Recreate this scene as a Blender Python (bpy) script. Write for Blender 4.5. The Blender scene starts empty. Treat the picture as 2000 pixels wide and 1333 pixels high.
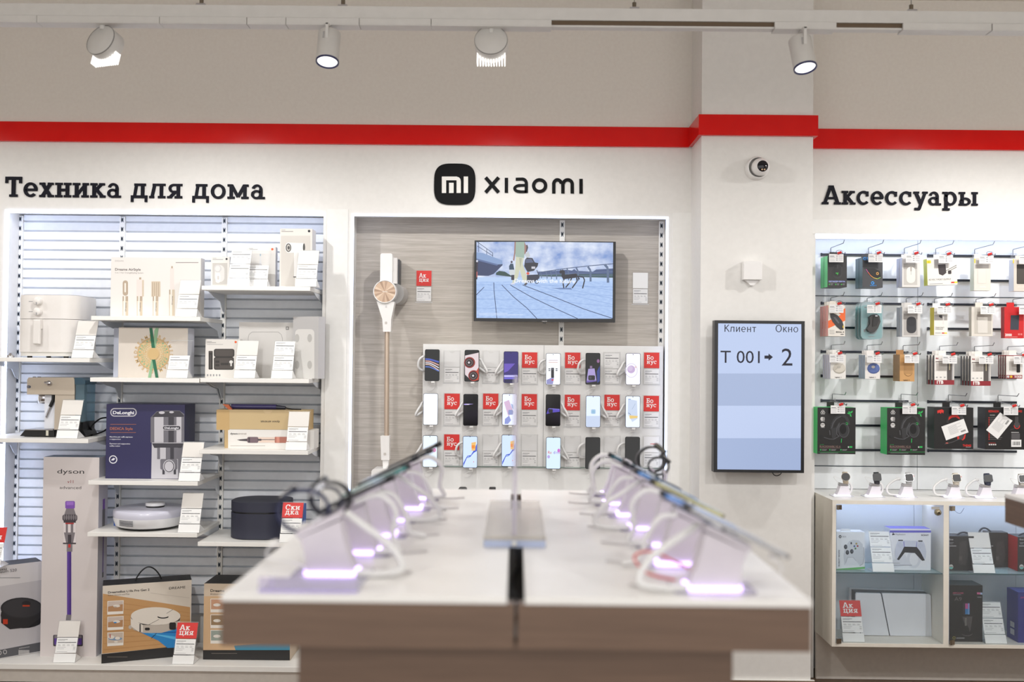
import bpy, math, random
from mathutils import Vector, Matrix
random.seed(7)
SC = bpy.context.scene
COL = SC.collection
PI = math.pi
# ------------------------------------------------------------------ camera
F_PX = 1944.0                      # focal length in pixels of the 2000 x 1333 frame (35 mm lens)
EYE = Vector((0.0, 0.0, 1.60))
_F = Vector((-8.0 / F_PX, 1.0, 33.5 / F_PX)).normalized()
_R = _F.cross(Vector((-0.010, 0, 1))).normalized()
_U = _R.cross(_F).normalized()
cam_d = bpy.data.cameras.new('camera'); cam = bpy.data.objects.new('camera', cam_d); COL.objects.link(cam)
cam_d.sensor_width = 36.0; cam_d.lens = 36.0 * F_PX / 2000.0
cam.matrix_world = Matrix((( _R.x, _U.x, -_F.x, EYE.x), (_R.y, _U.y, -_F.y, EYE.y), (_R.z, _U.z, -_F.z, EYE.z), (0, 0, 0, 1)))
cam_d.dof.use_dof = True; cam_d.dof.focus_distance = 4.95; cam_d.dof.aperture_fstop = 1.7
SC.camera = cam
# ------------------------------------------------------------------ colour management and world
SC.view_settings.view_transform = 'Standard'; SC.view_settings.look = 'None'
SC.view_settings.gamma = 1.0; SC.view_settings.use_curve_mapping = False
SC.view_settings.exposure = 0.0
wd = bpy.data.worlds.new('ambient_fill'); SC.world = wd; wd.use_nodes = True  # even ambient fill added from all round, no daylight source
wd.node_tree.nodes['Background'].inputs[0].default_value = (1.0, 0.985, 0.965, 1)
wd.node_tree.nodes['Background'].inputs[1].default_value = 1.6
SC.cycles.max_bounces = 8; SC.cycles.diffuse_bounces = 4; SC.cycles.transparent_max_bounces = 16
SC.cycles.caustics_reflective = False; SC.cycles.caustics_refractive = False
SC.cycles.sample_clamp_indirect = 6.0
# ------------------------------------------------------------------ shop lighting (lamps of the visible track, plus added unseen fills)
def spot(name, loc, aim, power, size, blend, radius, col=(1.0, 0.99, 0.98)):
    l = bpy.data.lights.new(name, 'SPOT'); l.energy = power; l.spot_size = math.radians(size); l.spot_blend = blend
    l.shadow_soft_size = radius; l.color = col
    o = bpy.data.objects.new(name, l); COL.objects.link(o); o.location = loc
    o.rotation_euler = (Vector(aim) - Vector(loc)).to_track_quat('-Z', 'Y').to_euler()
    return o
for x, p in ((-1.60, 36), (-0.10, 34), (2.35, 40), (3.60, 40), (-3.2, 24)):
    spot('washer_beam', (x, 4.03, 2.765), (x, 4.12, 1.0), p, 180, 0.48, 0.03)
spot('table_beam', (-0.74, 3.86, 2.72), (-0.35, 2.6, 1.18), 31, 60, 0.5, 0.04)
spot('table_beam', (1.13, 3.86, 2.70), (0.55, 2.5, 1.18), 31, 60, 0.5, 0.04)
for x in (-1.1, 0.25, 1.4):
    spot('added_table_fill', (x, 1.0, 3.25), (x * .55, 2.9, 1.0), 22, 75, 0.6, 0.06)  # unseen overhead lamps, added to brighten the table
for x, p in ((-2.5, 120), (-1.25, 112), (0.0, 66), (1.3, 80), (2.5, 165)):
    spot('added_wall_fill', (x * 1.05 + .15, 1.5, 3.15), (x, 5.05, 0.95), p, 44, 1.0, 0.05)  # no such track in view; spots added to lift the lower wall
spot('added_wall_fill', (-0.9, 1.5, 3.15), (1.55, 4.95, 0.62), 70, 30, 1.0, 0.05)  # one more unseen spot, added to brighten the counter side and pillar foot
# ------------------------------------------------------------------ helpers
def at(px, py, Y):
    """world point at depth Y seen at pixel (px, py) of the photograph"""
    d = _F * F_PX + _R * (px - 1000.0) - _U * (py - 666.5)
    return EYE + d * (Y / d.y)
def lin(c):
    c = c / 255.0
    return c / 12.92 if c <= 0.04045 else ((c + 0.055) / 1.055) ** 2.4
def rgb(c): return (lin(c[0]), lin(c[1]), lin(c[2]), 1)
_mats = {}
def mat(c, rough=0.5, metal=0.0, emit=0.0, spec=0.5):
    k = (tuple(c), rough, metal, emit, spec)
    if k in _mats: return _mats[k]
    m = bpy.data.materials.new('finish'); m.use_nodes = True
    b = m.node_tree.nodes['Principled BSDF']
    b.inputs['Base Color'].default_value = rgb(c); b.inputs['Roughness'].default_value = rough
    b.inputs['Metallic'].default_value = metal; b.inputs['Specular IOR Level'].default_value = spec
    if emit:
        b.inputs['Emission Color'].default_value = rgb(c); b.inputs['Emission Strength'].default_value = emit
        b.inputs['Base Color'].default_value = (0.01, 0.01, 0.01, 1)
    _mats[k] = m
    return m
def scr(c, s=0.95): return mat(c, 0.25, 0, s)          # a lit screen colour
def glassy(c=(235, 240, 245), clear=0.88, rough=0.05):
    """thin clear sheet: mostly see-through with a fresnel gloss"""
    k = ('glass', tuple(c), clear, rough)
    if k in _mats: return _mats[k]
    m = bpy.data.materials.new('clear_sheet'); m.use_nodes = True; nt = m.node_tree; nt.nodes.clear()
    out = nt.nodes.new('ShaderNodeOutputMaterial'); mx = nt.nodes.new('ShaderNodeMixShader')
    tr = nt.nodes.new('ShaderNodeBsdfTransparent'); tr.inputs[0].default_value = rgb(c)
    pr = nt.nodes.new('ShaderNodeBsdfPrincipled'); pr.inputs['Base Color'].default_value = rgb(c); pr.inputs['Roughness'].default_value = rough
    lw = nt.nodes.new('ShaderNodeFresnel'); lw.inputs[0].default_value = 1.35
    mr = nt.nodes.new('ShaderNodeMath'); mr.operation = 'MULTIPLY_ADD'; mr.inputs[1].default_value = 0.75; mr.inputs[2].default_value = 1 - clear
    mr.use_clamp = True
    nt.links.new(lw.outputs[0], mr.inputs[0]); nt.links.new(mr.outputs[0], mx.inputs[0])
    nt.links.new(tr.outputs[0], mx.inputs[1]); nt.links.new(pr.outputs[0], mx.inputs[2]); nt.links.new(mx.outputs[0], out.inputs[0])
    _mats[k] = m
    return m
def noisy(name, c1, c2, scale, rough=0.5, stretch=(1, 1, 1), bump=0.0, spec=0.5, detail=6):
    m = bpy.data.materials.new(name); m.use_nodes = True; nt = m.node_tree; b = nt.nodes['Principled BSDF']
    tc = nt.nodes.new('ShaderNodeTexCoord'); mp = nt.nodes.new('ShaderNodeMapping'); mp.inputs['Scale'].default_value = stretch
    n = nt.nodes.new('ShaderNodeTexNoise'); n.inputs['Scale'].default_value = scale; n.inputs['Detail'].default_value = detail
    r = nt.nodes.new('ShaderNodeValToRGB'); r.color_ramp.elements[0].color = rgb(c1); r.color_ramp.elements[1].color = rgb(c2)
    r.color_ramp.elements[0].position = .3; r.color_ramp.elements[1].position = .7
    nt.links.new(tc.outputs['Object'], mp.inputs[0]); nt.links.new(mp.outputs[0], n.inputs['Vector'])
    nt.links.new(n.outputs[0], r.inputs[0]); nt.links.new(r.outputs[0], b.inputs['Base Color'])
    b.inputs['Roughness'].default_value = rough; b.inputs['Specular IOR Level'].default_value = spec
    if bump:
        bp = nt.nodes.new('ShaderNodeBump'); bp.inputs['Strength'].default_value = bump; bp.inputs['Distance'].default_value = .002
        nt.links.new(n.outputs[0], bp.inputs['Height']); nt.links.new(bp.outputs[0], b.inputs['Normal'])
    return m
def wood(name, c1, c2, c3, rough=0.5, plank=0.0):
    """horizontal-grained laminate: long streaks, cathedral waves and faint plank tones"""
    m = bpy.data.materials.new(name); m.use_nodes = True; nt = m.node_tree; b = nt.nodes['Principled BSDF']
    N = nt.nodes.new; Lk = nt.links.new
    tc = N('ShaderNodeTexCoord')
    mp = N('ShaderNodeMapping'); mp.inputs['Scale'].default_value = (1.5, 1.5, 42)
    n1 = N('ShaderNodeTexNoise'); n1.inputs['Scale'].default_value = 3.2; n1.inputs['Detail'].default_value = 9; n1.inputs['Roughness'].default_value = .65
    mp2 = N('ShaderNodeMapping'); mp2.inputs['Scale'].default_value = (.45, .45, 4.5)
    wv = N('ShaderNodeTexWave'); wv.wave_type = 'BANDS'; wv.bands_direction = 'Z'; wv.inputs['Scale'].default_value = 1.6
    wv.inputs['Distortion'].default_value = 11; wv.inputs['Detail'].default_value = 3; wv.inputs['Detail Scale'].default_value = .9
    r1 = N('ShaderNodeValToRGB'); e = r1.color_ramp.elements; e[0].color = rgb(c1); e[0].position = .34; e[1].color = rgb(c2); e[1].position = .64
    mx = N('ShaderNodeMixRGB'); mx.inputs[2].default_value = rgb(c3)
    mu = N('ShaderNodeMath'); mu.operation = 'MULTIPLY'; mu.inputs[1].default_value = .22
    Lk(tc.outputs['Object'], mp.inputs[0]); Lk(mp.outputs[0], n1.inputs['Vector']); Lk(n1.outputs[0], r1.inputs[0])
    Lk(tc.outputs['Object'], mp2.inputs[0]); Lk(mp2.outputs[0], wv.inputs['Vector']); Lk(wv.outputs[1], mu.inputs[0])
    Lk(mu.outputs[0], mx.inputs[0]); Lk(r1.outputs[0], mx.inputs[1])
    Lk(mx.outputs[0], b.inputs['Base Color'])
    b.inputs['Roughness'].default_value = rough
    return m
# --- text
_glyph = {}
def text_geo(s, bold=0.0, spacing=1.0):
    k = (s, bold, spacing)
    if k in _glyph: return _glyph[k]
    cu = bpy.data.curves.new('t', 'FONT'); cu.body = s; cu.size = 1.0; cu.offset = bold; cu.resolution_u = 3; cu.space_character = spacing
    ob = bpy.data.objects.new('t', cu); COL.objects.link(ob)
    bpy.context.view_layer.update()
    dg = bpy.context.evaluated_depsgraph_get()
    me = ob.evaluated_get(dg).to_mesh()
    vs = [(v.co.x, v.co.y) for v in me.vertices]; fs = [tuple(p.vertices) for p in me.polygons]
    ob.evaluated_get(dg).to_mesh_clear()
    bpy.data.objects.remove(ob); bpy.data.curves.remove(cu)
    if vs:
        x0 = min(v[0] for v in vs); x1 = max(v[0] for v in vs)
        vs = [(v[0] - x0, v[1]) for v in vs]; w = max(x1 - x0, 1e-6)
    else: w = 1
    _glyph[k] = (vs, fs, w)
    return _glyph[k]
CAP = max(v[1] for v in text_geo('H')[0])
# --- slab-serif lettering for the Cyrillic signs: rectangles, strokes and arcs on a cap height of 1
def _rect(a, b, c, d): return [[(a, c), (b, c), (b, d), (a, d)]]
def _str(p, q, w):
    dx, dz = q[0] - p[0], q[1] - p[1]; l = math.hypot(dx, dz); nx, nz = -dz / l * w / 2, dx / l * w / 2
    return [[(p[0] + nx, p[1] + nz), (p[0] - nx, p[1] - nz), (q[0] - nx, q[1] - nz), (q[0] + nx, q[1] + nz)]]
def _arc(cx, cz, rx, rz, w, a0=0, a1=360, n=20):
    out = []
    for i in range(n):
        a = math.radians(a0 + (a1 - a0) * i / n); b = math.radians(a0 + (a1 - a0) * (i + 1) / n)
        out.append([(cx + rx * math.cos(a), cz + rz * math.sin(a)), (cx + rx * math.cos(b), cz + rz * math.sin(b)),
                    (cx + (rx - w) * math.cos(b), cz + (rz - w * .8) * math.sin(b)), (cx + (rx - w) * math.cos(a), cz + (rz - w * .8) * math.sin(a))])
    return out
X_ = .72
def _sf(a, b, top=False): return _rect(a, b, X_ - .11, X_) if top else _rect(a, b, 0, .11)
SLAB = {
 'Т': (.86, _rect(0, .8, .85, 1) + _rect(0, .13, .68, 1) + _rect(.67, .8, .68, 1) + _rect(.31, .49, 0, 1) + _rect(.2, .6, 0, .12)),
 'е': (.74, _arc(.34, .36, .34, .37, .16, 0, 318) + _rect(.1, .66, .3, .42)),
 'х': (.74, _str((.14, .03), (.54, .69), .17) + _str((.14, .69), (.54, .03), .17) + _sf(0, .28) + _sf(.4, .7) + _sf(0, .28, 1) + _sf(.4, .68, 1)),
 'н': (.82, _rect(.1, .27, 0, X_) + _rect(.5, .67, 0, X_) + _rect(.1, .67, .3, .43) + _sf(0, .35) + _sf(.42, .77) + _sf(0, .35, 1) + _sf(.42, .77, 1)),
 'и': (.82, _rect(.1, .27, 0, X_) + _rect(.5, .67, 0, X_) + _str((.18, .1), (.59, .62), .14) + _sf(0, .3) + _sf(.42, .77) + _sf(0, .35, 1) + _sf(.47, .77, 1)),
 'к': (.78, _rect(.1, .27, 0, X_) + _sf(0, .34) + _sf(0, .34, 1) + _str((.24, .34), (.55, .68), .15) + _str((.3, .40), (.6, .04), .16) + _sf(.46, .74) + _sf(.42, .7, 1)),
 'а': (.74, _arc(.28, .22, .27, .23, .14) + _rect(.4, .56, 0, .5) + _arc(.3, .46, .26, .27, .14, 0, 165) + _sf(.4, .68)),
 'д': (.86, _str((.18, .1), (.27, .68), .14) + _rect(.16, .72, .6, X_) + _rect(.48, .65, 0, X_) + _rect(0, .8, 0, .13) + _rect(0, .13, -.2, .1) + _rect(.67, .8, -.2, .1)),
 'л': (.84, _str((.13, .03), (.26, .68), .15) + _sf(0, .24) + _rect(.16, .78, .61, X_) + _rect(.5, .67, 0, X_) + _sf(.42, .78)),
 'я': (.80, _rect(.45, .62, 0, X_) + _arc(.32, .49, .26, .23, .14, 90, 270) + _rect(.3, .6, .61, X_) + _rect(.3, .6, .27, .38) + _str((.38, .3), (.14, .05), .15) + _sf(.36, .73) + _sf(0, .24) + _sf(.4, .73, 1)),
 'о': (.78, _arc(.36, .36, .36, .375, .16)),
 'м': (1.1, _rect(.1, .26, 0, X_) + _rect(.76, .92, 0, X_) + _str((.2, .68), (.51, .1), .15) + _str((.82, .68), (.51, .1), .15) + _sf(0, .35) + _sf(.67, 1.02) + _sf(0, .24, 1) + _sf(.78, 1.02, 1)),
 'А': (1.0, _str((.12, .05), (.43, .97), .17) + _str((.82, .05), (.5, .97), .18) + _rect(.22, .7, .27, .39) + _rect(.32, .6, .88, 1) + _rect(-.04, .32, 0, .12) + _rect(.62, .98, 0, .12)),
 'с': (.73, _arc(.36, .36, .36, .375, .16, 48, 318) + _rect(.5, .63, .44, .7)),
 'у': (.76, _str((.12, .68), (.40, .05), .17) + _str((.63, .68), (.3, -.2), .15) + _rect(.06, .34, -.27, -.14) + _sf(0, .3, 1) + _sf(.48, .76, 1)),
 'р': (.84, _rect(.1, .27, -.25, X_) + _arc(.42, .36, .34, .375, .16) + _rect(0, .38, -.27, -.15) + _sf(0, .2, 1)),
 'ы': (1.08, _rect(.1, .27, 0, X_) + _arc(.34, .21, .3, .22, .14) + _sf(0, .3) + _sf(0, .34, 1) + _rect(.76, .93, 0, X_) + _sf(.68, 1.02) + _sf(.68, 1.02, 1)),
 'ц': (.86, _rect(.1, .27, 0, X_) + _rect(.5, .67, 0, X_) + _rect(0, .8, 0, .13) + _rect(.67, .8, -.2, .1) + _sf(0, .35, 1) + _sf(.42, .77, 1)),
 'Б': (.84, _rect(.1, .3, 0, 1) + _rect(0, .72, .87, 1) + _rect(.6, .72, .7, 1) + _arc(.42, .3, .36, .31, .17, -90, 90) + _rect(.1, .45, .48, .61) + _rect(0, .45, 0, .13)),
 'С': (.88, _arc(.43, .5, .43, .52, .18, 42, 320) + _rect(.66, .79, .62, .98)),
 ' ': (.36, []),
}
# thin sans strokes for the queue screen
_L = .105
SANS = {
 'К': (.66, _rect(0, .12, 0, 1) + _str((.1, .46), (.55, 1.0), _L) + _str((.2, .56), (.6, .0), _L)),
 'л': (.62, _str((.05, 0), (.14, .7), _L) + _rect(.1, .52, .62, .72) + _rect(.42, .53, 0, .72)),
 'и': (.62, _rect(.04, .15, 0, .72) + _rect(.43, .54, 0, .72) + _str((.12, .05), (.46, .67), .09)),
 'е': (.64, _arc(.3, .36, .29, .38, .105, 0, 312) + _rect(.05, .57, .32, .41)),
 'н': (.62, _rect(.04, .15, 0, .72) + _rect(.43, .54, 0, .72) + _rect(.1, .5, .33, .42)),
 'т': (.52, _rect(0, .5, .62, .72) + _rect(.195, .305, 0, .68)),
 'О': (.86, _arc(.41, .5, .40, .52, .12)),
 'к': (.56, _rect(.04, .15, 0, .72) + _str((.13, .32), (.46, .72), .1) + _str((.2, .42), (.5, 0), .1)),
 'о': (.66, _arc(.31, .36, .30, .38, .105)),
}
def slab(s, gap=.03, face=None):
    x = 0; out = []
    for ch in s:
        adv, polys = (face or SLAB)[ch]
        out += [[(p[0] + x, p[1]) for p in q] for q in polys]
        x += adv + gap
    return out, x - gap
# --- mesh builder
class MB:
    def __init__(self): self.v = []; self.f = []; self.mi = []; self.sm = []; self.mats = []; self.xf = None
    def m(self, mt):
        if mt not in self.mats: self.mats.append(mt)
        return self.mats.index(mt)
    def add(self, vs, fs, mt, smooth=False):
        b = len(self.v); i = self.m(mt)
        if self.xf is not None: vs = [tuple(self.xf @ Vector(p)) for p in vs]
        self.v += [tuple(p) for p in vs]
        for q in fs: self.f.append(tuple(b + k for k in q)); self.mi.append(i); self.sm.append(smooth)
    def box(self, x0, x1, y0, y1, z0, z1, mt, front=None, side=None, top=None):
        vs = [(x0, y0, z0), (x1, y0, z0), (x1, y1, z0), (x0, y1, z0), (x0, y0, z1), (x1, y0, z1), (x1, y1, z1), (x0, y1, z1)]
        if front is None and side is None and top is None:
            self.add(vs, [(0, 1, 5, 4), (1, 2, 6, 5), (2, 3, 7, 6), (3, 0, 4, 7), (4, 5, 6, 7), (3, 2, 1, 0)], mt)
        else:
            self.add(vs, [(2, 3, 7, 6), (3, 2, 1, 0)], mt); self.add(vs, [(0, 1, 5, 4)], front or mt)
            self.add(vs, [(1, 2, 6, 5), (3, 0, 4, 7)], side or mt); self.add(vs, [(4, 5, 6, 7)], top or mt)
    def prism(self, pts, y0, y1, mt, smooth=False):
        """outline in x, z pushed from y0 (near) to y1 (far)"""
        n = len(pts); vs = [(p[0], y0, p[1]) for p in pts] + [(p[0], y1, p[1]) for p in pts]
        self.add(vs, [tuple(range(n)), tuple(range(2 * n - 1, n - 1, -1))], mt)
        self.add(vs, [(i, i + n, (i + 1) % n + n, (i + 1) % n) for i in range(n)], mt, smooth)
    def prismx(self, pts, x0, x1, mt):
        """outline in y, z pushed along x"""
        n = len(pts); vs = [(x0, p[0], p[1]) for p in pts] + [(x1, p[0], p[1]) for p in pts]
        self.add(vs, [tuple(range(n)), tuple(range(2 * n - 1, n - 1, -1))] + [(i, i + n, (i + 1) % n + n, (i + 1) % n) for i in range(n)], mt)
    def prismz(self, pts, z0, z1, mt, smooth=False, top=None):
        n = len(pts); vs = [(p[0], p[1], z0) for p in pts] + [(p[0], p[1], z1) for p in pts]
        self.add(vs, [tuple(range(n - 1, -1, -1))], mt); self.add(vs, [tuple(range(n, 2 * n))], top or mt)
        self.add(vs, [(i, (i + 1) % n, (i + 1) % n + n, i + n) for i in range(n)], mt, smooth)
    def flat(self, pts, y, mt): self.add([(p[0], y, p[1]) for p in pts], [tuple(range(len(pts)))], mt)
    def cyl(self, p0, p1, r0, mt, r1=None, n=20, caps=True, smooth=True, cap_mat=None):
        p0 = Vector(p0); p1 = Vector(p1); r1 = r0 if r1 is None else r1
        d = (p1 - p0).normalized(); a = d.orthogonal().normalized(); b = d.cross(a)
        vs = []
        for p, r in ((p0, r0), (p1, r1)):
            for i in range(n):
                t = 2 * PI * i / n; vs.append(p + (a * math.cos(t) + b * math.sin(t)) * r)
        self.add(vs, [(i, (i + 1) % n, (i + 1) % n + n, i + n) for i in range(n)], mt, smooth)
        if caps: self.add(vs, [tuple(range(n - 1, -1, -1)), tuple(range(n, 2 * n))], cap_mat or mt)
    def lathe(self, prof, mt, c=(0, 0, 0), axis=(0, 0, 1), n=24, smooth=True):
        c = Vector(c); d = Vector(axis).normalized(); a = d.orthogonal().normalized(); b = d.cross(a); vs = []
        for r, z in prof:
            for i in range(n):
                t = 2 * PI * i / n; vs.append(c + d * z + (a * math.cos(t) + b * math.sin(t)) * max(r, 1e-5))
        fs = [(j * n + i, j * n + (i + 1) % n, (j + 1) * n + (i + 1) % n, (j + 1) * n + i) for j in range(len(prof) - 1) for i in range(n)]
        self.add(vs, fs, mt, smooth)
    def tube(self, pts, r, mt, n=8, closed=False):
        pts = [Vector(p) for p in pts]; N = len(pts); vs = []; prev = None
        rr = r if isinstance(r, (list, tuple)) else [r] * N
        for i, p in enumerate(pts):
            t = (pts[(i + 1) % N] - pts[i - 1]) if closed else (pts[min(i + 1, N - 1)] - pts[max(i - 1, 0)])
            t.normalize()
            a = (prev - t * prev.dot(t)) if prev is not None else t.orthogonal()
            if a.length < 1e-6: a = t.orthogonal()
            a.normalize(); prev = a; b = t.cross(a)
            for k in range(n):
                q = 2 * PI * k / n; vs.append(p + (a * math.cos(q) + b * math.sin(q)) * rr[i])
        fs = [(i * n + k, i * n + (k + 1) % n, ((i + 1) % N) * n + (k + 1) % n, ((i + 1) % N) * n + k) for i in range(N if closed else N - 1) for k in range(n)]
        self.add(vs, fs, mt, True)
        if not closed: self.add(vs, [tuple(range(n - 1, -1, -1)), tuple(range((N - 1) * n, N * n))], mt)
    def text(self, s, x0, z0, cap, y, mt, width=None, bold=0.0, align='l', spacing=1.0, flip=False, vertical=False):
        vs, fs, w = text_geo(s, bold, spacing); sz = cap / CAP; sx = (width / w) if width else sz
        W = w * sx; ox = x0 - (W if align == 'r' else W / 2 if align == 'c' else 0)
        if flip: P = [(ox + W - a * sx, y, z0 - b * sz) for a, b in vs]
        elif vertical: P = [(x0 - b * sz, y, z0 + a * sx) for a, b in vs]
        else: P = [(ox + a * sx, y, z0 + b * sz) for a, b in vs]
        self.add(P, fs, mt)
    def slabtext(self, s, x0, x1, z0, cap, y, mt, depth=0.0, face=None):
        polys, w = slab(s, .08 if face else .03, face); k = (x1 - x0) / w
        for i, q in enumerate(polys):
            P = [(x0 + a * k, z0 + b * cap) for a, b in q]; yi = y - .00002 * (i % 9)
            if depth: self.prism(P, yi, y + depth, mt)
            else: self.flat(P, yi, mt)
    def build(self, name, parent=None, org=(0, 0, 0), rot=0, bevel=0.0):
        me = bpy.data.meshes.new(name); o = Vector(org)
        me.from_pydata([tuple(Vector(p) - o) for p in self.v], [], self.f)
        for mt in self.mats: me.materials.append(mt)
        for p, i, s in zip(me.polygons, self.mi, self.sm): p.material_index = i; p.use_smooth = s
        me.validate(); me.update()
        ob = bpy.data.objects.new(name, me); COL.objects.link(ob)
        if parent is not None: ob.parent = parent
        else: ob.location = o; ob.rotation_euler = (0, 0, rot)
        if bevel:
            b = ob.modifiers.new('edge', 'BEVEL'); b.width = bevel; b.segments = 2; b.limit_method = 'ANGLE'; b.angle_limit = math.radians(50)
        return ob
def tag(o, label, cat, group=None):
    o['label'] = label; o['category'] = cat
    if group: o['group'] = group
    return o
def struct(mb, name, bevel=0.0):
    o = mb.build(name, bevel=bevel); o['kind'] = 'structure'; return o
def empty(name, loc, label, cat, group=None, rot=0):
    o = bpy.data.objects.new(name, None); COL.objects.link(o); o.location = loc; o.rotation_euler = (0, 0, rot); o.empty_display_size = .05
    return tag(o, label, cat, group)
def copy_tree(o, label=None, loc=None, rot=None, parent=None):
    c = o.copy(); COL.objects.link(c)
    if parent is not None: c.parent = parent
    for ch in list(o.children): copy_tree(ch, parent=c)
    if label: c['label'] = label
    if loc is not None: c.location = loc
    if rot is not None: c.rotation_euler = (0, 0, rot)
    return c
def rrect(x0, x1, z0, z1, r, n=5):
    out = []
    for cx, cz, a in ((x1 - r, z0 + r, -90), (x1 - r, z1 - r, 0), (x0 + r, z1 - r, 90), (x0 + r, z0 + r, 180)):
        for i in range(n + 1):
            t = math.radians(a + 90 * i / n); out.append((cx + r * math.cos(t), cz + r * math.sin(t)))
    return out
def ell(cx, cz, rx, rz, n=24, a0=0, a1=360):
    full = abs(a1 - a0) >= 360
    return [(cx + rx * math.cos(math.radians(a0 + (a1 - a0) * i / n)), cz + rz * math.sin(math.radians(a0 + (a1 - a0) * i / n))) for i in range(n if full else n + 1)]
def spline(ps, n=8):
    ps = [Vector(p) for p in ps]; out = []
    for i in range(len(ps) - 1):
        a = ps[max(i - 1, 0)]; b = ps[i]; c = ps[i + 1]; d = ps[min(i + 2, len(ps) - 1)]
        for k in range(n):
            t = k / n
            out.append(.5 * ((2 * b) + (c - a) * t + (2 * a - 5 * b + 4 * c - d) * t * t + (3 * b - a - 3 * c + d) * t ** 3))
    out.append(ps[-1]); return out
def coil(path, R, r, turns, per=9):
    """points of a helix wound round a path"""
    P = [Vector(p) for p in path]; n = turns * per; out = []; prev = None
    for i in range(n + 1):
        s = i / n * (len(P) - 1); j = min(int(s), len(P) - 2); u = s - j
        c = P[j].lerp(P[j + 1], u); t = (P[j + 1] - P[j]).normalized()
        a = (prev - t * prev.dot(t)) if prev is not None else t.orthogonal()
        a.normalize(); prev = a; b = t.cross(a); q = 2 * PI * i / per
        out.append(c + (a * math.cos(q) + b * math.sin(q)) * R)
    return out
class PX:
    """drawing on a plane at depth Y in photograph pixels; k is the print layer (0.4 mm each, towards the viewer)"""
    n = 0
    def __init__(self, mb, Y, cx=0, cy=0, sc=1.0): self.b = mb; self.Y = Y; self.c = (cx, cy, sc)
    def p(self, x, y):
        q = at(self.c[0] + x / self.c[2], self.c[1] + y / self.c[2], self.Y); return (q.x, q.z)
    def yy(self, k): return self.Y - .0004 * k
    def poly(self, pts, mt, k=1):
        self.n += 1; self.b.flat([self.p(*q) for q in pts], self.yy(k) - 1.2e-5 * (self.n % 30), mt)
    def rect(self, x0, y0, x1, y1, mt, k=1): self.poly([(x0, y1), (x1, y1), (x1, y0), (x0, y0)], mt, k)
    def rr(self, x0, y0, x1, y1, r, mt, k=1):
        self.poly([(a, y0 + y1 - b) for a, b in rrect(x0, x1, y0, y1, r)], mt, k)
    def ell(self, cx, cy, rx, ry, mt, k=1, a0=0, a1=360, n=24): self.poly([(a, 2 * cy - b) for a, b in ell(cx, cy, rx, ry, n, a0, a1)], mt, k)
    def ring(self, cx, cy, rx, ry, w, mt, k=1, a0=0, a1=360, n=28):
        for i in range(n):
            a = math.radians(a0 + (a1 - a0) * i / n); b = math.radians(a0 + (a1 - a0) * (i + 1) / n)
            self.poly([(cx + rx * math.cos(a), cy - ry * math.sin(a)), (cx + rx * math.cos(b), cy - ry * math.sin(b)),
                       (cx + (rx - w) * math.cos(b), cy - (ry - w) * math.sin(b)), (cx + (rx - w) * math.cos(a), cy - (ry - w) * math.sin(a))], mt, k)
    def line(self, pts, w, mt, k=1):
        for p, q in zip(pts[:-1], pts[1:]):
            if p != q: self.poly(_str(p, q, w)[0], mt, k)
    def text(self, s, x0, yb, cap, mt, k=1, x1=None, bold=0.0, align='l', spacing=1.0, flip=False, vertical=False):
        a = self.p(x0, yb); m = self.Y / F_PX / self.c[2]
        self.b.text(s, a[0], a[1], cap * m, self.yy(k), mt, width=(x1 - x0) * m if x1 else None, bold=bold, align=align, spacing=spacing, flip=flip, vertical=vertical)
    def slab(self, s, x0, x1, yb, cap, mt, k=1, face=None):
        a = self.p(x0, yb); b = self.p(x1, yb); m = self.Y / F_PX / self.c[2]
        self.b.slabtext(s, a[0], b[0], a[1], cap * m, self.yy(k), mt, face=face)
WHITE = mat((236, 234, 230), .45); SHELFW = mat((238, 236, 231), .4); BLACK = mat((14, 14, 16), .35); INK = mat((40, 40, 44), .6); GREYT = mat((150, 150, 152), .6)
RED = mat((214, 42, 36), .45); CHROME = mat((200, 200, 205), .15, 1.0); CLEAR = glassy((250, 250, 250), .955, .08)
YB, YF, YS, YP = 5.22, 5.065, 4.84, 4.79      # niche backs, fascia, shelf fronts, pillar / counter fronts
# ================================================================== the shop shell
PLASTER = noisy('wall_paint', (228, 222, 214), (232, 227, 219), 60, .8, bump=.05)
FASCIA = noisy('fascia_paint', (227, 225, 221), (231, 229, 225), 40, .55)
PANEL = noisy('white_laminate', (232, 231, 227), (236, 235, 232), 30, .45)
REDP = noisy('red_gloss', (216, 18, 15), (221, 22, 17), 12, .22, spec=.25)
FLOORW = wood('floor_planks', (98, 78, 60), (122, 98, 76), (82, 64, 50), .45)
OAKG = wood('grey_oak', (168, 160, 150), (196, 189, 180), (146, 136, 124), .5)
OAKB = wood('brown_oak', (102, 80, 65), (116, 92, 75), (88, 68, 54), .5)
GREYP = noisy('grey_plinth', (210, 203, 194), (216, 209, 200), 40, .5)
def X(px, Y, py=700): return at(px, py, Y).x
def Z(py, Y, px=1000): return at(px, py, Y).z
xl0, xl1 = X(7, YF, 600), X(629, YF, 640)          # home-appliance niche
xm0, xm1 = X(685, YF, 600), X(1304, YF, 600)       # phone niche
xr0 = X(1592, YF, 650)                             # accessory niche (runs out of frame)
zl, zm, zr = Z(413, YF, 320), Z(421, YF, 990), Z(458, YF, 1700)
xp0, xp1 = X(1368, YP, 600), X(1587, YP, 500)      # pillar
XR = 4.2; XL = -4.2; ZC = 3.45
b = MB(); b.box(XL, XR, -1.2, 5.6, -.05, 0, FLOORW); struct(b, 'floor')
b = MB(); b.box(XL, XR, -1.2, 5.6, ZC, ZC + .05, PLASTER); struct(b, 'ceiling')
zb0, zb1 = Z(281.5, YF - .02, 700), Z(243.5, YF - .02, 700)  # red band
zhead = zb0 + .01
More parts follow.
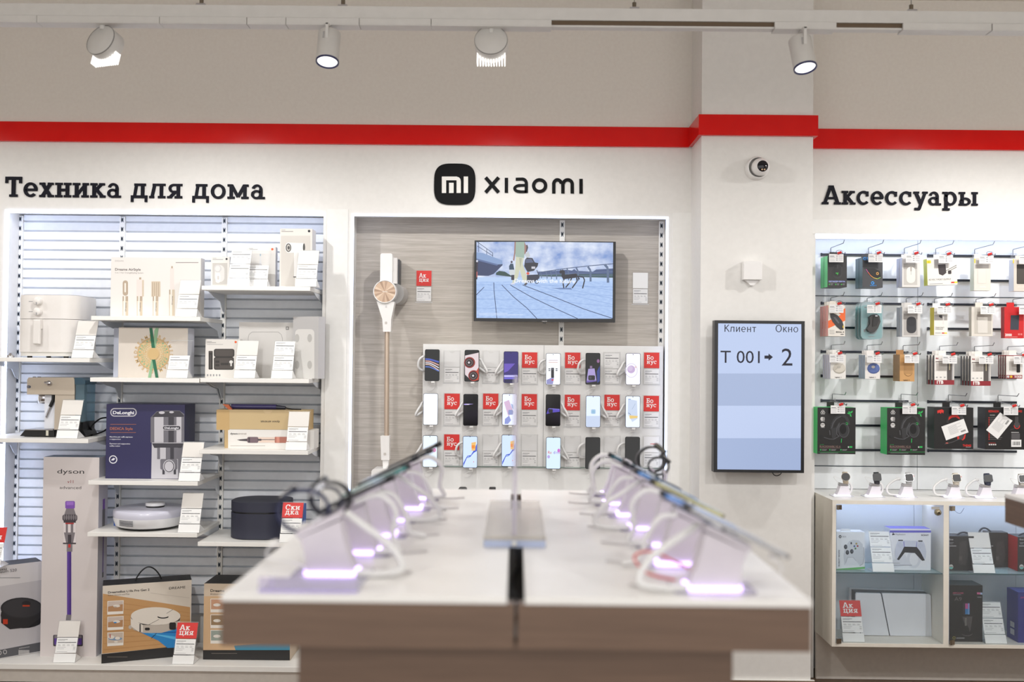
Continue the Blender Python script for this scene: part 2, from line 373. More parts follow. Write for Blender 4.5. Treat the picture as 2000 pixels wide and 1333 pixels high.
for q, mm in (((XL, XR, YF, 5.6, zhead, ZC), PLASTER), ((XL, xl0, YF, 5.6, 0, zhead), FASCIA), ((xl0, xl1, YF, 5.6, zl, zhead), FASCIA),
              ((xl1, xm0, YF, 5.6, 0, zhead), FASCIA), ((xm0, xm1, YF, 5.6, zm, zhead), FASCIA), ((xm1, xr0, YF, 5.6, 0, zhead), FASCIA),
              ((xr0, XR, YF, 5.6, zr, zhead), FASCIA), ((xl0, xl1, YB + .032, 5.6, 0, zl), PANEL), ((xm0, xm1, YB, 5.6, 0, zm), OAKG), ((xr0, XR, YB, 5.6, 0, zr), PANEL)):
    b = MB(); b.box(*q, mm); struct(b, 'wall_back')
b = MB(); b.box(xp0, xp1, YP, YF, 0, ZC, FASCIA); struct(b, 'wall_pillar')
b = MB(); b.box(XR, XR + .05, -1.2, 5.6, 0, ZC, PLASTER); struct(b, 'wall_right')
b = MB(); b.box(XL - .05, XL, -1.2, 5.6, 0, ZC, PLASTER); struct(b, 'wall_left')
# red band: along the wall, round the pillar, along the wall again
b = MB(); b.box(XL, xp0 - .015, YF - .022, YF, zb0, zb1, REDP); struct(b, 'trim_1')
b = MB(); b.box(xp0 - .018, xp1 + .018, YP - .022, YP, zb0, zb1, REDP); b.box(xp0 - .018, xp0, YP, YF - .022, zb0, zb1, REDP); b.box(xp1, xp1 + .018, YP, YF - .022, zb0, zb1, REDP); struct(b, 'trim_2')
b = MB(); b.box(xp1 + .018, XR, YF - .022, YF, zb0, zb1, REDP); struct(b, 'trim_3')
# pilaster strips between the niches
for i, (a, c, t) in enumerate(((637, 678, 409), (1312, 1350, 416))):
    b = MB(); b.box(X(a, YF, 600), X(c, YF, 600), YF - .006, YF, 0, Z(t, YF, a), PANEL); struct(b, 'trim_%d' % (i + 4))
b = MB(); b.box(xr0 - .02, XR, YF - .005, YF, zr, Z(430, YF, 1700), PANEL); struct(b, 'trim_6')
b = MB(); b.box(xp0 - .008, xp1 + .016, YP - .014, YP - .0005, 0, .074, wood('skirting_wood', (120, 98, 78), (140, 116, 94), (100, 80, 62), .4)); b.box(xp0 - .008, xp1 + .016, YP - .014, YP - .0005, .074, .077, SHELFW); struct(b, 'baseboard_pillar')  # white top strip paints in the overhead light on the skirting edge
# illuminated edges of the niches
def led(name, boxes, label, em):
    m = mat((206, 220, 255), .4, 0, em); b = MB()
    for q in boxes: b.box(*q, m)
    o = b.build(name, org=(boxes[0][0], boxes[0][2], boxes[0][4])); tag(o, label, 'light strip', 'LED strips round the display niches')
LE = 8.5
led('led_strip', [(xl0, xl0 + .014, YF - .003, YF + .014, .12, zl), (xl0, xl1, YF - .003, YF + .014, zl - .014, zl)], 'cold white LED strip edging the home-appliance niche along its top and outer side', LE)
led('led_strip', [(xm0, xm0 + .010, YF - .003, YF + .010, .12, zm), (xm0, xm1, YF - .003, YF + .010, zm - .010, zm), (xm1 - .010, xm1, YF - .003, YF + .010, .12, zm)], 'cold white LED strip framing the wood-backed phone niche', LE * .35)
led('led_strip', [(xr0, XR, YF + .002, YF + .03, zr - .02, zr)], 'cold white LED strip under the top edge of the accessory niche', LE * 1.0)
# ------------------------------------------------------------------ slatted back of the home-appliance niche
zslot = [Z(428.5, YB, 42) - .05 * i for i in range(52)]
rails_px = [41.5, 240.5, 439.5, 637.5]
rails = [X(p, YB, 440) for p in rails_px]
pitch = rails[1] - rails[0]
SLAT = noisy('slat_white', (226, 229, 234), (232, 235, 240), 30, .35)
def slat_bay(x0, x1, label):
    b = MB(); z = zl - .005
    z0 = Z(433.8, YB, 140)                         # first shadow groove
    prev = zl
    k = 0
    while True:
        g = z0 - .05 * k
        if g < .2: break
        b.box(x0, x1, YB, YB + .022, g + .006, prev - .004, SLAT)
        b.prismx([(YB + .022, g - .006), (YB + .004, g + .006), (YB + .03, g + .006), (YB + .03, g - .006)], x0, x1, SLAT)
        prev = g; k += 1
    o = b.build('slat_panel', org=(x0, YB + .03, 0)); tag(o, label, 'wall panel', 'slatted back panels of the home-appliance niche')
slat_bay(rails[0] + .014, rails[1] - .014, 'white slatted metal back panel behind the air fryer and coffee machine')
slat_bay(rails[1] + .014, rails[2] - .014, 'white slatted metal back panel between the second and third slotted uprights')
slat_bay(rails[2] + .014, xl1 - .002, 'white slatted metal back panel behind the narrow shelf bay beside the pilaster')
SLOT = mat((96, 104, 112), .5)
def upright(x, ztop, zbot, Y, label, first):
    b = MB(); b.box(x - .0135, x + .0135, Y - .012, Y + .03, zbot, ztop, SHELFW)
    z = first
    while z > zbot + .03:
        c = .0065; h = .013
        for sx in (-1, 1):
            b.flat([(x + sx * c, z - h), (x + sx * (c - .004 if sx else 0), z - h), (x + sx * (c - .004), z + h), (x + sx * c, z + h)], Y - .0124, SLOT)
        b.flat([(x - c, z - .005), (x + c, z - .005), (x + c, z + .005), (x - c, z + .005)], Y - .0126, SLOT)
        b.flat([(x - .003, z - h + .004), (x + .003, z - h + .004), (x + .003, z + h - .004), (x - .003, z + h - .004)], Y - .0126, SLOT)
        z -= .05
    o = b.build('slotted_upright', org=(x, Y, zbot)); tag(o, label, 'shelf upright', 'white slotted shelf uprights')
for i, w in enumerate(('outermost white slotted upright beside the glowing niche edge', 'second white slotted upright, behind the box of hair stylers', 'third white slotted upright, between the middle and narrow shelf bays')):
    upright(rails[i], zl - .01, .12, YB, w, zslot[0])
upright(X(1097, YB, 560), zm - .002, Z(674.5, 5.125, 1060) + .001, YB, 'white slotted upright on the wood panel behind the television', Z(440, YB, 1097))
upright(X(1290.5, YB, 560), zm - .002, Z(674.5, 5.125, 1060) + .001, YB, 'white slotted upright at the glowing edge of the phone niche', Z(442, YB, 1290))
# ------------------------------------------------------------------ shelves
BRK = mat((222, 226, 232), .4)
def shelf(x0, x1, ztop, label):
    zc = ztop
    r = empty('wall_shelf', ((x0 + x1) / 2, YB - .02, zc - .02), label, 'shelf', 'white shelves of the home-appliance wall')
    b = MB(); b.box(x0 + .002, x1 - .002, YS, YB - .013, zc - .0205, zc, SHELFW); b.build('board', r, r.location, bevel=.0015)
    for x in (x0 + .004, x1 - .008):
        b = MB(); b.prismx([(YB - .014, zc - .0208), (YB - .014, zc - .115), (YB - .045, zc - .105), (YB - .085, zc - .06), (YB - .20, zc - .042), (YB - .28, zc - .0208)], x, x + .004, BRK)
        b.build('bracket', r, r.location)
    return zc
SH = {}
def shelf_px(key, bay, py, px, label): SH[key] = shelf(rails[bay], rails[bay + 1], Z(py, YS, px), label)
shelf_px('A1', 0, 699.5, 100, 'white shelf carrying the air fryer')
shelf_px('A2', 0, 857.5, 100, 'white shelf carrying the silver espresso machine')
shelf_px('B1', 1, 618.5, 290, 'white shelf carrying the long box of hair stylers')
shelf_px('B2', 1, 739, 290, 'white shelf carrying the cream box with the wreath print')
shelf_px('B3', 1, 940.5, 290, 'white shelf carrying the navy coffee maker box')
shelf_px('B4', 1, 1041.5, 290, 'white shelf carrying the unboxed white robot vacuum')
shelf_px('C1', 2, 559.5, 500, 'white shelf carrying the toothbrush and hair dryer boxes')
shelf_px('C2', 2, 740, 500, 'white shelf carrying the trimmer and grey scale boxes')
shelf_px('C3', 2, 880, 500, 'white shelf carrying the two stacked hair straightener boxes')
shelf_px('C4', 2, 1060.5, 500, 'white shelf carrying the dark oval lidded bin')
# base plinth
zbase = Z(1297, YS, 100)
SH['base'] = zbase
r = empty('base_plinth', (X(300, YS), YS + .1, 0), 'low white plinth board under the home-appliance niche with large boxes on it', 'plinth')
b = MB(); b.box(xl0 - .6, xl1 + .04, YS - .01, YF - .001, zbase - .027, zbase, SHELFW); b.box(xl0 + .001, xl1 - .001, YF - .001, YB + .0, zbase - .027, zbase, SHELFW); b.build('board', r, r.location, bevel=.002)
b = MB(); b.box(xl0 - .6, xl1 + .04, YS + .01, YS + .03, .005, zbase - .027, GREYP); b.build('kick_panel', r, r.location)
# ------------------------------------------------------------------ wall lettering
def sign(name, s, x0, x1, yb, cap, label):
    a = at(x0, yb, YF); c = at(x1, yb, YF); z0 = (a.z + c.z) / 2
    r = empty(name, (a.x, YF, a.z), label, 'sign')
    tot = slab(s)[1]; k = (c.x - a.x) / tot; pos = 0
    for w in s.split(' '):
        ww = slab(w)[1]; b = MB()
        b.slabtext(w, a.x + pos * k, a.x + (pos + ww) * k, z0, cap * YF / F_PX, YF - .008, mat((20, 20, 30), .6, 0, 0, .15), .0075)
        b.build('lettering', r, r.location); pos += ww + .36 + .06
sign('wall_lettering', 'Техника для дома', 11, 520, 387.2, 39.5, 'black slab-serif wall lettering for home appliances above the slatted shelves')
sign('wall_lettering', 'Аксессуары', 1606, 1911, 401, 37, 'black slab-serif wall lettering for accessories above the hook wall')
LOGOB = mat((10, 10, 12), .6, 0, 0, .15)
def superell(cx, cy, r, n=48, e=3.4):
    out = []
    for i in range(n):
        t = 2 * PI * i / n; c, s = math.cos(t), math.sin(t)
        out.append((cx + r * math.copysign(abs(c) ** (2 / e), c), cy + r * math.copysign(abs(s) ** (2 / e), s)))
    return out
c0 = at(888.5, 360.5, YF); m = YF / F_PX
r = empty('brand_sign', (c0.x, YF, c0.z), 'black rounded-square emblem and wide lowercase lettering above the phone niche', 'sign')
b = MB(); b.prism(superell(c0.x, c0.z, 40.5 * m), YF - .01, YF - .0005, LOGOB); b.build('emblem', r, r.location)
b = MB(); g = PX(b, YF - .0102, 650, 0, 2.855); W_ = mat((232, 230, 224), .5)
g.rect(608, 985, 632, 1077, W_, 1); g.rect(632, 985, 690, 1006, W_, 1); g.poly([(690, 985), (704, 990), (712, 1000), (714, 1013), (690, 1013)], W_, 1); g.rect(690, 1013, 714, 1077, W_, 1)
g.rect(648, 1020, 674, 1077, W_, 1); g.rect(730, 985, 754, 1077, W_, 1); b.build('emblem_letters', r, r.location)
b = MB(); g = PX(b, YF - .006, 650, 0, 2.855); K = LOGOB
for pl, w in (([(852, 990), (925, 1074)], 20), ([(925, 990), (852, 1074)], 20), ([(968, 992), (968, 1076)], 19), ([(1384, 998), (1384, 1081)], 19)): g.line(pl, w, K)
g.line([(1020, 1000), (1060, 999)], 17, K); g.ring(1058, 1022, 30, 31, 18, K, 1, 0, 90); g.line([(1079, 1020), (1079, 1077)], 18, K); g.ring(1046, 1052, 40, 26, 17, K, 1, 90, 270); g.line([(1044, 1034), (1080, 1034)], 15, K); g.line([(1044, 1070), (1080, 1070)], 15, K)
g.ring(1153, 1036, 43, 42, 19, K)
g.line([(1232, 1080), (1232, 1020)], 19, K); g.ring(1253, 1026, 30, 32, 19, K, 1, 0, 180); g.line([(1283, 1080), (1283, 1024)], 19, K) ; g.ring(1310, 1026, 34, 32, 19, K, 1, 0, 180); g.line([(1335, 1080), (1335, 1024)], 19, K)
b.build('lettering', r, r.location)
# ------------------------------------------------------------------ track lighting
YT = 3.90
TRW = noisy('track_white', (212, 210, 206), (218, 216, 212), 20, .5)
zt1, zt0 = Z(14, YT, 1000), Z(38.5, YT, 1000)
r = empty('suspended_track', (0, YT, zt0), 'long suspended white lighting track running parallel to the wall under the ceiling', 'light track')
b = MB(); b.box(XL + .3, XR - .3, YT, YT + .045, zt0, zt1, TRW); b.build('beam', r, r.location, bevel=.002)
b = MB(); b.box(XL + .3, XR - .3, YT + .004, YT + .04, zt0 - .019, zt0 - .001, mat((96, 78, 58), .5)); b.box(XL + .3, XR - .3, YT + .002, YT + .042, zt0 - .026, zt0 - .019, TRW); b.build('conductor_rail', r, r.location)
for px in (390, 668, 1240, 1784):
    x = X(px, YT, 20); b = MB()
    b.box(x - .018, x + .018, YT + .006, YT + .04, zt1, zt1 + .008, CHROME); b.cyl((x, YT + .022, zt1 + .008), (x, YT + .022, zt1 + .03), .008, mat((120, 110, 95), .4, .8)); b.cyl((x, YT + .022, zt1 + .03), (x, YT + .022, ZC), .0015, mat((120, 118, 112), .4, .6), n=6)
    b.build('hanger', r, r.location)
def gear(px0, px1, parent):
    x0, x1 = X(px0, YT, 45), X(px1, YT, 45); zt = zt0 - .003
    b = MB(); b.box(x0, x1, YT - .012, YT + .0012, zt - .024, zt, TRW); b.box(x0, x1, YT - .012, YT + .05, zt - .028, zt - .0238, TRW); b.build('adapter', parent, parent.location, bevel=.001)
# plain covers are parts of the track
for p0, p1 in ((-120, 74), (314, 483), (484, 559), (703, 842), (1762, 1934), (1936, 2150)): gear(p0, p1, r)
GLOW = mat((255, 250, 245), .4, 0, 1.6)
def washer(px, p0, p1, tilt, label):
    x = X(px, YT, 70); z = Z(78, YT, px)
    r = empty('wall_washer_lamp', (x, YT + .02, zt0 - .003), label, 'track lamp', 'drum-shaped wall washer lamps')
    gear(p0, p1, r)
    b = MB(); b.cyl((x, YT + .02, zt0 - .0315), (x, YT + .02, zt0 - .047), .011, TRW); b.build('swivel', r, r.location)
    c = Vector((x, YT + .0, z)); ax = Vector((tilt, .93, -.30)).normalized(); R_ = .0655
    b = MB(); b.lathe([(0, 0), (R_ - .002, 0), (R_, .002), (R_, .06)], TRW, c, ax, 40); b.build('drum', r, r.location)
    b = MB(); b.lathe([(R_ * .985, -.0006), (R_ * 1.0, -.0006), (R_ * 1.005, .003)], mat((120, 118, 115), .4), c, ax, 40); b.build('seam_ring', r, r.location)
    # bright louvre blades in the mouth of the drum
    side = ax.cross(Vector((0, 0, 1))).normalized(); dn = ax.cross(side).normalized()
    if dn.z > 0: dn = -dn
    b = MB()
    for i in range(11):
        s = (i - 5) / 5 * .054; top = math.sqrt(max(R_ ** 2 - s ** 2, 0)) * .95
        o = c + ax * .034 + side * s
        q = [o + dn * (top - .004), o + dn * (R_ + .013), o + dn * (R_ + .013) + ax * .03, o + dn * (top - .004) + ax * .03]
        w = side * .0021
        b.add([p - w for p in q] + [p + w for p in q], [(0, 1, 2, 3), (7, 6, 5, 4), (0, 4, 5, 1), (1, 5, 6, 2), (2, 6, 7, 3), (3, 7, 4, 0)], GLOW)
    b.build('louvre', r, r.location)
washer(196, 75, 313, .34, 'round white wall washer lamp above the home-appliance sign')
washer(959, 843, 1077, 0.03, 'round white wall washer lamp above the brand emblem')
def cylinder_lamp(px, p0, p1, lean, pyt, pyb, label):
    x = X(px, YT, 90); zt = Z(pyt, YT, px); zb = Z(pyb, YT, px)
    r = empty('cylinder_spotlight', (x, YT + .02, zt0 - .003), label, 'track lamp', 'cylinder spotlights on the track')
    gear(p0, p1, r)
    ax = Vector((lean, -.30, -1)).normalized(); c = Vector((x - lean * .07, YT + .015, zt)); L = (zt - zb) * 1.0; R_ = .0445
    b = MB(); b.lathe([(0, 0), (R_ - .004, 0), (R_, .005), (R_, L)], TRW, c, ax, 36); b.build('housing', r, r.location)
    b = MB(); e = c + ax * L
    b.lathe([(R_ + .0006, -.006), (R_ + .0006, .001), (R_ - .004, .001), (R_ - .006, -.004)], mat((40, 44, 90), .3), e, ax, 36); b.build('rim', r, r.location)
    b = MB(); b.lathe([(R_ - .005, -.004), (R_ * .6, -.012), (0, -.016)], mat((255, 250, 244), .4, 0, 2.2), e, ax, 36); b.build('lens', r, r.location)
    b = MB(); b.box(x - .006, x + .006, YT - .042, YT - .036, zt - .045, zt0 - .0315, TRW); b.box(x - .008, x + .008, YT - .042, YT + .03, zt0 - .038, zt0 - .0315, TRW); b.build('bracket', r, r.location, bevel=.001)
    b = MB()
    for i in range(6): b.flat([(x - .016, zt - .012 - i * .005), (x - .008, zt - .012 - i * .005), (x - .008, zt - .0145 - i * .005), (x - .016, zt - .0145 - i * .005)], YT - .041 - i * .0015, GREYT)
    b.build('rating_label', r, r.location)
cylinder_lamp(642, 560, 702, 0.0, 62, 128, 'upright white cylinder spotlight with dark rim, above the middle of the room')
cylinder_lamp(1567, 1512, 1632, .10, 74, 140, 'tilted white cylinder spotlight in front of the pillar')
# ================================================================== things on the home-appliance wall
class LP(PX):
    """drawing on a turned box face in its own frame: photograph pixels traced onto the standing face at org, turned by ang"""
    def __init__(self, mb, w, h, cx, cy, sc, org, ang):
        self.b = mb; self.w = w; self.h = h; self.c = (cx, cy, sc); self.o = Vector(org); self.e = (math.cos(ang), math.sin(ang))
        self.Y = org[1] + w / 2 * self.e[1]
    def p(self, x, y):
        d = at(self.c[0] + x / self.c[2], self.c[1] + y / self.c[2], 1.0) - EYE; ex, ey = self.e; ox, oy = self.o.x - EYE.x, self.o.y - EYE.y
        det = -d.x * ey + ex * d.y; t = (-ox * ey + ex * oy) / det; u = (d.x * oy - d.y * ox) / det
        return (min(max(u, 0), self.w), min(max(EYE.z + d.z * t - self.o.z, 0), self.h))
    def yy(self, k): return -.0004 * k
    def text(self, s, x0, yb, cap, mt, k=1, x1=None, **kw):
        a = self.p(x0, yb); c_ = self.p(x1, yb); m = self.p(x0, yb - cap)[1] - a[1]
        self.b.text(s, a[0], a[1], m, self.yy(k), mt, width=c_[0] - a[0], bold=kw.get('bold', 0))
CARDW = mat((240, 240, 238), .55); CARDG = mat((168, 168, 170), .6); CARDD = mat((70, 70, 74), .6)
def card_lines(b, x0, x1, s0, s1, y):
    """the printed rules and tiny illegible lines of a price card, on the card's own plane"""
    w = x1 - x0; h = s1 - s0
    def R(u0, v0, u1, v1, m): b.flat([(x0 + u0 * w, s0 + v0 * h), (x0 + u1 * w, s0 + v0 * h), (x0 + u1 * w, s0 + v1 * h), (x0 + u0 * w, s0 + v1 * h)], y, m)
    R(.06, .86, .52, .885, CARDD); R(.06, .79, .40, .81, CARDG); R(.06, .66, .95, .70, INK)
    for i in range(4): R(.08 + .22 * i, .54, .20 + .22 * i, .555, CARDG); R(.08 + .22 * i, .47, .22 + .22 * i, .485, CARDD)
    R(.06, .36, .48, .38, CARDG); R(.84, .36, .95, .38, CARDD); R(.06, .26, .40, .28, CARDG); R(.84, .26, .95, .28, CARDD); R(.84, .19, .95, .205, CARDG); R(.06, .07, .58, .09, CARDG)
_tags = {}
def price_tag(px, py, Y, z, kind, label, group='price stands on the shelves', yaw=0, s=1.0):
    """slanted clear stand with a foot card, a price card and a header card"""
    x = at(px, py, Y).x
    if kind in _tags:
        o = copy_tree(_tags[kind], label, (x, Y, z), yaw); o['group'] = group; return o
    r = empty('price_stand', (0, 0, 0), label, 'price tag', group)
    W = .0525; T = Matrix.Rotation(math.radians(-20), 4, 'X')
    b = MB(); b.xf = T; b.add([(-W - .002, .0015, 0), (W + .002, .0015, 0), (W + .002, .0015, .199), (-W - .002, .0015, .199)], [(0, 1, 2, 3)], CLEAR); b.box(-W - .002, W + .002, .0012, .0022, .1985, .1995, mat((200, 204, 206), .2)); b.xf = None
    b.box(-W, W, .0, .085, .0005, .002, CLEAR); b.prismx([(.004, .002), (.085, .002), (.012, .04)], W - .0015, W, CLEAR); b.build('acrylic_holder', r)
    b = MB(); b.xf = T; b.box(-W + .001, W - .001, -.0015, .0005, .0015, .042, CARDW); b.build('foot_card', r)
    def price(n, s0, s1):
        b = MB(); b.xf = T; b.box(-W + .003, W - .003, -.0005, .0008, s0, s1, CARDW); card_lines(b, -W + .003, W - .003, s0, s1, -.0009); b.build(n, r)
    price('price_card', .046, .118)
    if kind == 'double': price('price_card', .122, .195)
    elif kind == 'blank':
        b = MB(); b.xf = T; b.box(-W + .002, W - .002, -.0005, .0008, .121, .196, mat((226, 222, 216), .5)); b.build('header_card', r)
    elif kind != 'clear':
        b = MB(); b.xf = T; b.box(-W + .002, W - .002, -.0005, .0008, .121, .196, RED)
        l1, l2 = kind.split('|'); w1 = slab(l1)[1]; w2 = slab(l2)[1]; k = .072 / max(w2, w1)
        b.slabtext(l1, -.036, -.036 + w1 * k, .160, .026, -.0010, mat((240, 238, 236), .5)); b.slabtext(l2, -.036, -.036 + w2 * k, .137, .026, -.0010, mat((240, 238, 236), .5))
        b.build('header_card', r)['label'] = 'red promotion card with white lettering'
    r.location = (x, Y, z); r.rotation_euler = (0, 0, yaw)
    _tags[kind] = r
    return r
def carton(name, x0, y0, x1, Y, z0, D, col, label, cat, draw=None, side=None, top=None, group=None, crop=(0, 0, 1.0), rough=.45):
    ym = y0 + 40; a = at(x0, ym, Y).x; c = at(x1, ym, Y).x; zt = at((x0 + x1) / 2, y0, Y).z
    b = MB(); m0 = mat(col, rough)
    b.box(a, c, Y, Y + D, z0, zt, m0, front=m0, side=mat(side, rough) if side else None, top=mat(top, rough) if top else None)
    if draw: draw(PX(b, Y, *crop))
    o = b.build(name, org=((a + c) / 2, Y, z0)); tag(o, label, cat, group)
    return o
c4 = (0, 400, 4.443); c5 = (330, 400, 4.443); c6 = (0, 680, 4.443); c7 = (330, 680, 4.443)
T1 = mat((88, 74, 74), .6); T2 = mat((150, 140, 138), .6); CH = mat((205, 190, 168), .4); CH2 = mat((178, 160, 140), .4); CH3 = mat((232, 224, 214), .4)
# --- hair styler box
def d(g):
    g.text('DREAME', 999, 494, 11, T2, spacing=1.35); g.text('Dreame AirStyle', 999, 572, 21, T1, x1=1222, bold=.012); g.text('5-in-1 Hair Drying&Styling System', 999, 596, 12, T2, x1=1246)
    g.rect(1525, 500, 1722, 506, T2)
    for cx, hw, yt, kind in ((1088, 24, 658, 0), (1212, 24, 648, 1), (1350, 24, 668, 2), (1492, 24, 552, 3), (1694, 12, 0, 4)):
        if kind == 4: break
        y0 = 795 if kind < 3 else 738
        g.rect(cx - hw, y0, cx + hw, 964, CH3); g.rect(cx - hw, y0, cx - hw + 6, 964, CH); g.rect(cx + 3, y0, cx + hw, 964, CH, 2); g.rect(cx - hw, y0, cx + hw, y0 + 42, CH2, 2); g.rect(cx - 12, y0, cx + 2, y0 + 42, CH3, 3)
        g.text('Dreame', cx + 8, y0 + 130, 11, T1, 4, vertical=True, x1=cx + 8 + 75)
        if kind == 0: g.rr(cx - 23, 658, cx + 23, 790, 22, CH2); g.rr(cx - 8, 680, cx + 6, 762, 6, CH3, 2)
        if kind == 1: g.rr(cx - 26, 650, cx + 36, 800, 8, mat((226, 214, 208), .4)); g.rect(cx + 22, 655, cx + 36, 797, CH, 2); g.rect(cx - 4, 632, cx + 14, 650, CH2)
        if kind == 2: g.rr(cx - 36, 666, cx + 42, 800, 6, CH); [g.rect(cx - 28 + 17 * i, 674, cx - 21 + 17 * i, 794, CH2, 2) for i in range(4)]
        if kind == 3: g.rr(cx - 16, 552, cx + 18, 738, 6, mat((226, 214, 208), .4)); g.rect(cx - 6, 534, cx + 8, 553, CH2)
carton('appliance_box', 216.5, 503.5, 392, YS + .095, SH['B1'], .06, (226, 222, 217), 'white carton printed with four champagne hair styler attachments', 'box', d, crop=c4)
price_tag(363, 617, YS + .012, SH['B1'], 'blank', 'price stand with blank header before the long hair styler carton')
# --- air fryer
a0, a1 = X(27.5, 4.88, 640), X(150.5, 4.90, 640); zf = SH['A1'] + .008; zt = Z(576.5, 4.88, 80)
AFW = noisy('enamel_white', (228, 224, 219), (232, 228, 224), 20, .32)
r = empty('air_fryer', ((a0 + a1) / 2, 4.99, SH['A1']), 'white air fryer with two round knobs and an upright handle', 'air fryer')
zs = Z(623.5, 4.88, 80)
pl = [(p[0], p[1]) for p in rrect(a0, a1, 4.875, 5.18, .075, 8)]
b = MB(); b.prismz(pl, zs + .001, zt - .012, AFW, True); b.prismz([(p[0] * .985 + (a0 + a1) / 2 * .015, p[1] * .985 + 5.03 * .015) for p in pl], zt - .012, zt, AFW, True); b.build('body', r, r.location)
b = MB(); b.prismz(pl, zf + .02, zs - .001, AFW, True); b.build('basket', r, r.location)
b = MB(); b.prismz([(p[0] * .97 + (a0 + a1) / 2 * .03, p[1] * .97 + 5.03 * .03) for p in pl], zf, zf + .02, mat((214, 212, 206), .4), True)
for sx in (.2, .8):
    for sy in (4.92, 5.12): b.cyl((a0 + (a1 - a0) * sx, sy, SH['A1']), (a0 + (a1 - a0) * sx, sy, zf), .012, BLACK, n=12)
b.build('foot_ring', r, r.location)
b = MB(); b.prismz([(p[0] * .93 + (a0 + a1) / 2 * .07, p[1] * .93 + 5.03 * .07) for p in pl], zt, zt + .003, mat((170, 168, 170), .3), True); b.build('top_panel', r, r.location)
hx0, hx1 = X(63, 4.84, 650), X(77, 4.84, 650)
b = MB(); b.prismx([(4.876, zs), (4.845, zs - .004), (4.843, Z(672, 4.84, 70)), (4.862, Z(674, 4.84, 70)), (4.862, zs - .05), (4.876, zs - .05)], hx0, hx1, AFW); b.build('handle', r, r.location, bevel=.004)
for py in (589.5, 609.5):
    q = at(76, py, 4.875); b = MB(); b.lathe([(0, -.028), (.017, -.028), (.019, -.026), (.020, 0)], AFW, (q.x, 4.877, q.z), (0, 1, 0), 28); b.box(q.x - .002, q.x + .002, 4.8475, 4.8485, q.z - .016, q.z - .004, GREYT); b.build('knob', r, r.location)
    b = MB(); b.flat([(q.x - .05, q.z - .001), (q.x - .03, q.z - .001), (q.x - .03, q.z + .002), (q.x - .05, q.z + .002)], 4.8745, GREYT); b.build('dial_marking', r, r.location)
b = MB(); b.lathe([(0, .024), (.006, .022), (.006, .016), (.016, .012), (.018, .003), (.018, 0)], CHROME, (X(21, 4.9, 690), 4.9, SH['A1']), (0, 0, 1), 20)
o = b.build('power_plug', org=(X(21, 4.9, 690), 4.9, SH['A1'])); tag(o, 'small chrome plug lying by the air fryer on its shelf', 'plug')
price_tag(160, 698, YS + .012, SH['A1'], 'blank', 'price stand with blank header beside the air fryer')
# --- espresso machine, seen from its side
Ye = 4.935; g0 = (30, 720, 8.333)
def P(x, y, Y=Ye): q = at(30 + x / 8.333, 720 + y / 8.333, Y); return (q.x, q.z)
BEI = mat((196, 184, 168), .3, .35); z0 = SH['A2']
r = empty('espresso_machine', (X(105, Ye, 857), Ye + .07, z0), 'slim silver espresso machine with blue water tank seen from its side', 'coffee machine')
b = MB(); b.prism([P(188, 425), P(965, 430), P(960, 182), P(945, 150), P(215, 148), P(192, 185)], Ye, Ye + .145, BEI); b.build('body', r, r.location, bevel=.004)
b = MB(); b.prism([P(625, 1000), P(960, 1000), P(957, 430), P(640, 430)], Ye + .004, Ye + .14, BEI); b.build('column', r, r.location, bevel=.002)
b = MB(); b.box(P(424, 900)[0], P(630, 900)[0], Ye + .03, Ye + .12, P(500, 990)[1], P(500, 440)[1], mat((232, 234, 240), .4)); b.build('front_panel', r, r.location)
b = MB(); b.prism([(P(100, 0)[0], z0 + .004), (P(660, 0)[0], z0 + .004), P(640, 1004), P(165, 1000)], Ye - .004, Ye + .148, BLACK); b.prism([P(150, 1004), P(620, 1008), P(620, 996), P(165, 990)], Ye - .006, Ye + .15, CHROME)
b.box(P(525, 0)[0], P(565, 0)[0], Ye - .0055, Ye - .004, P(0, 1090)[1], P(0, 1005)[1], mat((200, 196, 180), .5)); b.build('drip_tray', r, r.location)
TANK = glassy((196, 220, 230), .86, .05)
b = MB(); b.prism([P(962, 880), P(1100, 880), P(1118, 262), P(975, 262)], Ye + .006, Ye + .135, TANK); b.build('water_tank', r, r.location, bevel=.006)
b = MB(); b.prism([P(960, 262), P(1130, 262), P(1132, 195), P(1085, 155), P(955, 150)], Ye + .004, Ye + .14, mat((54, 84, 102), .25)); b.build('tank_lid', r, r.location)
b = MB(); b.prism([(P(655, 0)[0], z0 + .003), (P(1130, 0)[0], z0 + .003), P(1140, 1090), P(1092, 1000), P(1100, 878), P(962, 878), P(958, 1004), P(655, 1008)], Ye + .003, Ye + .14, BLACK); b.build('rear_foot', r, r.location)
cx = P(415, 0)[0]; cy = Ye + .072
b = MB(); zt_ = P(0, 455)[1]; b.lathe([(.031, zt_ + .012), (.036, zt_), (.036, P(0, 575)[1]), (.0, P(0, 575)[1])], CHROME, (P(385, 0)[0], cy, 0), (0, 0, 1), 28); b.build('group_head', r, r.location)
b = MB(); p0 = P(590, 440); p1 = P(535, 625); p2 = P(468, 798); yb = Ye + .02
b.tube([(p0[0], yb, p0[1]), (P(585, 520)[0], yb, P(585, 520)[1]), (p1[0], yb, p1[1])], .0085, BLACK, 10); b.build('wand_grip', r, r.location)
b = MB(); b.tube([(p1[0], yb, p1[1]), (p2[0], yb, p2[1])], .0062, CHROME, 10); b.build('steam_wand', r, r.location)
b = MB(); q = P(560, 240); b.lathe([(0, -.016), (.010, -.016), (.012, -.012), (.012, 0)], CHROME, (q[0], Ye, q[1]), (0, 1, 0), 24); q2 = P(490, 228); b.tube([(q[0], Ye - .011, q[1]), (q2[0], Ye - .011, q2[1])], .005, CHROME); b.build('steam_knob', r, r.location)
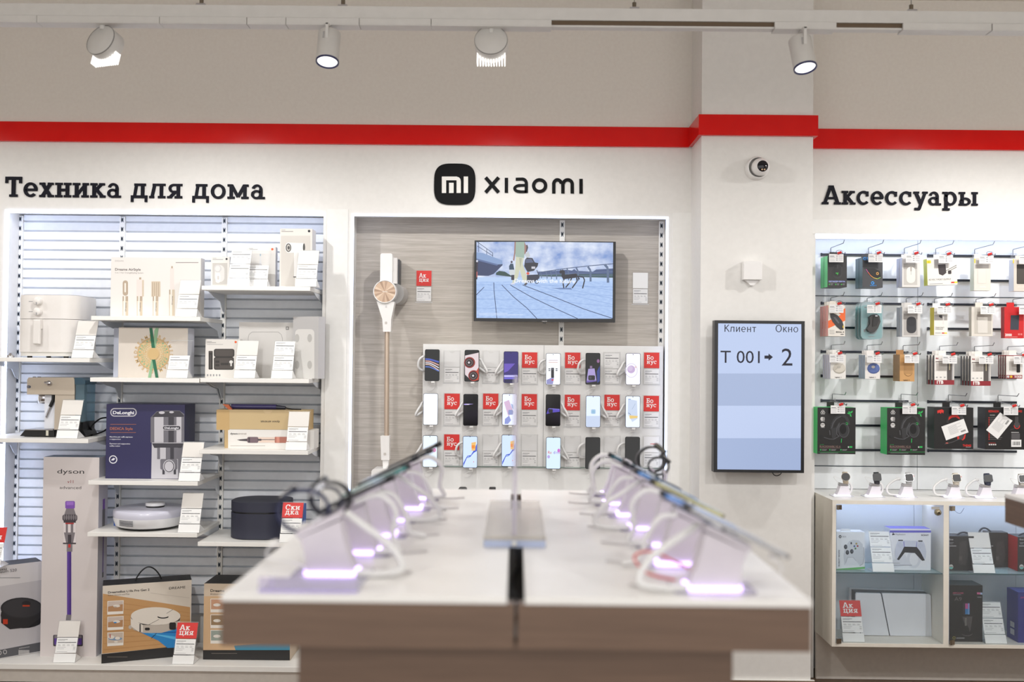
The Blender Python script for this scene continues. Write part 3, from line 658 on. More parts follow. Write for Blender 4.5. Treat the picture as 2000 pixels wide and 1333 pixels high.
b = MB(); g = PX(b, Ye - .0002, 30, 720, 8.333); g.rr(186, 275, 256, 325, 24, CHROME, 1); g.rr(186, 281, 250, 319, 18, mat((40, 46, 66), .4), 2); g.rect(186, 295, 236, 305, CHROME, 3); b.build('badge', r, r.location)
for x in (218, 294):
    q = P(x, 150); b = MB(); b.cyl((q[0], Ye + .06, q[1]), (q[0], Ye + .06, q[1] + .003), .009, BLACK, n=16); b.build('button', r, r.location)
b = MB(); pts = [(P(1100, 1000)[0], Ye + .1, z0 + .03), (X(181, 5.02), 5.02, z0 + .05), (X(196, 5.05), 5.06, z0 + .085), (X(212, 5.07), 5.09, z0 + .09)]
b.tube(spline(pts), .004, BLACK); pts = [(P(1110, 1080)[0], Ye + .1, z0 + .008), (X(185, 5.02), 5.02, z0 + .006), (X(203, 5.05), 5.06, z0 + .022), (X(215, 5.07), 5.09, z0 + .05)]; b.tube(spline(pts), .004, BLACK); b.build('power_cord', r, r.location)
price_tag(130, 857, YS + .012, SH['A2'], 'blank', 'price stand with blank header leaning before the espresso machine')
# --- cream box with the paper wreath
def d(g):
    K1 = mat((198, 168, 120), .6); K2 = mat((212, 186, 142), .6); G1 = mat((38, 104, 76), .6); G2 = mat((136, 176, 138), .6); G3 = mat((150, 188, 150), .6)
    cx, cy = 1000, 515
    g.ell(cx, cy, 318, 318, K2, 1, n=40); g.ring(cx, cy, 320, 320, 12, K1, 2)
    for rr_, n, w, c in ((272, 26, 30, G2), (228, 30, 22, G3), (186, 30, 18, mat((196, 206, 178), .6)), (152, 26, 14, mat((224, 220, 202), .6))):
        for i in range(n):
            a = 2 * PI * i / n + rr_; x, y = cx + rr_ * math.cos(a), cy + rr_ * math.sin(a)
            if (i * 7 + n) % 5 < 4: g.ell(x, y, w * .62, w * .62, c, 3, n=5)
        g.ring(cx, cy, rr_ + w, rr_ + w, 6, K1, 4)
    m = g.Y / F_PX / 10
    for i, ch in enumerate('DREAME' * 4):
        a = PI * .5 - 2 * PI * i / 24 - .1; x, y = cx + 352 * math.cos(a), cy - 352 * math.sin(a); q = g.p(x, y)
        vs, fs, w = text_geo(ch, .03); s = 58 * m / CAP; t = a - PI / 2 if True else 0
        g.b.add([(q[0] + ((vx - w / 2) * math.cos(t) - (vy - CAP / 2) * math.sin(t)) * s, g.yy(2), q[1] + ((vx - w / 2) * math.sin(t) + (vy - CAP / 2) * math.cos(t)) * s) for vx, vy in vs], fs, K1)
    g.poly([(1018, 60), (1045, 10), (1100, 10), (1040, 400), (1000, 400)], G2, 5); g.poly([(920, 10), (978, 10), (1032, 400), (966, 400)], G1, 6)
    g.poly([(965, 620), (1010, 620), (948, 990), (892, 990)], G2, 5); g.poly([(972, 620), (1036, 620), (1100, 990), (1042, 990)], G1, 6)
    g.ell(cx, cy, 110, 115, mat((206, 176, 124), .6), 7); g.rect(1385, 250, 1540, 256, mat((232, 226, 216), .5), 1)
carton('gift_box', 231.5, 640.5, 366.5, YS + .09, SH['B2'], .10, (214, 205, 194), 'cream carton with a round gold and green paper wreath and ribbon print', 'box', d, side=(214, 216, 226), crop=(200, 640, 10.0))
carton('appliance_box', 222, 641, 235, YS + .20, SH['B2'], .08, (206, 210, 224), 'pale lavender carton edge showing behind the wreath carton', 'box')
price_tag(345, 739, YS + .006, SH['B2'], 'clear', 'price stand with empty clear header before the wreath carton')
# --- navy coffee maker box
def d(g):
    NV = mat((44, 42, 84), .45); SIL = mat((196, 194, 200), .35); SD = mat((112, 110, 118), .35); SDD = mat((58, 56, 64), .35); OR = mat((184, 110, 74), .5); WT = mat((226, 226, 232), .5)
    g.rr(958, 523, 1186, 596, 34, SIL, 1); g.rr(966, 531, 1178, 588, 28, NV, 2); g.text('DeLonghi', 980, 574, 26, WT, 3, x1=1164, bold=.03)
    g.rect(958, 662, 1182, 665, OR); g.rect(958, 733, 1180, 736, OR); g.text('DEDICA Style', 955, 711, 22, OR, x1=1152, bold=.01)
    for t, y, w in (('Macchina per caffè espresso', 777, 200), ('e cappuccino', 797, 96), ('Espresso and cappuccino', 836, 178), ('coffee maker', 856, 92)): g.text(t, 952, y, 11, WT, x1=952 + w, bold=.01)
    g.ring(982, 969, 36, 36, 8, WT); g.poly([(962, 975), (984, 955), (1002, 962), (984, 978)], WT)
    # the printed machine
    g.poly([(1312, 1135), (1318, 820), (1600, 820), (1600, 1135)], SIL, 1); g.rect(1545, 840, 1600, 1135, SD, 2)
    g.poly([(1308, 822), (1308, 605), (1360, 552), (1440, 543), (1560, 545), (1600, 575), (1600, 822)], SD, 2); g.rect(1340, 590, 1420, 820, SIL, 3); g.rect(1462, 600, 1510, 820, SDD, 3); g.rect(1532, 600, 1575, 820, SIL, 3)
    g.poly([(1320, 600), (1362, 555), (1560, 548), (1596, 585), (1596, 597)], SDD, 4); g.ell(1405, 562, 26, 12, SIL, 5); g.ell(1490, 558, 20, 9, SIL, 5)
    g.rr(1410, 672, 1572, 716, 20, SIL, 5); g.rr(1416, 678, 1566, 710, 15, SDD, 6); g.text('DeLonghi', 1430, 702, 16, WT, 7, x1=1552, bold=.03)
    g.poly([(1340, 868), (1320, 828), (1600, 828), (1575, 868)], SDD, 3); g.rect(1365, 866, 1545, 965, SD, 3); g.rect(1390, 866, 1440, 965, SIL, 4); g.rect(1478, 866, 1510, 965, SDD, 4)
    g.rr(1392, 965, 1540, 1056, 12, SD, 3); g.ell(1468, 1028, 52, 58, SIL, 5); g.ell(1468, 1028, 44, 50, SDD, 6); g.ell(1468, 1028, 38, 44, SIL, 7); g.rect(1410, 1056, 1430, 1098, SDD, 3); g.rect(1508, 1056, 1528, 1098, SDD, 3)
o = carton('appliance_box', 207.5, 790.5, 360.5, YS + .092, SH['B3'], .16, (44, 42, 84), 'navy carton picturing a silver espresso maker', 'box', d, side=(40, 40, 76), crop=c6)
price_tag(369, 939, YS + .008, SH['B3'], 'blank', 'price stand with blank header at the corner of the navy coffee carton')
# --- white robot vacuum on its shelf
c = at(293, 1020, 5.015); zr0 = SH['B4']; RW = noisy('robot_white', (226, 226, 228), (232, 232, 234), 20, .3)
r = empty('robot_vacuum', (c.x, 5.015, zr0), 'round white robot vacuum with a raised sensor turret, out of its box', 'robot vacuum')
b = MB(); b.lathe([(0, .012), (.150, .012), (.163, .018), (.172, .045), (.174, .058), (.174, .060)], RW, (c.x, 5.015, zr0), n=48); b.build('lower_shell', r, r.location)
b = MB(); b.lathe([(.1735, .060), (.175, .075), (.172, .092), (.165, .097), (0, .099)], mat((208, 208, 222), .2), (c.x, 5.015, zr0), n=48); b.build('top_cover', r, r.location)
b = MB(); b.lathe([(.045, .097), (.045, .106)], BLACK, (c.x + .02, 5.03, zr0)); b.lathe([(.047, .106), (.047, .117), (.043, .120), (0, .121)], RW, (c.x + .02, 5.03, zr0)); b.build('sensor_turret', r, r.location)
b = MB(); b.lathe([(0, .001), (.13, .001), (.15, .012)], BLACK, (c.x, 5.015, zr0), n=40); b.build('underside', r, r.location)
b = MB()
for k in range(8):
    a = math.radians(238 + k * 3.4)
    for j in range(5): p = Vector((c.x + .1745 * math.cos(a), 5.015 + .1745 * math.sin(a), zr0 + .028 + j * .006)); b.box(p.x - .004, p.x + .004, p.y - .001, p.y + .004, p.z, p.z + .003, mat((120, 120, 124), .5))
b.build('vent', r, r.location)
b = MB(); q = at(220, 1014, 5.0); b.box(q.x - .006, q.x + .008, 5.03, 5.06, zr0, zr0 + .085, mat((40, 92, 176), .5)); o = b.build('blue_card', org=(q.x, 5.04, zr0)); tag(o, 'small blue card standing behind the unboxed white robot vacuum', 'card')
price_tag(368, 1041, YS + .008, SH['B4'], 'blank', 'price stand with blank header before the unboxed white robot vacuum')
# --- tall vacuum carton on the plinth
def d(g):
    PU = mat((92, 62, 150), .4); PU2 = mat((128, 82, 176), .4); ST = mat((128, 122, 126), .3); SD = mat((66, 60, 66), .4); WT = mat((226, 218, 218), .5)
    S = lambda *a, **k: g.text(*a, **k)
    S('dyson', 497, 1090, 38, mat((38, 36, 38), .5), x1=730, bold=.0); S('v11', 585, 1174, 26, mat((150, 42, 50), .5), x1=637); S('advanced', 518, 1224, 24, mat((70, 66, 68), .5), x1=705)
    h = PX(g.b, g.Y, 0, 930, 3.309)
    h.rr(422, 163, 484, 212, 8, PU2, 1); h.rect(430, 168, 476, 190, mat((156, 110, 200), .4), 2); h.poly([(428, 212), (478, 212), (498, 275), (408, 275)], ST, 1); h.rr(404, 250, 500, 292, 14, SD, 2)
    for i in range(6): h.ell(416 + i * 15, 268, 6, 18, ST, 3, n=12)
    h.rect(412, 290, 490, 303, SD, 3); h.poly([(410, 303), (492, 303), (490, 438), (412, 438)], WT, 2); h.rect(426, 303, 474, 376, ST, 3); h.rect(440, 303, 458, 376, WT, 4); h.rect(424, 303, 478, 312, mat((176, 60, 60), .4), 5); h.poly([(414, 366), (486, 366), (472, 440), (430, 440)], ST, 4); h.rect(440, 380, 462, 438, SD, 5); h.rect(408, 432, 492, 440, SD, 5)
    h.rect(432, 440, 468, 490, ST, 3); h.rect(442, 442, 457, 464, mat((196, 54, 50), .4), 4); h.rect(434, 490, 461, 898, PU, 2); h.rect(450, 490, 457, 898, mat((70, 46, 120), .4), 3); h.poly([(430, 898), (462, 898), (458, 935), (426, 935)], ST, 3)
    h.rr(344, 1028, 536, 1102, 8, SD, 1); h.rr(352, 1040, 528, 1092, 6, PU, 2); h.rect(352, 1030, 528, 1050, ST, 3); [h.poly([(480 + i * 14, 1092), (490 + i * 14, 1092), (476 + i * 14, 1052), (468 + i * 14, 1052)], PU2, 3) for i in range(3)]
o = carton('vacuum_box', 84.5, 893.5, 193.5, 4.955, zbase, .11, (214, 206, 204), 'tall pale carton picturing a purple stick vacuum', 'box', d, side=(206, 204, 214), top=(120, 134, 150), crop=c6)
# printing on the narrow side of the tall carton
b = MB(); xs = X(193.5, 4.955, 933) + .0006; PUm = mat((92, 62, 150), .4)
def sd(y0, y1, u0, u1, m): b.add([(xs, 4.955 + .11 * u0, Z(y1, 5.0, 200)), (xs, 4.955 + .11 * u1, Z(y1, 5.0, 200)), (xs, 4.955 + .11 * u1, Z(y0, 5.0, 200)), (xs, 4.955 + .11 * u0, Z(y0, 5.0, 200))], [(0, 1, 2, 3)], m)
sd(976, 996, .45, .68, mat((128, 82, 176), .4)); sd(996, 1034, .42, .72, mat((120, 116, 120), .4)); sd(1034, 1120, .52, .62, PUm); sd(1120, 1130, .5, .66, mat((90, 88, 92), .4))
b.build('side_print', o, o.location)
price_tag(125, 1297, YS + .014, zbase, 'blank', 'price stand with blank header at the foot of the tall vacuum carton', yaw=.06)
# --- robot vacuum cartons on the plinth
def robot_carton(name, org, rot, w, h, D, label, draw, crop, lift=.065, handle=True, pale=(214, 204, 190), black=(36, 34, 34), side=None):
    b = MB(); b.box(0, w, 0, D, 0, h, mat(pale, .5), side=mat(side or pale, .5), top=mat(black, .5))
    draw(LP(b, w, h, *crop, org, rot)); o = b.build(name); o.location = (org[0], org[1], org[2] + .0015); o.rotation_euler = (0, 0, rot); tag(o, label, 'box', 'robot vacuum cartons on the plinth')
    if handle:
        b = MB(); n = 14; pts = [(w * .36 + w * .30 * i / n, D * .5, h + lift * math.sin(PI * i / n) ** .8) for i in range(n + 1)]; b.tube(pts, .0035, BLACK); b.build('handle', o)
    return o
def robot_art(g, OAKp=(190, 146, 96)):
    WD = mat(OAKp, .5); WD2 = mat((176, 128, 80), .5); K = mat((34, 32, 32), .5); PW = mat((222, 214, 202), .45); PS = mat((186, 176, 164), .45); BL = mat((44, 132, 196), .4)
    g.poly([(140, 340), (1275, 515), (1278, 1010), (130, 1120)], WD, 1); g.poly([(120, 1128), (1285, 1003), (1285, 1152), (120, 1254)], K, 2)
    for i in range(9): g.line([(150, 430 + i * 80), (1270, 590 + i * 46)], 5, WD2, 2)
    g.line([(760, 330), (1270, 395)], 4, PS, 1)
    g.text('DreameBot L10s Pro Gen 2', 207, 336, 26, mat((44, 40, 40), .5), 3, x1=745, bold=.015); g.text('Robot Vacuum and Mop', 207, 370, 17, mat((110, 100, 92), .5), 3, x1=485); g.text('DREAME', 1000, 284, 30, mat((52, 48, 46), .5), 3, x1=1213)
    g.poly([(620, 838), (1110, 790), (1100, 1040), (980, 1046), (860, 950)], BL, 3); g.poly([(720, 850), (1100, 900), (1090, 940)], mat((90, 180, 226), .4), 4); g.poly([(780, 850), (1105, 830), (1100, 850)], mat((26, 92, 160), .4), 4)
    g.ell(495, 775, 22, 26, PS, 3); g.poly([(502, 640), (1150, 600), (1145, 720), (1080, 800), (900, 850), (660, 850), (540, 810), (500, 760)], PS, 4); g.poly([(502, 640), (1150, 610), (1140, 690), (900, 745), (640, 745), (520, 690)], mat((60, 58, 56), .4), 5); g.ell(826, 630, 322, 116, PW, 6, n=40)
    g.poly([(500, 660), (660, 745), (660, 838), (600, 830), (505, 760)], PW, 6); g.rect(614, 730, 634, 836, mat((96, 92, 88), .4), 7); g.rr(686, 780, 750, 815, 16, K, 7); g.rr(1004, 712, 1090, 806, 20, K, 7)
    g.line([(735, 742), (870, 672)], 4, K, 7); g.line([(960, 600), (1050, 545)], 4, K, 7); g.ell(922, 640, 72, 22, K, 7); g.ell(922, 618, 74, 30, PW, 8); g.line([(770, 918), (836, 855)], 6, K, 7)
    for y, bl in ((424, 0), (628, 1), (834, 2)):
        g.poly([(198, y + 12), (410, y), (406, y + 176), (196, y + 190)], mat((232, 226, 216), .5), 3); g.poly([(206, y + 18), (402, y + 8), (400, y + 142), (204, y + 150)], mat((176, 132, 92) if bl < 2 else (196, 180, 164), .5), 4)
        if bl < 2: g.poly([(206, y + 18), (402, y + 8), (402, y + 50), (206, y + 84)], mat((200, 184, 172), .5), 5); g.ell(318, y + 74, 46, 18, PW, 6); g.ell(300, y + 86, 20, 8, BL if bl else PS, 7)
        else: g.ell(300, y + 90, 90, 22, mat((120, 150, 180), .5), 5); g.ell(250, y + 70, 40, 24, PW, 6); g.ell(330, y + 84, 34, 20, PW, 6); g.rect(228, y + 30, 240, y + 80, mat((170, 60, 50), .5), 6); g.ell(310, y + 130, 26, 12, PW, 6)
    g.rect(195, 1160, 460, 1166, mat((120, 112, 104), .5), 3)
robot_carton('robot_vacuum_box', (X(198, YS + .006, 1297), YS + .006, zbase), math.radians(21.5), .412, .375, .13, 'black-topped oak-print carton of a white robot vacuum, turned at an angle, looped handle on top', robot_art, (180, 1110, 6.665), side=(206, 190, 168))
price_tag(357, 1297, YS + .010, zbase, 'Ак|ция', 'price stand with red promotion header beside the angled robot vacuum carton')
yb2 = 4.93
def art2(g):
    WD = mat((206, 172, 134), .5); K = mat((34, 32, 32), .5)
    g.rect(318, 700, 830, 780, mat((206, 188, 166), .5), 1); g.rect(318, 780, 830, 1130, WD, 1); g.rect(314, 1128, 880, 1194, K, 2); g.poly([(520, 1100), (880, 1070), (880, 1128), (530, 1128)], mat((60, 140, 170), .4), 2)
    g.text('Dreame', 368, 752, 17, mat((44, 40, 40), .5), 3, x1=458, bold=.015); g.text('Робот-пылесос', 369, 771, 9, mat((110, 100, 92), .5), 3, x1=500)
    for y, c in ((796, (196, 150, 120)), (898, (150, 124, 92)), (998, (150, 160, 150))): g.rect(368, y, 470, y + 88, mat((232, 226, 216), .5), 3); g.rect(372, y + 4, 466, y + 68, mat(c, .5), 4); g.ell(410, y + 40, 24, 10, mat((226, 220, 210), .5), 5)
    g.rect(374, 1148, 540, 1151, mat((120, 112, 104), .5), 3)
robot_carton('robot_vacuum_box', (X(396.5, yb2, 1290), yb2, zbase), 0, .43, .373, .2, 'second black-topped robot vacuum carton, standing square and half hidden by the counter', art2, (300, 930, 3.3075), handle=False, pale=(206, 188, 166))
def art3(g):
    GR = mat((186, 182, 184), .5); K = mat((38, 36, 38), .45); D1 = mat((84, 84, 88), .5); WT = mat((220, 216, 214), .5)
    g.poly([(-550, 540), (385, 395), (372, 970), (-550, 1140)], GR, 1); g.poly([(-550, 1145), (372, 968), (370, 1050), (-550, 1212)], D1, 2)
    g.text('xiaomi', -108, 325, 24, K, 3, x1=60); g.text('Robot Vacuum S20', -190, 356, 26, mat((90, 88, 90), .5), 3, x1=152); g.rect(-100, 372, 185, 378, GREYT, 3)
    g.ell(215, 720, 210, 120, mat((30, 30, 32), .4), 3); g.poly([(8, 700), (370, 650), (376, 740), (260, 830), (90, 850), (10, 790)], mat((44, 43, 45), .35), 4); g.ell(200, 655, 196, 98, mat((46, 45, 48), .4), 5); g.ell(200, 655, 180, 86, mat((56, 55, 58), .4), 6)
    g.ell(240, 612, 40, 26, K, 7); g.rect(206, 625, 272, 640, mat((170, 62, 36), .4), 8); g.rect(26, 756, 70, 802, mat((182, 58, 36), .4), 7)
    g.ring(45, 1058, 17, 20, 4, WT, 4); g.ring(-5, 1066, 17, 20, 4, WT, 4); [g.rect(170 + i * 4, 1040, 172 + i * 4, 1084, WT, 4) for i in range(25)]; g.text('xiaomi', 172, 1030, 10, WT, 4, x1=268)
w3 = .44; ang = math.radians(40); xr_, yr_ = X(79, 5.02, 1273), 5.02
robot_carton('robot_vacuum_box', (xr_ - w3 * math.cos(ang), yr_ - w3 * math.sin(ang), zbase), ang, w3, .455, .12, 'grey carton of a dark robot vacuum beside the tall pale carton', art3, (0, 1050, 4.708), lift=.018, pale=(206, 202, 202), side=(206, 202, 202))
price_tag(-21, 1094, 4.845, zbase + .459, 'Ак|ция', 'price stand with red promotion header on the grey robot vacuum carton')
# --- narrow bay, top shelf
LG = mat((150, 146, 142), .5)
def d(g):
    g.rect(378, 507, 506, 694, mat((198, 194, 188), .5)); g.ell(500, 472, 9, 9, INK, 1); g.rect(380, 464, 412, 467, GREYT); g.rect(380, 474, 470, 479, GREYT)
    g.rr(398, 525, 482, 672, 40, mat((222, 220, 216), .4), 2); g.rr(405, 590, 446, 680, 20, mat((236, 234, 230), .4), 3); g.rr(420, 618, 436, 652, 8, mat((206, 202, 198), .4), 4); g.ell(424, 555, 32, 34, mat((206, 204, 202), .4), 4); g.ell(424, 555, 22, 24, mat((220, 218, 216), .4), 5)
carton('appliance_box', 411.8, 501.5, 448, YS + .09, SH['C1'], .05, (226, 223, 217), 'small white carton picturing a lint remover', 'box', d, side=(206, 204, 206), crop=c5)
price_tag(464, 559, YS + .008, SH['C1'], 'double', 'price stand with two price cards beside the small lint remover carton')
def d(g):
    g.ell(897, 387, 10, 10, mat((226, 96, 44), .5)); g.rect(694, 378, 730, 381, GREYT); g.rect(700, 387, 770, 391, GREYT)
    g.rect(782, 515, 803, 706, mat((236, 236, 236), .4)); g.rect(799, 515, 804, 706, mat((196, 196, 200), .4), 2); g.poly([(780, 520), (805, 520), (798, 490), (797, 445), (791, 445), (788, 490)], mat((222, 222, 224), .4)); g.rect(789, 428, 798, 446, mat((150, 178, 196), .5), 2); g.rr(787, 560, 798, 576, 4, LG, 3)
carton('appliance_box', 480.8, 482.5, 538, YS + .152, SH['C1'], .04, (228, 225, 220), 'white carton picturing an electric toothbrush', 'box', d, side=(210, 208, 210), crop=c5)
price_tag(501, 559, YS + .062, SH['C1'], 'clear', 'clear price stand with empty header, overlapping the toothbrush carton')
def d(g):
    g.rect(972, 270, 1228, 706, mat((206, 201, 194), .5)); g.ell(1216, 230, 11, 11, INK); g.rect(976, 218, 1010, 222, GREYT); g.rect(976, 230, 1078, 236, LG)
    WH = mat((236, 234, 231), .35); DK = mat((70, 68, 66), .4)
    g.poly([(1040, 330), (1166, 334), (1182, 370), (1176, 408), (1040, 420)], WH, 2); g.ell(1172, 372, 10, 36, DK, 2); g.poly([(1085, 410), (1140, 408), (1118, 628), (1086, 626)], WH, 3); g.poly([(1120, 420), (1140, 408), (1118, 628), (1108, 628)], mat((204, 200, 196), .4), 4); g.ell(1038, 374, 30, 45, WH, 4); g.ell(1038, 374, 24, 37, mat((190, 186, 180), .4), 5); g.ring(1038, 374, 24, 37, 8, DK, 6); g.ell(1040, 375, 10, 15, DK, 7); g.rect(1080, 624, 1104, 632, DK, 5); g.line([(1100, 632), (1096, 704)], 8, WH, 5)
carton('appliance_box', 546.5, 447, 609.5, YS + .092, SH['C1'], .09, (222, 218, 211), 'tall greige carton picturing a white hair dryer', 'box', d, side=(212, 212, 216), crop=c5)
price_tag(597, 557, YS + .008, SH['C1'], 'blank', 'price stand with blank header before the tall hair dryer carton')
# --- narrow bay, second shelf
def d(g):
    BK = mat((50, 46, 44), .45); BK2 = mat((76, 70, 66), .45)
    h = PX(g.b, g.Y, *c7); g.ell(579, 1193, 10, 10, mat((226, 96, 44), .5)); g.rect(330, 1186, 372, 1190, GREYT); g.rect(330, 1196, 408, 1201, LG); g.rect(330, 1212, 470, 1215, GREYT)
    h.rr(344, 26, 380, 188, 6, BK); h.rect(346, 26, 378, 42, BK2, 2); h.rect(356, 60, 366, 180, BK2, 2); h.rr(390, 8, 568, 80, 18, BK); h.rr(400, 14, 558, 72, 12, BK2, 2); h.rr(390, 80, 564, 190, 16, BK); h.rr(398, 88, 556, 182, 12, BK2, 2)
    for x, y in ((420, 120), (420, 150), (466, 140), (500, 140)): h.rr(x - 16, y - 10, x + 18, y + 10, 4, BK, 3)
    h.ell(540, 122, 16, 14, mat((226, 224, 220), .4), 3); h.rect(534, 130, 546, 158, mat((226, 224, 220), .4), 3)
    for i in range(5): h.rect(330 + i * 26, 228, 342 + i * 26, 246, GREYT)
carton('appliance_box', 401, 663, 468, YS + .09, SH['C2'], .05, (224, 220, 214), 'white carton picturing a black grooming kit', 'box', d, side=(214, 212, 210), crop=c5)
price_tag(477, 740, YS + .006, SH['C2'], 'blank', 'price stand with blank header at the corner of the grooming kit carton')
def d(g):
    g.rect(1014, 1059, 1041, 1087, mat((120, 118, 116), .5)); g.rect(1020, 1065, 1035, 1081, mat((196, 194, 192), .5), 2)
    h = PX(g.b, g.Y, *c5); LN = mat((150, 148, 146), .5)
    h.line([(688, 1330), (688, 1160), (694, 1130), (720, 1106), (950, 1106), (976, 1130), (984, 1160), (984, 1330)], 3, LN); h.line([(688, 1330), (688, 1510)], 3, LN); h.line([(984, 1330), (984, 1510)], 3, LN)
carton('appliance_box', 466.5, 630, 575, YS + .17, SH['C2'], .04, (206, 203, 199), 'wide grey carton with a rounded panel outline', 'box', d, side=(196, 195, 196), crop=c5)
price_tag(550, 740, YS + .010, SH['C2'], 'double', 'price stand with two price cards before the wide grey carton')
wq = .150; rq = math.radians(-22)
xq, yq = X(571, YS + .13, 740), YS + .13
b = MB(); hq = Z(619, YS + .11, 600) - SH['C2']; b.box(0, wq, 0, .06, 0, hq, mat((186, 184, 183), .5), side=mat((206, 205, 206), .5))
g = LP(b, wq, hq, *c5, (xq, yq, SH['C2']), rq)
g.rr(1096, 1082, 1262, 1556, 34, mat((216, 214, 210), .5), 1)
for x, y in ((1112, 1160), (1222, 1160), (1112, 1392), (1222, 1392)): g.ell(x, y, 20, 36, mat((186, 184, 180), .5), 2)
g.ell(1311, 980, 9, 14, INK, 1); g.rect(1062, 992, 1084, 1002, GREYT, 1)
o = b.build('appliance_box'); o.location = (xq, yq, SH['C2'] + .0005); o.rotation_euler = (0, 0, rq); tag(o, 'grey carton with four round openings, turned slightly beside the wide grey carton', 'box')
# --- narrow bay, third shelf: hair straightener cartons
def d(g):
    g.text('dyson', 533, 751, 15, mat((50, 46, 46), .5), 2, x1=596, bold=.02); g.text('airstrait', 601, 751, 15, mat((140, 128, 122), .5), 2, x1=674)
    DK = mat((70, 64, 68), .4); PK = mat((226, 204, 190), .4); CP = mat((176, 112, 96), .4); PL = mat((116, 96, 104), .4)
    g.poly([(590, 798), (618, 794), (680, 788), (680, 810), (618, 806)], DK, 2); g.rr(680, 773, 776, 824, 12, PL, 3); g.rect(690, 778, 704, 820, DK, 4); g.rect(776, 776, 920, 822, PK, 2); g.rect(800, 794, 920, 799, DK, 3); g.rr(770, 790, 804, 806, 6, DK, 4); g.rr(918, 772, 1040, 824, 6, CP, 3); g.rect(934, 772, 960, 824, mat((206, 140, 122), .4), 4)
    g.rect(533, 847, 835, 852, mat((190, 184, 178), .5)); g.rect(512, 882, 950, 885, mat((120, 160, 110), .5)); g.rect(482, 712, 513, 887, mat((190, 162, 116), .5), 1)
o = carton('straightener_box', 438.5, 840, 613, YS + .095, SH['C3'], .12, (230, 227, 222), 'long white carton picturing a copper hair straightener, lower of two', 'box', d, side=(222, 219, 214), crop=c7)
zc_ = Z(840, YS + .095, 530) + .001
def d(g):
    g.rect(412, 538, 525, 712, mat((196, 164, 112), .5), 1)
    g.text('dyson airstrait', 795, 632, 17, mat((60, 52, 42), .5), 2, x1=962, flip=True, bold=.01); g.ell(858, 540, 40, 30, mat((208, 184, 142), .5), 2, 180, 360)
carton('straightener_box', 423.2, 801.3, 602.8, YS + .095, zc_, .115, (200, 176, 132), 'gold kraft carton lying upside down on the white straightener carton', 'box', d, side=(196, 166, 116), crop=c7)
q = at(500, 798, YS + .155); zk = Z(801.3, YS + .095, 510)
r = empty('hair_straightener', (q.x, YS + .155, zk), 'dark blue hair straightener with copper tip lying on the gold kraft carton', 'hair straightener')
x0, x1 = X(452, YS + .155, 800), X(540, YS + .155, 800)
b = MB(); b.cyl((x0, YS + .155, zk + .0125), (x1, YS + .155, zk + .0125), .0125, mat((54, 48, 96), .35)); b.build('barrel', r, r.location)
b = MB(); b.prism([(x0, zk + .025), (x0 + .02, zk), (x0 + .002, zk), (x0 - .03, zk + .027)], YS + .10, YS + .12, mat((176, 92, 56), .3, .5)); b.build('tip', r, r.location)['label'] = 'copper pointed tip'
b = MB(); b.cyl((x1, YS + .155, zk + .011), (x1 + .045, YS + .155, zk + .009), .011, mat((40, 42, 58), .4), r1=.008); b.tube(spline([(x1 + .045, YS + .155, zk + .009), (x1 + .08, YS + .12, zk + .005), (x1 + .13, YS + .13, zk + .003)]), .003, BLACK); b.build('cord', r, r.location)
price_tag(578, 880, YS + .010, SH['C3'], 'blank', 'price stand with blank header before the stacked straightener cartons')
# --- narrow bay, lowest shelf
DKB = mat((44, 46, 62), .5); x0, x1 = X(439.3, YS + .05, 1020), X(556, YS + .05, 1020); zz = SH['C4']
pl = rrect(x0, x1, YS + .06, YS + .33, .11, 10); zl_ = Z(1003.5, YS + .05, 500); zt = Z(984, YS + .05, 500)
r = empty('lidded_bin', ((x0 + x1) / 2, YS + .17, zz), 'dark navy oval bin with a flat lid on the lowest narrow shelf', 'bin')
b = MB(); b.prismz(pl, zz + .004, zl_ - .006, DKB, True); b.build('body', r, r.location)
b = MB(); b.prismz([(p[0] * .97 + (x0 + x1) * .015, p[1] * .97 + (YS + .17) * .03) for p in pl], zl_ - .006, zl_ + .002, BLACK, True); b.prismz([(p[0] * .96 + (x0 + x1) * .02, p[1] * .96 + (YS + .17) * .04) for p in pl], zz, zz + .004, BLACK, True); b.build('gap_ring', r, r.location)
b = MB(); b.prismz(pl, zl_ + .002, zt, DKB, True); b.build('lid', r, r.location)
price_tag(566, 1061, YS + .008, SH['C4'], 'Ски|дка', 'price stand with red discount header beside the dark oval bin')
b = MB(); q = at(588, 1020, YS + .1); b.box(q.x - .01, q.x + .012, YS + .1, YS + .16, zz, zz + .17, mat((60, 96, 170), .5)); b.box(q.x - .004, q.x + .006, YS + .095, YS + .1, zz + .11, zz + .13, BLACK); o = b.build('blue_carton', org=(q.x, YS + .13, zz)); tag(o, 'narrow blue carton behind the red discount price stand', 'box')
# ================================================================== phone niche
YBD = 5.125                       # face of the white phone board
D1 = (800, 660, 4.443); D2 = (1040, 660, 4.443)
BRD = noisy('board_white', (226, 225, 223), (230, 229, 227), 30, .4)
bx0, bx1 = X(825, YBD, 800), xm1 - .012
zt, zj = Z(674.5, YBD, 1060), Z(913, YBD, 1060)
r = empty('phone_board', ((bx0 + bx1) / 2, YBD, zj), 'white display board on the wood panel carrying three rows of phones', 'display board')
xs_ = X(1061.5, YBD, 800)
b = MB(); b.box(bx0, xs_ - .001, YBD, YB - .001, zj + .002, zt, BRD); b.box(xs_ + .001, bx1, YBD, YB - .001, zj + .002, zt, BRD); b.box(bx0 + .002, bx1 - .002, YBD + .004, YB - .001, zj + .002, zt - .002, mat((150, 150, 150), .6)); b.build('upper_board', r, r.location)
b = MB(); b.box(bx0, bx1, YBD, YB - .001, .55, zj - .002, BRD); b.build('lower_board', r, r.location)
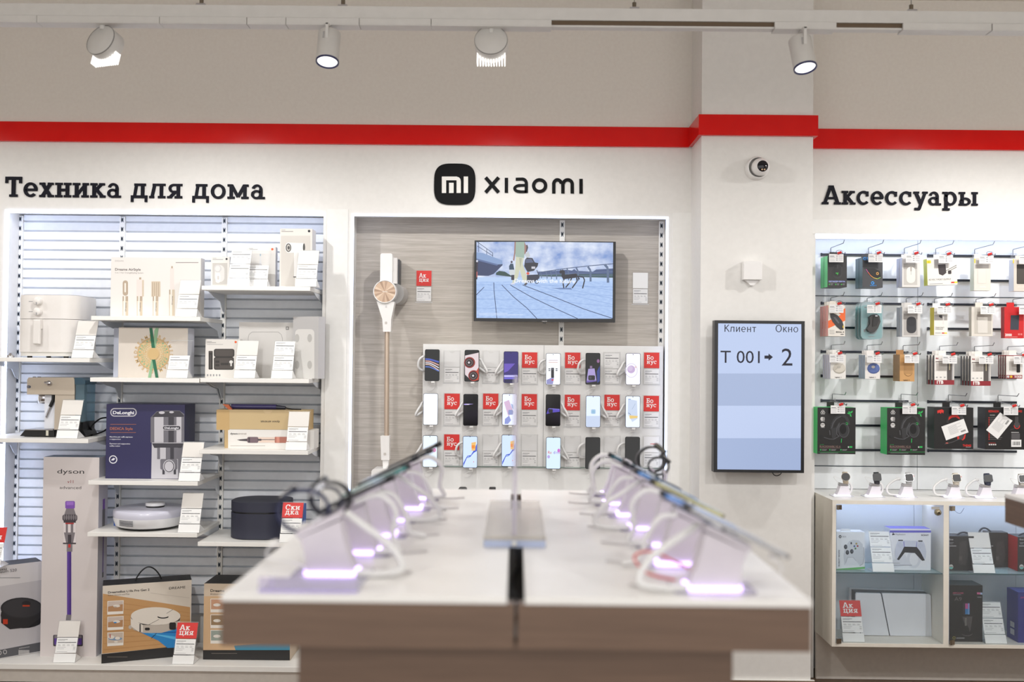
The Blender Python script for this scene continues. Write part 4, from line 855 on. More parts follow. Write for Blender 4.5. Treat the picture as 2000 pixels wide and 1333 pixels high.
b = MB(); b.box(bx0 + .01, bx1, YBD - .012, YBD - .0005, zj - .002, zj + .001, mat((140, 158, 150), .2)); b.build('glass_edge', r, r.location)
zled = Z(985, 5.0, 930)
b = MB(); b.box(bx0, bx1, 4.93, YBD - .001, zled - .02, zled, BRD); b.build('ledge', r, r.location)
for px, hw in ((904, 8.5), (962, 6.5)):
    q = at(px, 952.5, 5.02); w = hw * 5.02 / F_PX; b = MB()
    b.lathe([(.016, 0), (.012, .04), (.012, q.z - zled - .022)], WHITE, (q.x, 5.02, zled + .0005), n=20)
    b.prism(rrect(q.x - w, q.x + w, q.z - .03, q.z + .002, .012 if hw > 7 else .006), 4.995, 5.03, BLACK)
    o = b.build('watch_display', org=(q.x, 5.02, zled)); tag(o, 'black %s top of a watch on the ledge under the phone board' % ('rounded' if hw > 7 else 'narrow square'), 'watch')
# --- price pockets
POCK = glassy((250, 250, 250), .93, .2); CARDP = mat((232, 231, 230), .55)
_pock = {}
def pocket(px, py, Y, kind, label, group, big=1.0):
    q = at(px, py, Y)
    if kind in _pock:
        o = copy_tree(_pock[kind], label, (q.x, Y, q.z)); o['group'] = group; return o
    r = empty('price_pocket', (0, 0, 0), label, 'price pocket', group); W, H = .0905, .172
    b = MB(); b.flat([(0, -H), (W, -H), (W, 0), (0, 0)], -.0010, POCK); b.flat([(0, -H), (W, -H), (W, -H + .003), (0, -H + .003)], -.0014, mat((206, 206, 208), .3)); b.build('clear_sleeve', r)
    def price(n, s0, s1, m=CARDP):
        b = MB(); b.box(.007, W - .007, -.0026, -.0014, s0, s1, m); card_lines(b, .007, W - .007, s0, s1, -.0030); b.build(n, r)
    price('price_card', -.165, -.090)
    if kind == 'double': price('price_card', -.086, -.008)
    elif kind == 'none':
        b = MB(); b.prism([(.006, -.086), (W - .006, -.086), (W - .006, -.006)] + [(W / 2 + .014 * math.cos(math.radians(a)), -.006 - .010 * math.sin(math.radians(a))) for a in range(0, 181, 20)] + [(.006, -.006)], -.0020, -.0014, mat((220, 219, 218), .35)); b.build('header_card', r)
    elif kind == 'white':
        b = MB(); b.box(.006, W - .006, -.0026, -.0014, -.086, -.004, CARDW); b.build('header_card', r)
    elif kind == 'small':
        b = MB(); b.box(.006, W - .006, -.0026, -.0014, -.086, -.006, mat((236, 235, 235), .4)); b.text('скидка', .04, -.046, .007, -.0030, RED, width=.036, bold=.02); b.build('header_card', r)
    else:
        b = MB(); b.box(.006, W - .006, -.0026, -.0014, -.084, -.004, RED)
        l1, l2 = kind.split('|'); w2 = max(slab(l2)[1], slab(l1)[1]); k = .052 / w2; wt = mat((240, 238, 236), .5)
        b.slabtext(l1, .02, .02 + slab(l1)[1] * k, -.041, .024, -.0030, wt); b.slabtext(l2, .02, .02 + slab(l2)[1] * k, -.062, .022, -.0030, wt); b.build('header_card', r)['label'] = 'red card with white lettering'
    r.location = (q.x, Y, q.z); _pock[kind] = r
    return r
# --- phones
YPH = 5.058
FR = mat((24, 28, 30), .25, .3); PUCK = mat((226, 226, 226), .4); CABW = mat((232, 231, 230), .4)
def cable_tube(b, path, R, mt, ribs=True, n=8):
    P = spline(path, 14); L = [0]
    for p, q in zip(P[:-1], P[1:]): L.append(L[-1] + (q - p).length)
    if ribs:
        N = max(int(L[-1] / (R * .34)), 8); out = []; rad = []; j = 0
        for i in range(N + 1):
            s = L[-1] * i / N
            while j < len(L) - 2 and L[j + 1] < s: j += 1
            u = (s - L[j]) / max(L[j + 1] - L[j], 1e-9); out.append(P[j].lerp(P[j + 1], u)); rad.append(R * (1 + .16 * (1 if i % 2 else -1)))
        b.tube(out, rad, mt, n)
    else: b.tube(P, R, mt, n)
def phone(cr, x0, y0, x1, y1, label, art, cab, plug=-1):
    f = lambda x, y, Y: at(cr[0] + x / cr[2], cr[1] + y / cr[2], Y)
    a = f(x0, y0, YPH); c = f(x1, y1, YPH); cx = (a.x + c.x) / 2; cz = (a.z + c.z) / 2; w = .0375; h = .0805
    r = empty('display_phone', (cx, YPH, cz - h), label, 'phone', 'phones on the white wall board')
    b = MB(); b.prism(rrect(cx - w, cx + w, cz - h, cz + h, .008), YPH, YPH + .008, FR); b.build('body', r, r.location, bevel=.0012)
    b = MB(); g = PX(b, YPH, *cr); m = YPH / F_PX / cr[2]
    g.L = (cx - w) ; base, fn = art
    b.flat(rrect(cx - w + .002, cx + w - .002, cz - h + .002, cz + h - .002, .0065), YPH - .0003, base)
    if fn: fn(g, x0, y0, x1, y1)
    b.build('screen', r, r.location)
    b = MB(); b.cyl((cx, YPH + .008, cz), (cx, YBD - .0005, cz), .017, PUCK, r1=.022, n=20); b.build('security_puck', r, r.location)
    b = MB(); s = 1 if cab[0] == 'r' else -1; yc = YPH + .03; ex = s * w
    if cab[1:] == 'loop': pts = [(cx, yc, cz + .02), (cx + ex, yc, cz + .045), (cx + ex * 1.75, yc - .005, cz + .03), (cx + ex * 1.95, yc, cz - .005), (cx + ex * 1.55, yc + .01, cz - .025), (cx + ex * .6, YBD - .01, cz - .03)]
    else: pts = [(cx, yc, cz + .01), (cx + ex, yc, cz + .035), (cx + ex * 1.5, yc - .004, cz + .01), (cx + ex * 2.0, yc - .008, cz - .022), (cx + ex * 1.98, yc - .002, cz - .034), (cx + ex * 1.45, yc + .008, cz - .022), (cx + ex * .7, YBD - .012, cz - .005)]
    cable_tube(b, pts, .0062, CABW); b.build('coiled_cable', r, r.location)
    b = MB(); z = cz - h; b.box(cx - .004, cx + .014, YPH + .001, YPH + .007, z - .009, z - .0003, CABW)
    p = plug; b.tube(spline([(cx + .010, YPH + .004, z - .009), (cx + .012, YPH + .006, z - .018), (cx - .004, YPH + .012, z - .020), (cx + p * .028, YPH + .02, z - .036), (cx + p * .022, YPH + .03, z - .054), (cx, YBD - .006, z - .046), (cx + .01, YBD - .002, z - .028)], 6), .0011, CABW, 6); b.build('charging_cable', r, r.location)
S = scr
Wh = S((240, 244, 255), 1.25); Bk = mat((8, 8, 11), .12); Vio = S((76, 60, 176), .9); LB = S((196, 216, 250), .95)
def cam_dot(g, x0, y0, x1, k=9): g.ell((x0 + x1) / 2, y0 + 12, 4, 4, mat((20, 20, 24), .3), k, n=10)
def s1(g, x0, y0, x1, y1):
    for y, dy, w, c in ((190, 22, 14, (70, 90, 190)), (207, 32, 10, (222, 170, 160)), (222, 40, 8, (240, 236, 246)), (236, 48, 8, (232, 200, 190)), (256, 34, 9, (86, 120, 210))):
        g.line([(x0 + 4, y - 4), (x0 + 40, y - 2), (x0 + 80, y + dy * .4), (x1 - 4, y + dy)], w, S(c, .95), 3)
def s2(g, x0, y0, x1, y1):
    g.poly([(x0 + 4, y0 + 48), (x1 - 4, y0 + 22), (x1 - 4, y1 - 20), (x0 + 60, y1 - 8), (x0 + 4, y1 - 60)], S((232, 216, 220), .95), 2)
    for cx, cy, q in ((x0 + 44, y0 + 108, 48), (x0 + 80, y0 + 222, 48)):
        g.ell(cx, cy, q, q, S((150, 34, 26), .9), 3); g.ell(cx - 2, cy, q - 10, q - 10, S((24, 16, 18), .9), 4); g.ring(cx - 4, cy, q - 20, q - 20, 4, S((150, 120, 120), .9), 5); g.ell(cx - 6, cy, 9, 9, S((220, 210, 216), 1), 6)
    g.poly([(x1 - 30, y0 + 190), (x1 - 4, y0 + 150), (x1 - 4, y1 - 12), (x1 - 50, y1 - 6)], S((196, 60, 34), .9), 3)
def s3(g, x0, y0, x1, y1):
    g.rect(x0 + 5, y0 + 5, x1 - 5, y0 + 105, S((44, 30, 120), .9), 2); g.poly([(x0 + 5, y0 + 105), (x0 + 100, y0 + 105), (x0 + 40, y0 + 170), (x0 + 5, y0 + 185)], S((108, 84, 196), .9), 3); g.rect(x0 + 5, y0 + 205, x1 - 8, y0 + 222, S((196, 190, 255), 1), 3); g.rect(x0 + 5, y0 + 225, x1 - 10, y0 + 240, S((110, 100, 214), 1), 3); g.rect(x0 + 10, y0 + 242, x1 - 10, y1 - 6, S((26, 20, 70), .9), 2); cam_dot(g, x0, y0, x1)
def s4(g, x0, y0, x1, y1):
    for dy, c in ((58, (216, 200, 206)), (76, (226, 196, 190))): g.rect(x0 + 22, y0 + dy, x1 - 22, y0 + dy + 7, S(c, .95), 2)
    K = S((34, 34, 44), .9); g.rr(x0 + 44, y0 + 126, x0 + 70, y0 + 214, 5, K, 3); g.ell(x0 + 57, y0 + 138, 9, 9, S((90, 90, 100), .9), 4)
    for dx in (26, 88): [g.ell(x0 + dx + 8 * i, y0 + 136 + 14 * j, 4.5, 5, K, 3) for i in (0, 1) for j in (0, 1)]
    g.poly([(x0 + 5, y0 + 232), (x0 + 44, y0 + 214), (x0 + 70, y0 + 214), (x0 + 60, y1 - 6), (x0 + 5, y1 - 6)], S((150, 150, 205), .95), 2); g.ell(x0 + 57, y0 + 232, 10, 8, S((206, 80, 90), .9), 4); cam_dot(g, x0, y0, x1)
def s5(g, x0, y0, x1, y1):
    g.poly([(x0 + 22, y0 + 138), (x0 + 76, y0 + 134), (x0 + 94, y0 + 244), (x0 + 6, y0 + 256)], S((176, 160, 220), .9), 2); g.poly([(x0 + 6, y0 + 240), (x0 + 94, y0 + 236), (x0 + 94, y0 + 246), (x0 + 6, y0 + 258)], S((110, 90, 170), .9), 3); g.rr(x0 + 22, y0 + 194, x0 + 80, y0 + 236, 10, S((26, 24, 30), .8), 4); g.ell(x0 + 40, y0 + 214, 11, 11, S((70, 66, 80), .8), 5)
    g.poly([(x0 + 96, y0 + 160), (x0 + 122, y0 + 110), (x0 + 122, y1 - 30), (x0 + 100, y1 - 14)], S((40, 60, 140), .9), 2); g.ell(x0 + 108, y0 + 70, 12, 16, S((150, 100, 150), .9), 3); g.rect(x0 + 36, y0 + 112, x0 + 56, y0 + 132, S((150, 120, 160), .8), 3)
def s6(g, x0, y0, x1, y1): g.ring(x0 + 52, y0 + 150, 54, 62, 5, S((214, 208, 232), .95), 2); g.ell(x0 + 50, y0 + 140, 34, 34, S((200, 176, 216), .95), 3); g.ell(x0 + 42, y0 + 132, 22, 22, S((214, 196, 226), .95), 4); g.ell(x0 + 90, y0 + 120, 9, 9, S((232, 204, 208), .95), 3); cam_dot(g, x0, y0, x1)
def s8(g, x0, y0, x1, y1): g.poly([(x0 + 6, y0 + 86), (x0 + 20, y0 + 84), (x0 + 90, y0 + 86), (x0 + 20, y0 + 94), (x0 + 6, y0 + 92)], S((190, 170, 255), 1), 2); g.ell(x0 + 40, y0 + 89, 14, 4, S((230, 220, 255), 1), 3)
def s9(g, x0, y0, x1, y1):
    g.poly([(x0 + 14, y0 + 72), (x0 + 58, y0 + 54), (x0 + 98, y0 + 160), (x0 + 52, y0 + 194)], S((222, 190, 222), .95), 2); g.rr(x0 + 52, y0 + 140, x0 + 94, y0 + 182, 10, S((150, 160, 210), .95), 3); g.poly([(x0 + 76, y0 + 86), (x0 + 96, y0 + 96), (x0 + 98, y0 + 140), (x0 + 84, y0 + 120)], S((160, 186, 236), .95), 3); g.poly([(x0 + 24, y0 + 218), (x0 + 60, y0 + 190), (x0 + 76, y0 + 230), (x0 + 50, y0 + 262), (x0 + 20, y0 + 262)], S((150, 162, 226), .95), 2); cam_dot(g, x0, y0, x1)
def s10(g, x0, y0, x1, y1): g.poly([(x0 + 5, y0 + 170), (x0 + 22, y0 + 122), (x0 + 120, y0 + 128), (x0 + 120, y0 + 150), (x0 + 50, y0 + 158)], S((90, 74, 196), .9), 2); g.rr(x0 + 22, y0 + 124, x0 + 60, y0 + 160, 10, S((30, 28, 40), .8), 3); g.line([(x0 + 30, y0 + 123), (x0 + 118, y0 + 129)], 4, S((150, 140, 255), 1), 4); g.ring(x0 + 32, y0 + 80, 18, 24, 3, S((30, 30, 40), .6), 2)
def s11(g, x0, y0, x1, y1): g.rect(x0 + 6, y0 + 180, x1 - 6, y1 - 10, S((206, 220, 246), .95), 1); g.rr(x0 + 46, y0 + 122, x0 + 86, y0 + 162, 10, S((176, 206, 236), .95), 3); g.rr(x0 + 52, y0 + 132, x0 + 80, y0 + 156, 8, S((150, 194, 226), .95), 4); cam_dot(g, x0, y0, x1)
def s12(g, x0, y0, x1, y1): g.poly([(x0 + 24, y0 + 30), (x0 + 100, y0 + 46), (x0 + 106, y0 + 200), (x0 + 60, y0 + 230), (x0 + 20, y0 + 160)], S((206, 220, 244), .95), 2); g.line([(x0 + 86, y0 + 70), (x0 + 58, y0 + 120)], 3, S((160, 180, 206), .95), 3); g.poly([(x0 + 34, y0 + 172), (x0 + 108, y0 + 178), (x0 + 104, y0 + 196), (x0 + 38, y0 + 202)], S((240, 206, 120), .95), 3); g.line([(x0 + 26, y0 + 150), (x0 + 48, y0 + 168)], 5, S((120, 140, 170), .9), 3); g.rect(x0 + 26, y0 + 30, x0 + 46, y0 + 36, S((120, 150, 210), .95), 3); cam_dot(g, x0, y0, x1)
def s13(g, x0, y0, x1, y1): g.ell(x0 + 102, y0 + 130, 16, 18, S((224, 150, 196), .95), 2); g.ell(x0 + 20, y0 + 170, 10, 14, S((190, 190, 246), .95), 2); g.line([(x0 + 72, y0 + 120), (x0 + 72, y0 + 146)], 5, S((206, 150, 190), .95), 3); g.ell(x0 + 66, y0 + 147, 8, 6, S((206, 150, 190), .95), 3); g.line([(x0 + 18, y0 + 120), (x0 + 18, y0 + 150)], 6, S((226, 120, 150), .95), 3); cam_dot(g, x0, y0, x1)
def s14(g, x0, y0, x1, y1):
    g.poly([(x0 + 6, y0 + 240), (x0 + 40, y0 + 176), (x0 + 72, y0 + 170), (x0 + 96, y0 + 130), (x1 - 6, y0 + 70), (x1 - 6, y0 + 134), (x0 + 96, y0 + 150), (x0 + 66, y0 + 186), (x0 + 36, y0 + 196), (x0 + 6, y0 + 268)], S((70, 96, 216), .95), 2); g.poly([(x0 + 76, y0 + 62), (x1 - 14, y0 + 54), (x1 - 20, y0 + 130), (x0 + 78, y0 + 132)], S((250, 200, 120), .95), 3); g.rect(x0 + 78, y0 + 84, x1 - 24, y0 + 112, S((250, 150, 60), .95), 4); g.ell(x0 + 50, y0 + 186, 12, 8, S((150, 176, 240), .95), 4); g.ell(x0 + 96, y0 + 228, 3, 5, S((230, 90, 80), .95), 3)
    g.poly([((x0 + x1) / 2 - 8, y0 + 5), ((x0 + x1) / 2 + 8, y0 + 5), ((x0 + x1) / 2, y0 + 14)], mat((16, 16, 18), .3), 9)
def s16(g, x0, y0, x1, y1):
    for ch, dx, c in (('R', 18, (226, 110, 110)), ('e', 36, (220, 150, 150)), ('d', 66, (150, 120, 220)), ('m', 90, (176, 130, 226)), ('i', 118, (220, 120, 130))): g.text(ch, x0 + dx, y0 + 150, 24, S(c, .95), 3, bold=.01)
    g.ell(x0 + 112, y0 + 122, 12, 16, S((214, 120, 216), .95), 2); g.ell(x0 + 24, y0 + 176, 12, 14, S((196, 176, 240), .95), 2); g.poly([((x0 + x1) / 2 - 8, y0 + 5), ((x0 + x1) / 2 + 8, y0 + 5), ((x0 + x1) / 2, y0 + 14)], mat((16, 16, 18), .3), 9)
PALE = S((214, 226, 252), 1.2); SKYB = S((200, 218, 250), 1.2)
phones = [
 (D1, 133, 103, 258, 375, 'a black screen crossed by glowing streaks', (Bk, s1), 'lloop', 'top'),
 (D1, 477, 108, 603, 380, 'two red-rimmed camera lenses on its screen', (Bk, s2), 'rtongue', 'top'),
 (D1, 815, 120, 944, 393, 'a violet screen with a bright band', (S((52, 38, 120), .9), s3), 'ltongue', 'top'),
 (D2, 117, 135, 242, 410, 'a white screen showing a small dark handset', (Wh, s4), 'lloop', 'top'),
 (D2, 462, 133, 587, 407, 'a dark screen showing a lavender handset', (Bk, s5), 'lloop', 'top'),
 (D2, 806, 135, 940, 410, 'a white screen showing a pink sphere', (S((240, 238, 252), 1.15), s6), 'ltongue', 'top'),
 (D1, 116, 482, 248, 760, 'a blank glowing white screen', (Wh, None), 'ltongue', 'middle'),
 (D1, 466, 490, 593, 764, 'a black screen with a thin violet glint', (Bk, s8), 'ltongue', 'middle'),
 (D1, 804, 487, 930, 760, 'a pale screen showing a tilted pink handset', (S((226, 232, 252), 1.2), s9), 'ltongue', 'middle'),
 (D2, 116, 493, 241, 767, 'a black screen with a violet wedge', (Bk, s10), 'rtongue', 'middle'),
 (D2, 462, 500, 590, 783, 'a pale blue screen with one rounded icon', (PALE, s11), 'rtongue', 'middle'),
 (D2, 806, 502, 935, 785, 'a pale screen with a yellow shape', (S((226, 234, 250), 1.15), s12), 'ltongue', 'middle'),
 (D1, 112, 846, 243, 1128, 'a white-blue screen with pink specks', (S((222, 236, 252), 1.2), s13), 'ltongue', 'bottom'),
 (D1, 460, 850, 590, 1136, 'a blue ribbon picture, second from the wood edge', (SKYB, s14), 'lloop', 'bottom'),
 (D1, 798, 838, 925, 1125, 'a blue ribbon picture, behind the clear upright panel', (SKYB, s14), 'ltongue', 'bottom'),
 (D2, 116, 858, 246, 1147, 'a pale blue screen with coloured letters', (S((210, 230, 250), 1.15), s16), 'rtongue', 'bottom'),
 (D2, 456, 860, 590, 1145, 'a switched-off black screen, second from the niche edge', (Bk, None), 'lloop', 'bottom'),
 (D2, 800, 858, 935, 1140, 'a switched-off black screen, nearest the niche edge', (Bk, None), 'lloop', 'bottom'),
]
for cr, x0, y0, x1, y1, what, art, cab, row in phones:
    phone(cr, x0, y0, x1, y1, 'display phone in the %s row with %s' % (row, what.replace('nearest', 'beside')), art, cab, 1 if cab[0] == 'r' else -1)
BN = 'Бо|нус'
kinds = ['none', 'none', BN, BN, 'double', BN, BN, BN, BN, BN, BN, BN, BN, 'none', 'none', 'none', 'none', 'small']
spots = [(D1, 293, 108), (D1, 632, 110), (D1, 966, 120), (D2, 273, 122), (D2, 612, 122), (D2, 958, 122), (D1, 293, 478), (D1, 628, 478), (D1, 963, 482), (D2, 270, 488), (D2, 614, 488), (D2, 955, 497),
         (D1, 290, 832), (D1, 628, 835), (D1, 963, 835), (D2, 270, 848), (D2, 614, 848), (D2, 955, 848)]
KW = {'none': 'empty-topped price pocket', BN: 'red-topped bonus price pocket', 'double': 'two-card price pocket', 'small': 'price pocket with small red line'}
SHORT = ['glowing streaks', 'two red lenses', 'a violet screen', 'a small dark handset', 'a lavender handset', 'a pink sphere', 'a blank white screen', 'a violet glint', 'a tilted pink handset', 'a violet wedge', 'one rounded icon', 'a yellow shape',
         'pink specks', 'a blue ribbon, second column', 'a blue ribbon, third column', 'coloured letters', 'a black screen, fifth column', 'a black screen, last column']
for (cr, x, y), k, ph, sh_ in zip(spots, kinds, phones, SHORT):
    pocket(cr[0] + x / cr[2], cr[1] + y / cr[2], YBD - .0005, k, '%s beside the %s-row phone showing %s' % (KW[k], ph[8], sh_), 'price pockets on the phone board')
pocket(811.5, 527.5, YB - .0005, 'Ак|ция', 'price pocket with red promotion card on the wood beside the stick vacuum', 'price pockets on the wood panel')
pocket(1234.0, 531.5, YB - .0005, 'white', 'price pocket with blank white card on the wood beside the television', 'price pockets on the wood panel')
# ------------------------------------------------------------------ television
YTV = 5.085; cT = (900, 430, 4.651); f = lambda x, y: at(900 + x / 4.651, 430 + y / 4.651, YTV)
a = f(125, 182); c = f(1402, 938); tx0, tx1, tz0, tz1 = a.x, c.x, c.z + .004, a.z - .002
r = empty('wall_television', ((tx0 + tx1) / 2, YTV, tz0), 'flat black TV on the wood panel playing an outdoor scene', 'television')
BZ = mat((22, 22, 25), .35)
b = MB(); b.box(tx0, tx1, YTV + .004, YTV + .045, tz0, tz1, BZ)
sx0, sx1 = f(142, 0).x, f(1386, 0).x; sz0, sz1 = f(760, 897).z, f(760, 199).z
for q in ((tx0, sx0, tz0, tz1), (sx1, tx1, tz0, tz1), (sx0, sx1, tz0, sz0), (sx0, sx1, sz1, tz1)): b.box(q[0], q[1], YTV - .002, YTV + .004, q[2], q[3], BZ)
b.build('bezel', r, r.location)
b = MB(); b.box((tx0 + tx1) / 2 - .12, (tx0 + tx1) / 2 + .12, YTV + .045, YB - .001, tz0 + .08, tz0 + .3, BLACK); b.build('wall_mount', r, r.location)
SKY = bpy.data.materials.new('screen_sky'); SKY.use_nodes = True; nt = SKY.node_tree; bs = nt.nodes['Principled BSDF']
tc = nt.nodes.new('ShaderNodeTexCoord'); mp = nt.nodes.new('ShaderNodeMapping'); mp.inputs['Scale'].default_value = (7, 7, 9); nz = nt.nodes.new('ShaderNodeTexNoise'); nz.inputs['Scale'].default_value = 1.5; nz.inputs['Detail'].default_value = 4
rp = nt.nodes.new('ShaderNodeValToRGB'); e = rp.color_ramp.elements; e[0].color = rgb((112, 142, 200)); e[0].position = .30; e[1].color = rgb((220, 228, 244)); e[1].position = .66
nt.links.new(tc.outputs['Object'], mp.inputs[0]); nt.links.new(mp.outputs[0], nz.inputs[0]); nt.links.new(nz.outputs[0], rp.inputs[0]); nt.links.new(rp.outputs[0], bs.inputs['Emission Color']); bs.inputs['Emission Strength'].default_value = 1.05; bs.inputs['Base Color'].default_value = (.01, .01, .01, 1); bs.inputs['Roughness'].default_value = .2
E = lambda *c: S(c, 1.05)
PAVE = SKY.copy(); PAVE.name = 'screen_paving'; pn = PAVE.node_tree.nodes
for n_ in pn:
    if n_.type == 'TEX_NOISE': n_.inputs['Scale'].default_value = 14
    if n_.type == 'VALTORGB': n_.color_ramp.elements[0].color = rgb((152, 180, 226)); n_.color_ramp.elements[1].color = rgb((172, 198, 238))
    if n_.type == 'MAPPING': n_.inputs['Scale'].default_value = (3, 3, 9)
b = MB(); g = PX(b, YTV + .003, *cT)
g.rect(142, 199, 1386, 560, SKY, 1)
g.rect(142, 530, 1386, 897, PAVE, 2)
g.poly([(142, 520), (470, 520), (1386, 530), (1386, 556), (142, 560)], E(176, 200, 236), 2)
g.poly([(142, 300), (200, 318), (376, 380), (380, 410), (300, 490), (250, 508), (142, 505)], E(44, 58, 96), 3); g.poly([(142, 294), (200, 300), (376, 368), (380, 402), (340, 404), (142, 350)], E(128, 154, 196), 4); g.poly([(142, 350), (340, 404), (330, 416), (142, 366)], E(86, 106, 150), 5)
for q in ([(150, 200), (290, 300)], [(162, 200), (162, 292)], [(236, 262), (236, 314)], [(290, 298), (290, 334)], [(150, 236), (290, 326)]): g.line(q, 5, E(60, 76, 110), 5)
g.poly([(320, 480), (350, 462), (400, 470), (480, 520), (320, 500)], E(36, 66, 64), 3)
g.poly([(142, 372), (158, 376), (156, 430), (150, 540), (142, 540)], E(50, 40, 60), 5); g.ell(148, 374, 9, 10, E(206, 210, 226), 6); g.rect(142, 470, 152, 520, E(170, 90, 90), 6)
for pl in ([(300, 568), (302, 640), (316, 780), (328, 897)], [(372, 590), (480, 700), (600, 800), (692, 897)], [(450, 592), (640, 700), (860, 805), (1062, 897)], [(560, 590), (860, 705), (1120, 810), (1386, 897)], [(212, 610), (142, 680)]): g.line(pl, 6, E(40, 56, 96), 3)
for pl in ([(660, 590), (1000, 680), (1386, 770)], [(800, 590), (1386, 716)], [(142, 640), (520, 640), (1386, 690)], [(142, 720), (720, 722), (1386, 790)], [(142, 800), (900, 820)], [(142, 590), (600, 588), (1386, 610)], [(960, 580), (1386, 640)]): g.line(pl, 3, E(128, 158, 210), 3)
# skyline and railing
g.poly([(700, 470), (860, 462), (960, 452), (1010, 460), (1030, 446), (1050, 462), (1200, 470), (1230, 450), (1300, 446), (1386, 440), (1386, 500), (700, 500)], E(66, 84, 126), 2); g.poly([(690, 496), (1386, 490), (1386, 526), (690, 512)], E(56, 84, 92), 3)
g.line([(700, 478), (960, 440), (1180, 416), (1386, 398)], 7, E(70, 86, 120), 5); g.line([(700, 500), (1386, 470)], 3, E(110, 126, 160), 4); g.line([(700, 520), (1386, 500)], 3, E(110, 126, 160), 4)
for x, yt, yb, w in ((730, 476, 530, 7), (780, 470, 534, 8), (820, 464, 538, 8), (866, 458, 540, 9), (974, 442, 548, 11), (1060, 434, 552, 14), (1170, 424, 560, 18), (1326, 404, 570, 22)): g.line([(x - w * .9, yt), (x + w * .4, yt + 34), (x + w * .5, yb)], w, E(86, 104, 136), 6)
# walking people and the pram, cropped by the frame
SKN = E(150, 112, 104); TOP = E(150, 172, 158); TR = E(198, 200, 176)
g.poly([(494, 199), (582, 199), (580, 250), (576, 346), (498, 334), (492, 260)], TOP, 6); g.poly([(488, 199), (500, 199), (496, 300), (486, 372), (474, 366), (484, 300)], SKN, 7); g.poly([(578, 199), (596, 240), (592, 300), (578, 316)], SKN, 7)
g.poly([(500, 334), (572, 346), (562, 400), (590, 480), (606, 540), (586, 580), (566, 560), (534, 450), (520, 520), (490, 578), (466, 572), (486, 500), (496, 420)], TR, 6); g.poly([(530, 346), (556, 346), (540, 440)], E(170, 174, 152), 7); g.poly([(454, 574), (492, 568), (490, 586), (456, 588)], E(206, 210, 226), 7); g.poly([(570, 588), (600, 564), (606, 578), (590, 596)], E(70, 66, 76), 7)
g.poly([(586, 230), (606, 226), (612, 250), (600, 290), (584, 290)], E(66, 56, 66), 5); g.poly([(580, 316), (614, 284), (632, 330), (600, 344)], E(186, 192, 196), 5)
g.poly([(584, 360), (600, 342), (650, 346), (672, 386), (704, 392), (698, 420), (664, 462), (606, 474), (576, 420)], E(30, 32, 46), 7); g.poly([(590, 356), (640, 352), (662, 386), (588, 392)], E(80, 90, 120), 8); g.rect(642, 424, 676, 444, E(196, 196, 206), 9); g.line([(690, 456), (714, 520)], 6, E(36, 40, 56), 8); g.poly([(600, 500), (700, 496), (716, 530), (640, 576), (600, 560)], E(40, 44, 64), 6); g.ring(690, 560, 18, 22, 6, E(34, 38, 54), 8); g.ell(610, 486, 14, 12, E(206, 80, 56), 8)
g.ell(462, 382, 9, 11, E(56, 50, 64), 6); g.poly([(438, 420), (452, 396), (476, 398), (486, 452), (440, 452)], E(40, 66, 90), 6); g.poly([(440, 456), (496, 452), (490, 498), (446, 500)], E(200, 206, 210), 7); g.rect(458, 500, 486, 546, E(44, 44, 60), 6)
# the four-legged robot
RB = E(28, 30, 44)
g.poly([(896, 470), (906, 452), (918, 458), (926, 448), (934, 460), (944, 464), (946, 500), (1050, 486), (1060, 512), (1040, 526), (930, 540), (914, 512), (916, 488), (900, 488)], RB, 8)
for pl in ([(940, 530), (928, 570), (936, 620)], [(1010, 520), (990, 568), (952, 614)], [(1048, 510), (1056, 556), (1010, 620)], [(1060, 512), (1112, 520), (1124, 548), (1106, 622)], [(1060, 512), (1078, 540)]): g.line(pl, 11, RB, 8)
g.poly([(820, 620), (1000, 616), (1010, 632), (900, 630)], E(100, 124, 170), 4)
g.text('Dreams with the future', 486, 569, 33, E(236, 240, 250), 12, x1=1040, bold=.02)
for y in (846, 860): g.rect(166, y, 166 + (260 if y < 850 else 400), y + 5, E(206, 220, 246), 4)
b.build('screen', r, r.location)
b = MB(); g = PX(b, YTV - .0024, *cT); g.text('xiaomi', 736, 924, 8, mat((196, 196, 200), .4), x1=782, bold=.02); g.rr(744, 932, 776, 941, 4, BLACK, 1); b.build('brand_plate', r, r.location)
# ------------------------------------------------------------------ stick vacuum on its wall dock
YV = 5.01; V = lambda x, y: (at(680 + x / 2.664, 440 + y / 2.664, YV).x, at(680 + x / 2.664, 440 + y / 2.664, YV).z)
VW = noisy('appliance_white', (232, 230, 228), (236, 234, 232), 20, .3); CHP = mat((196, 178, 160), .3, .55)
q0 = V(196, 1300); r = empty('stick_vacuum', (q0[0], YV + .05, Z(945, YV, 740)), 'white and champagne stick vacuum hanging upright on the wood panel', 'vacuum cleaner')
b = MB(); p = V(163, 290); q = V(228, 145); b.prism(rrect(p[0], q[0], p[1] - .02, q[1], .010), YV + .02, YV + .085, VW, True); b.build('handle_block', r, r.location)
b = MB(); p = V(228, 300); q = V(254, 168); b.box(p[0] - .02, q[0] - .006, YV + .06, YV + .12, p[1], q[1] + .004, VW); b.box(p[0] + .002, q[0], YV + .10, YV + .19, p[1] - .004, q[1], mat((66, 70, 76), .4)); b.build('battery', r, r.location)
cc = V(190, 346); R_ = 61 / 2.664 * YV / F_PX
b = MB(); b.lathe([(R_ * .90, -.006), (R_ * .93, -.010), (R_ * .98, -.010), (R_, -.004), (R_, .10), (R_ * .8, .11)], VW, (cc[0], YV + .01, cc[1]), (0, 1, 0), 48); b.build('motor_ring', r, r.location)
b = MB()
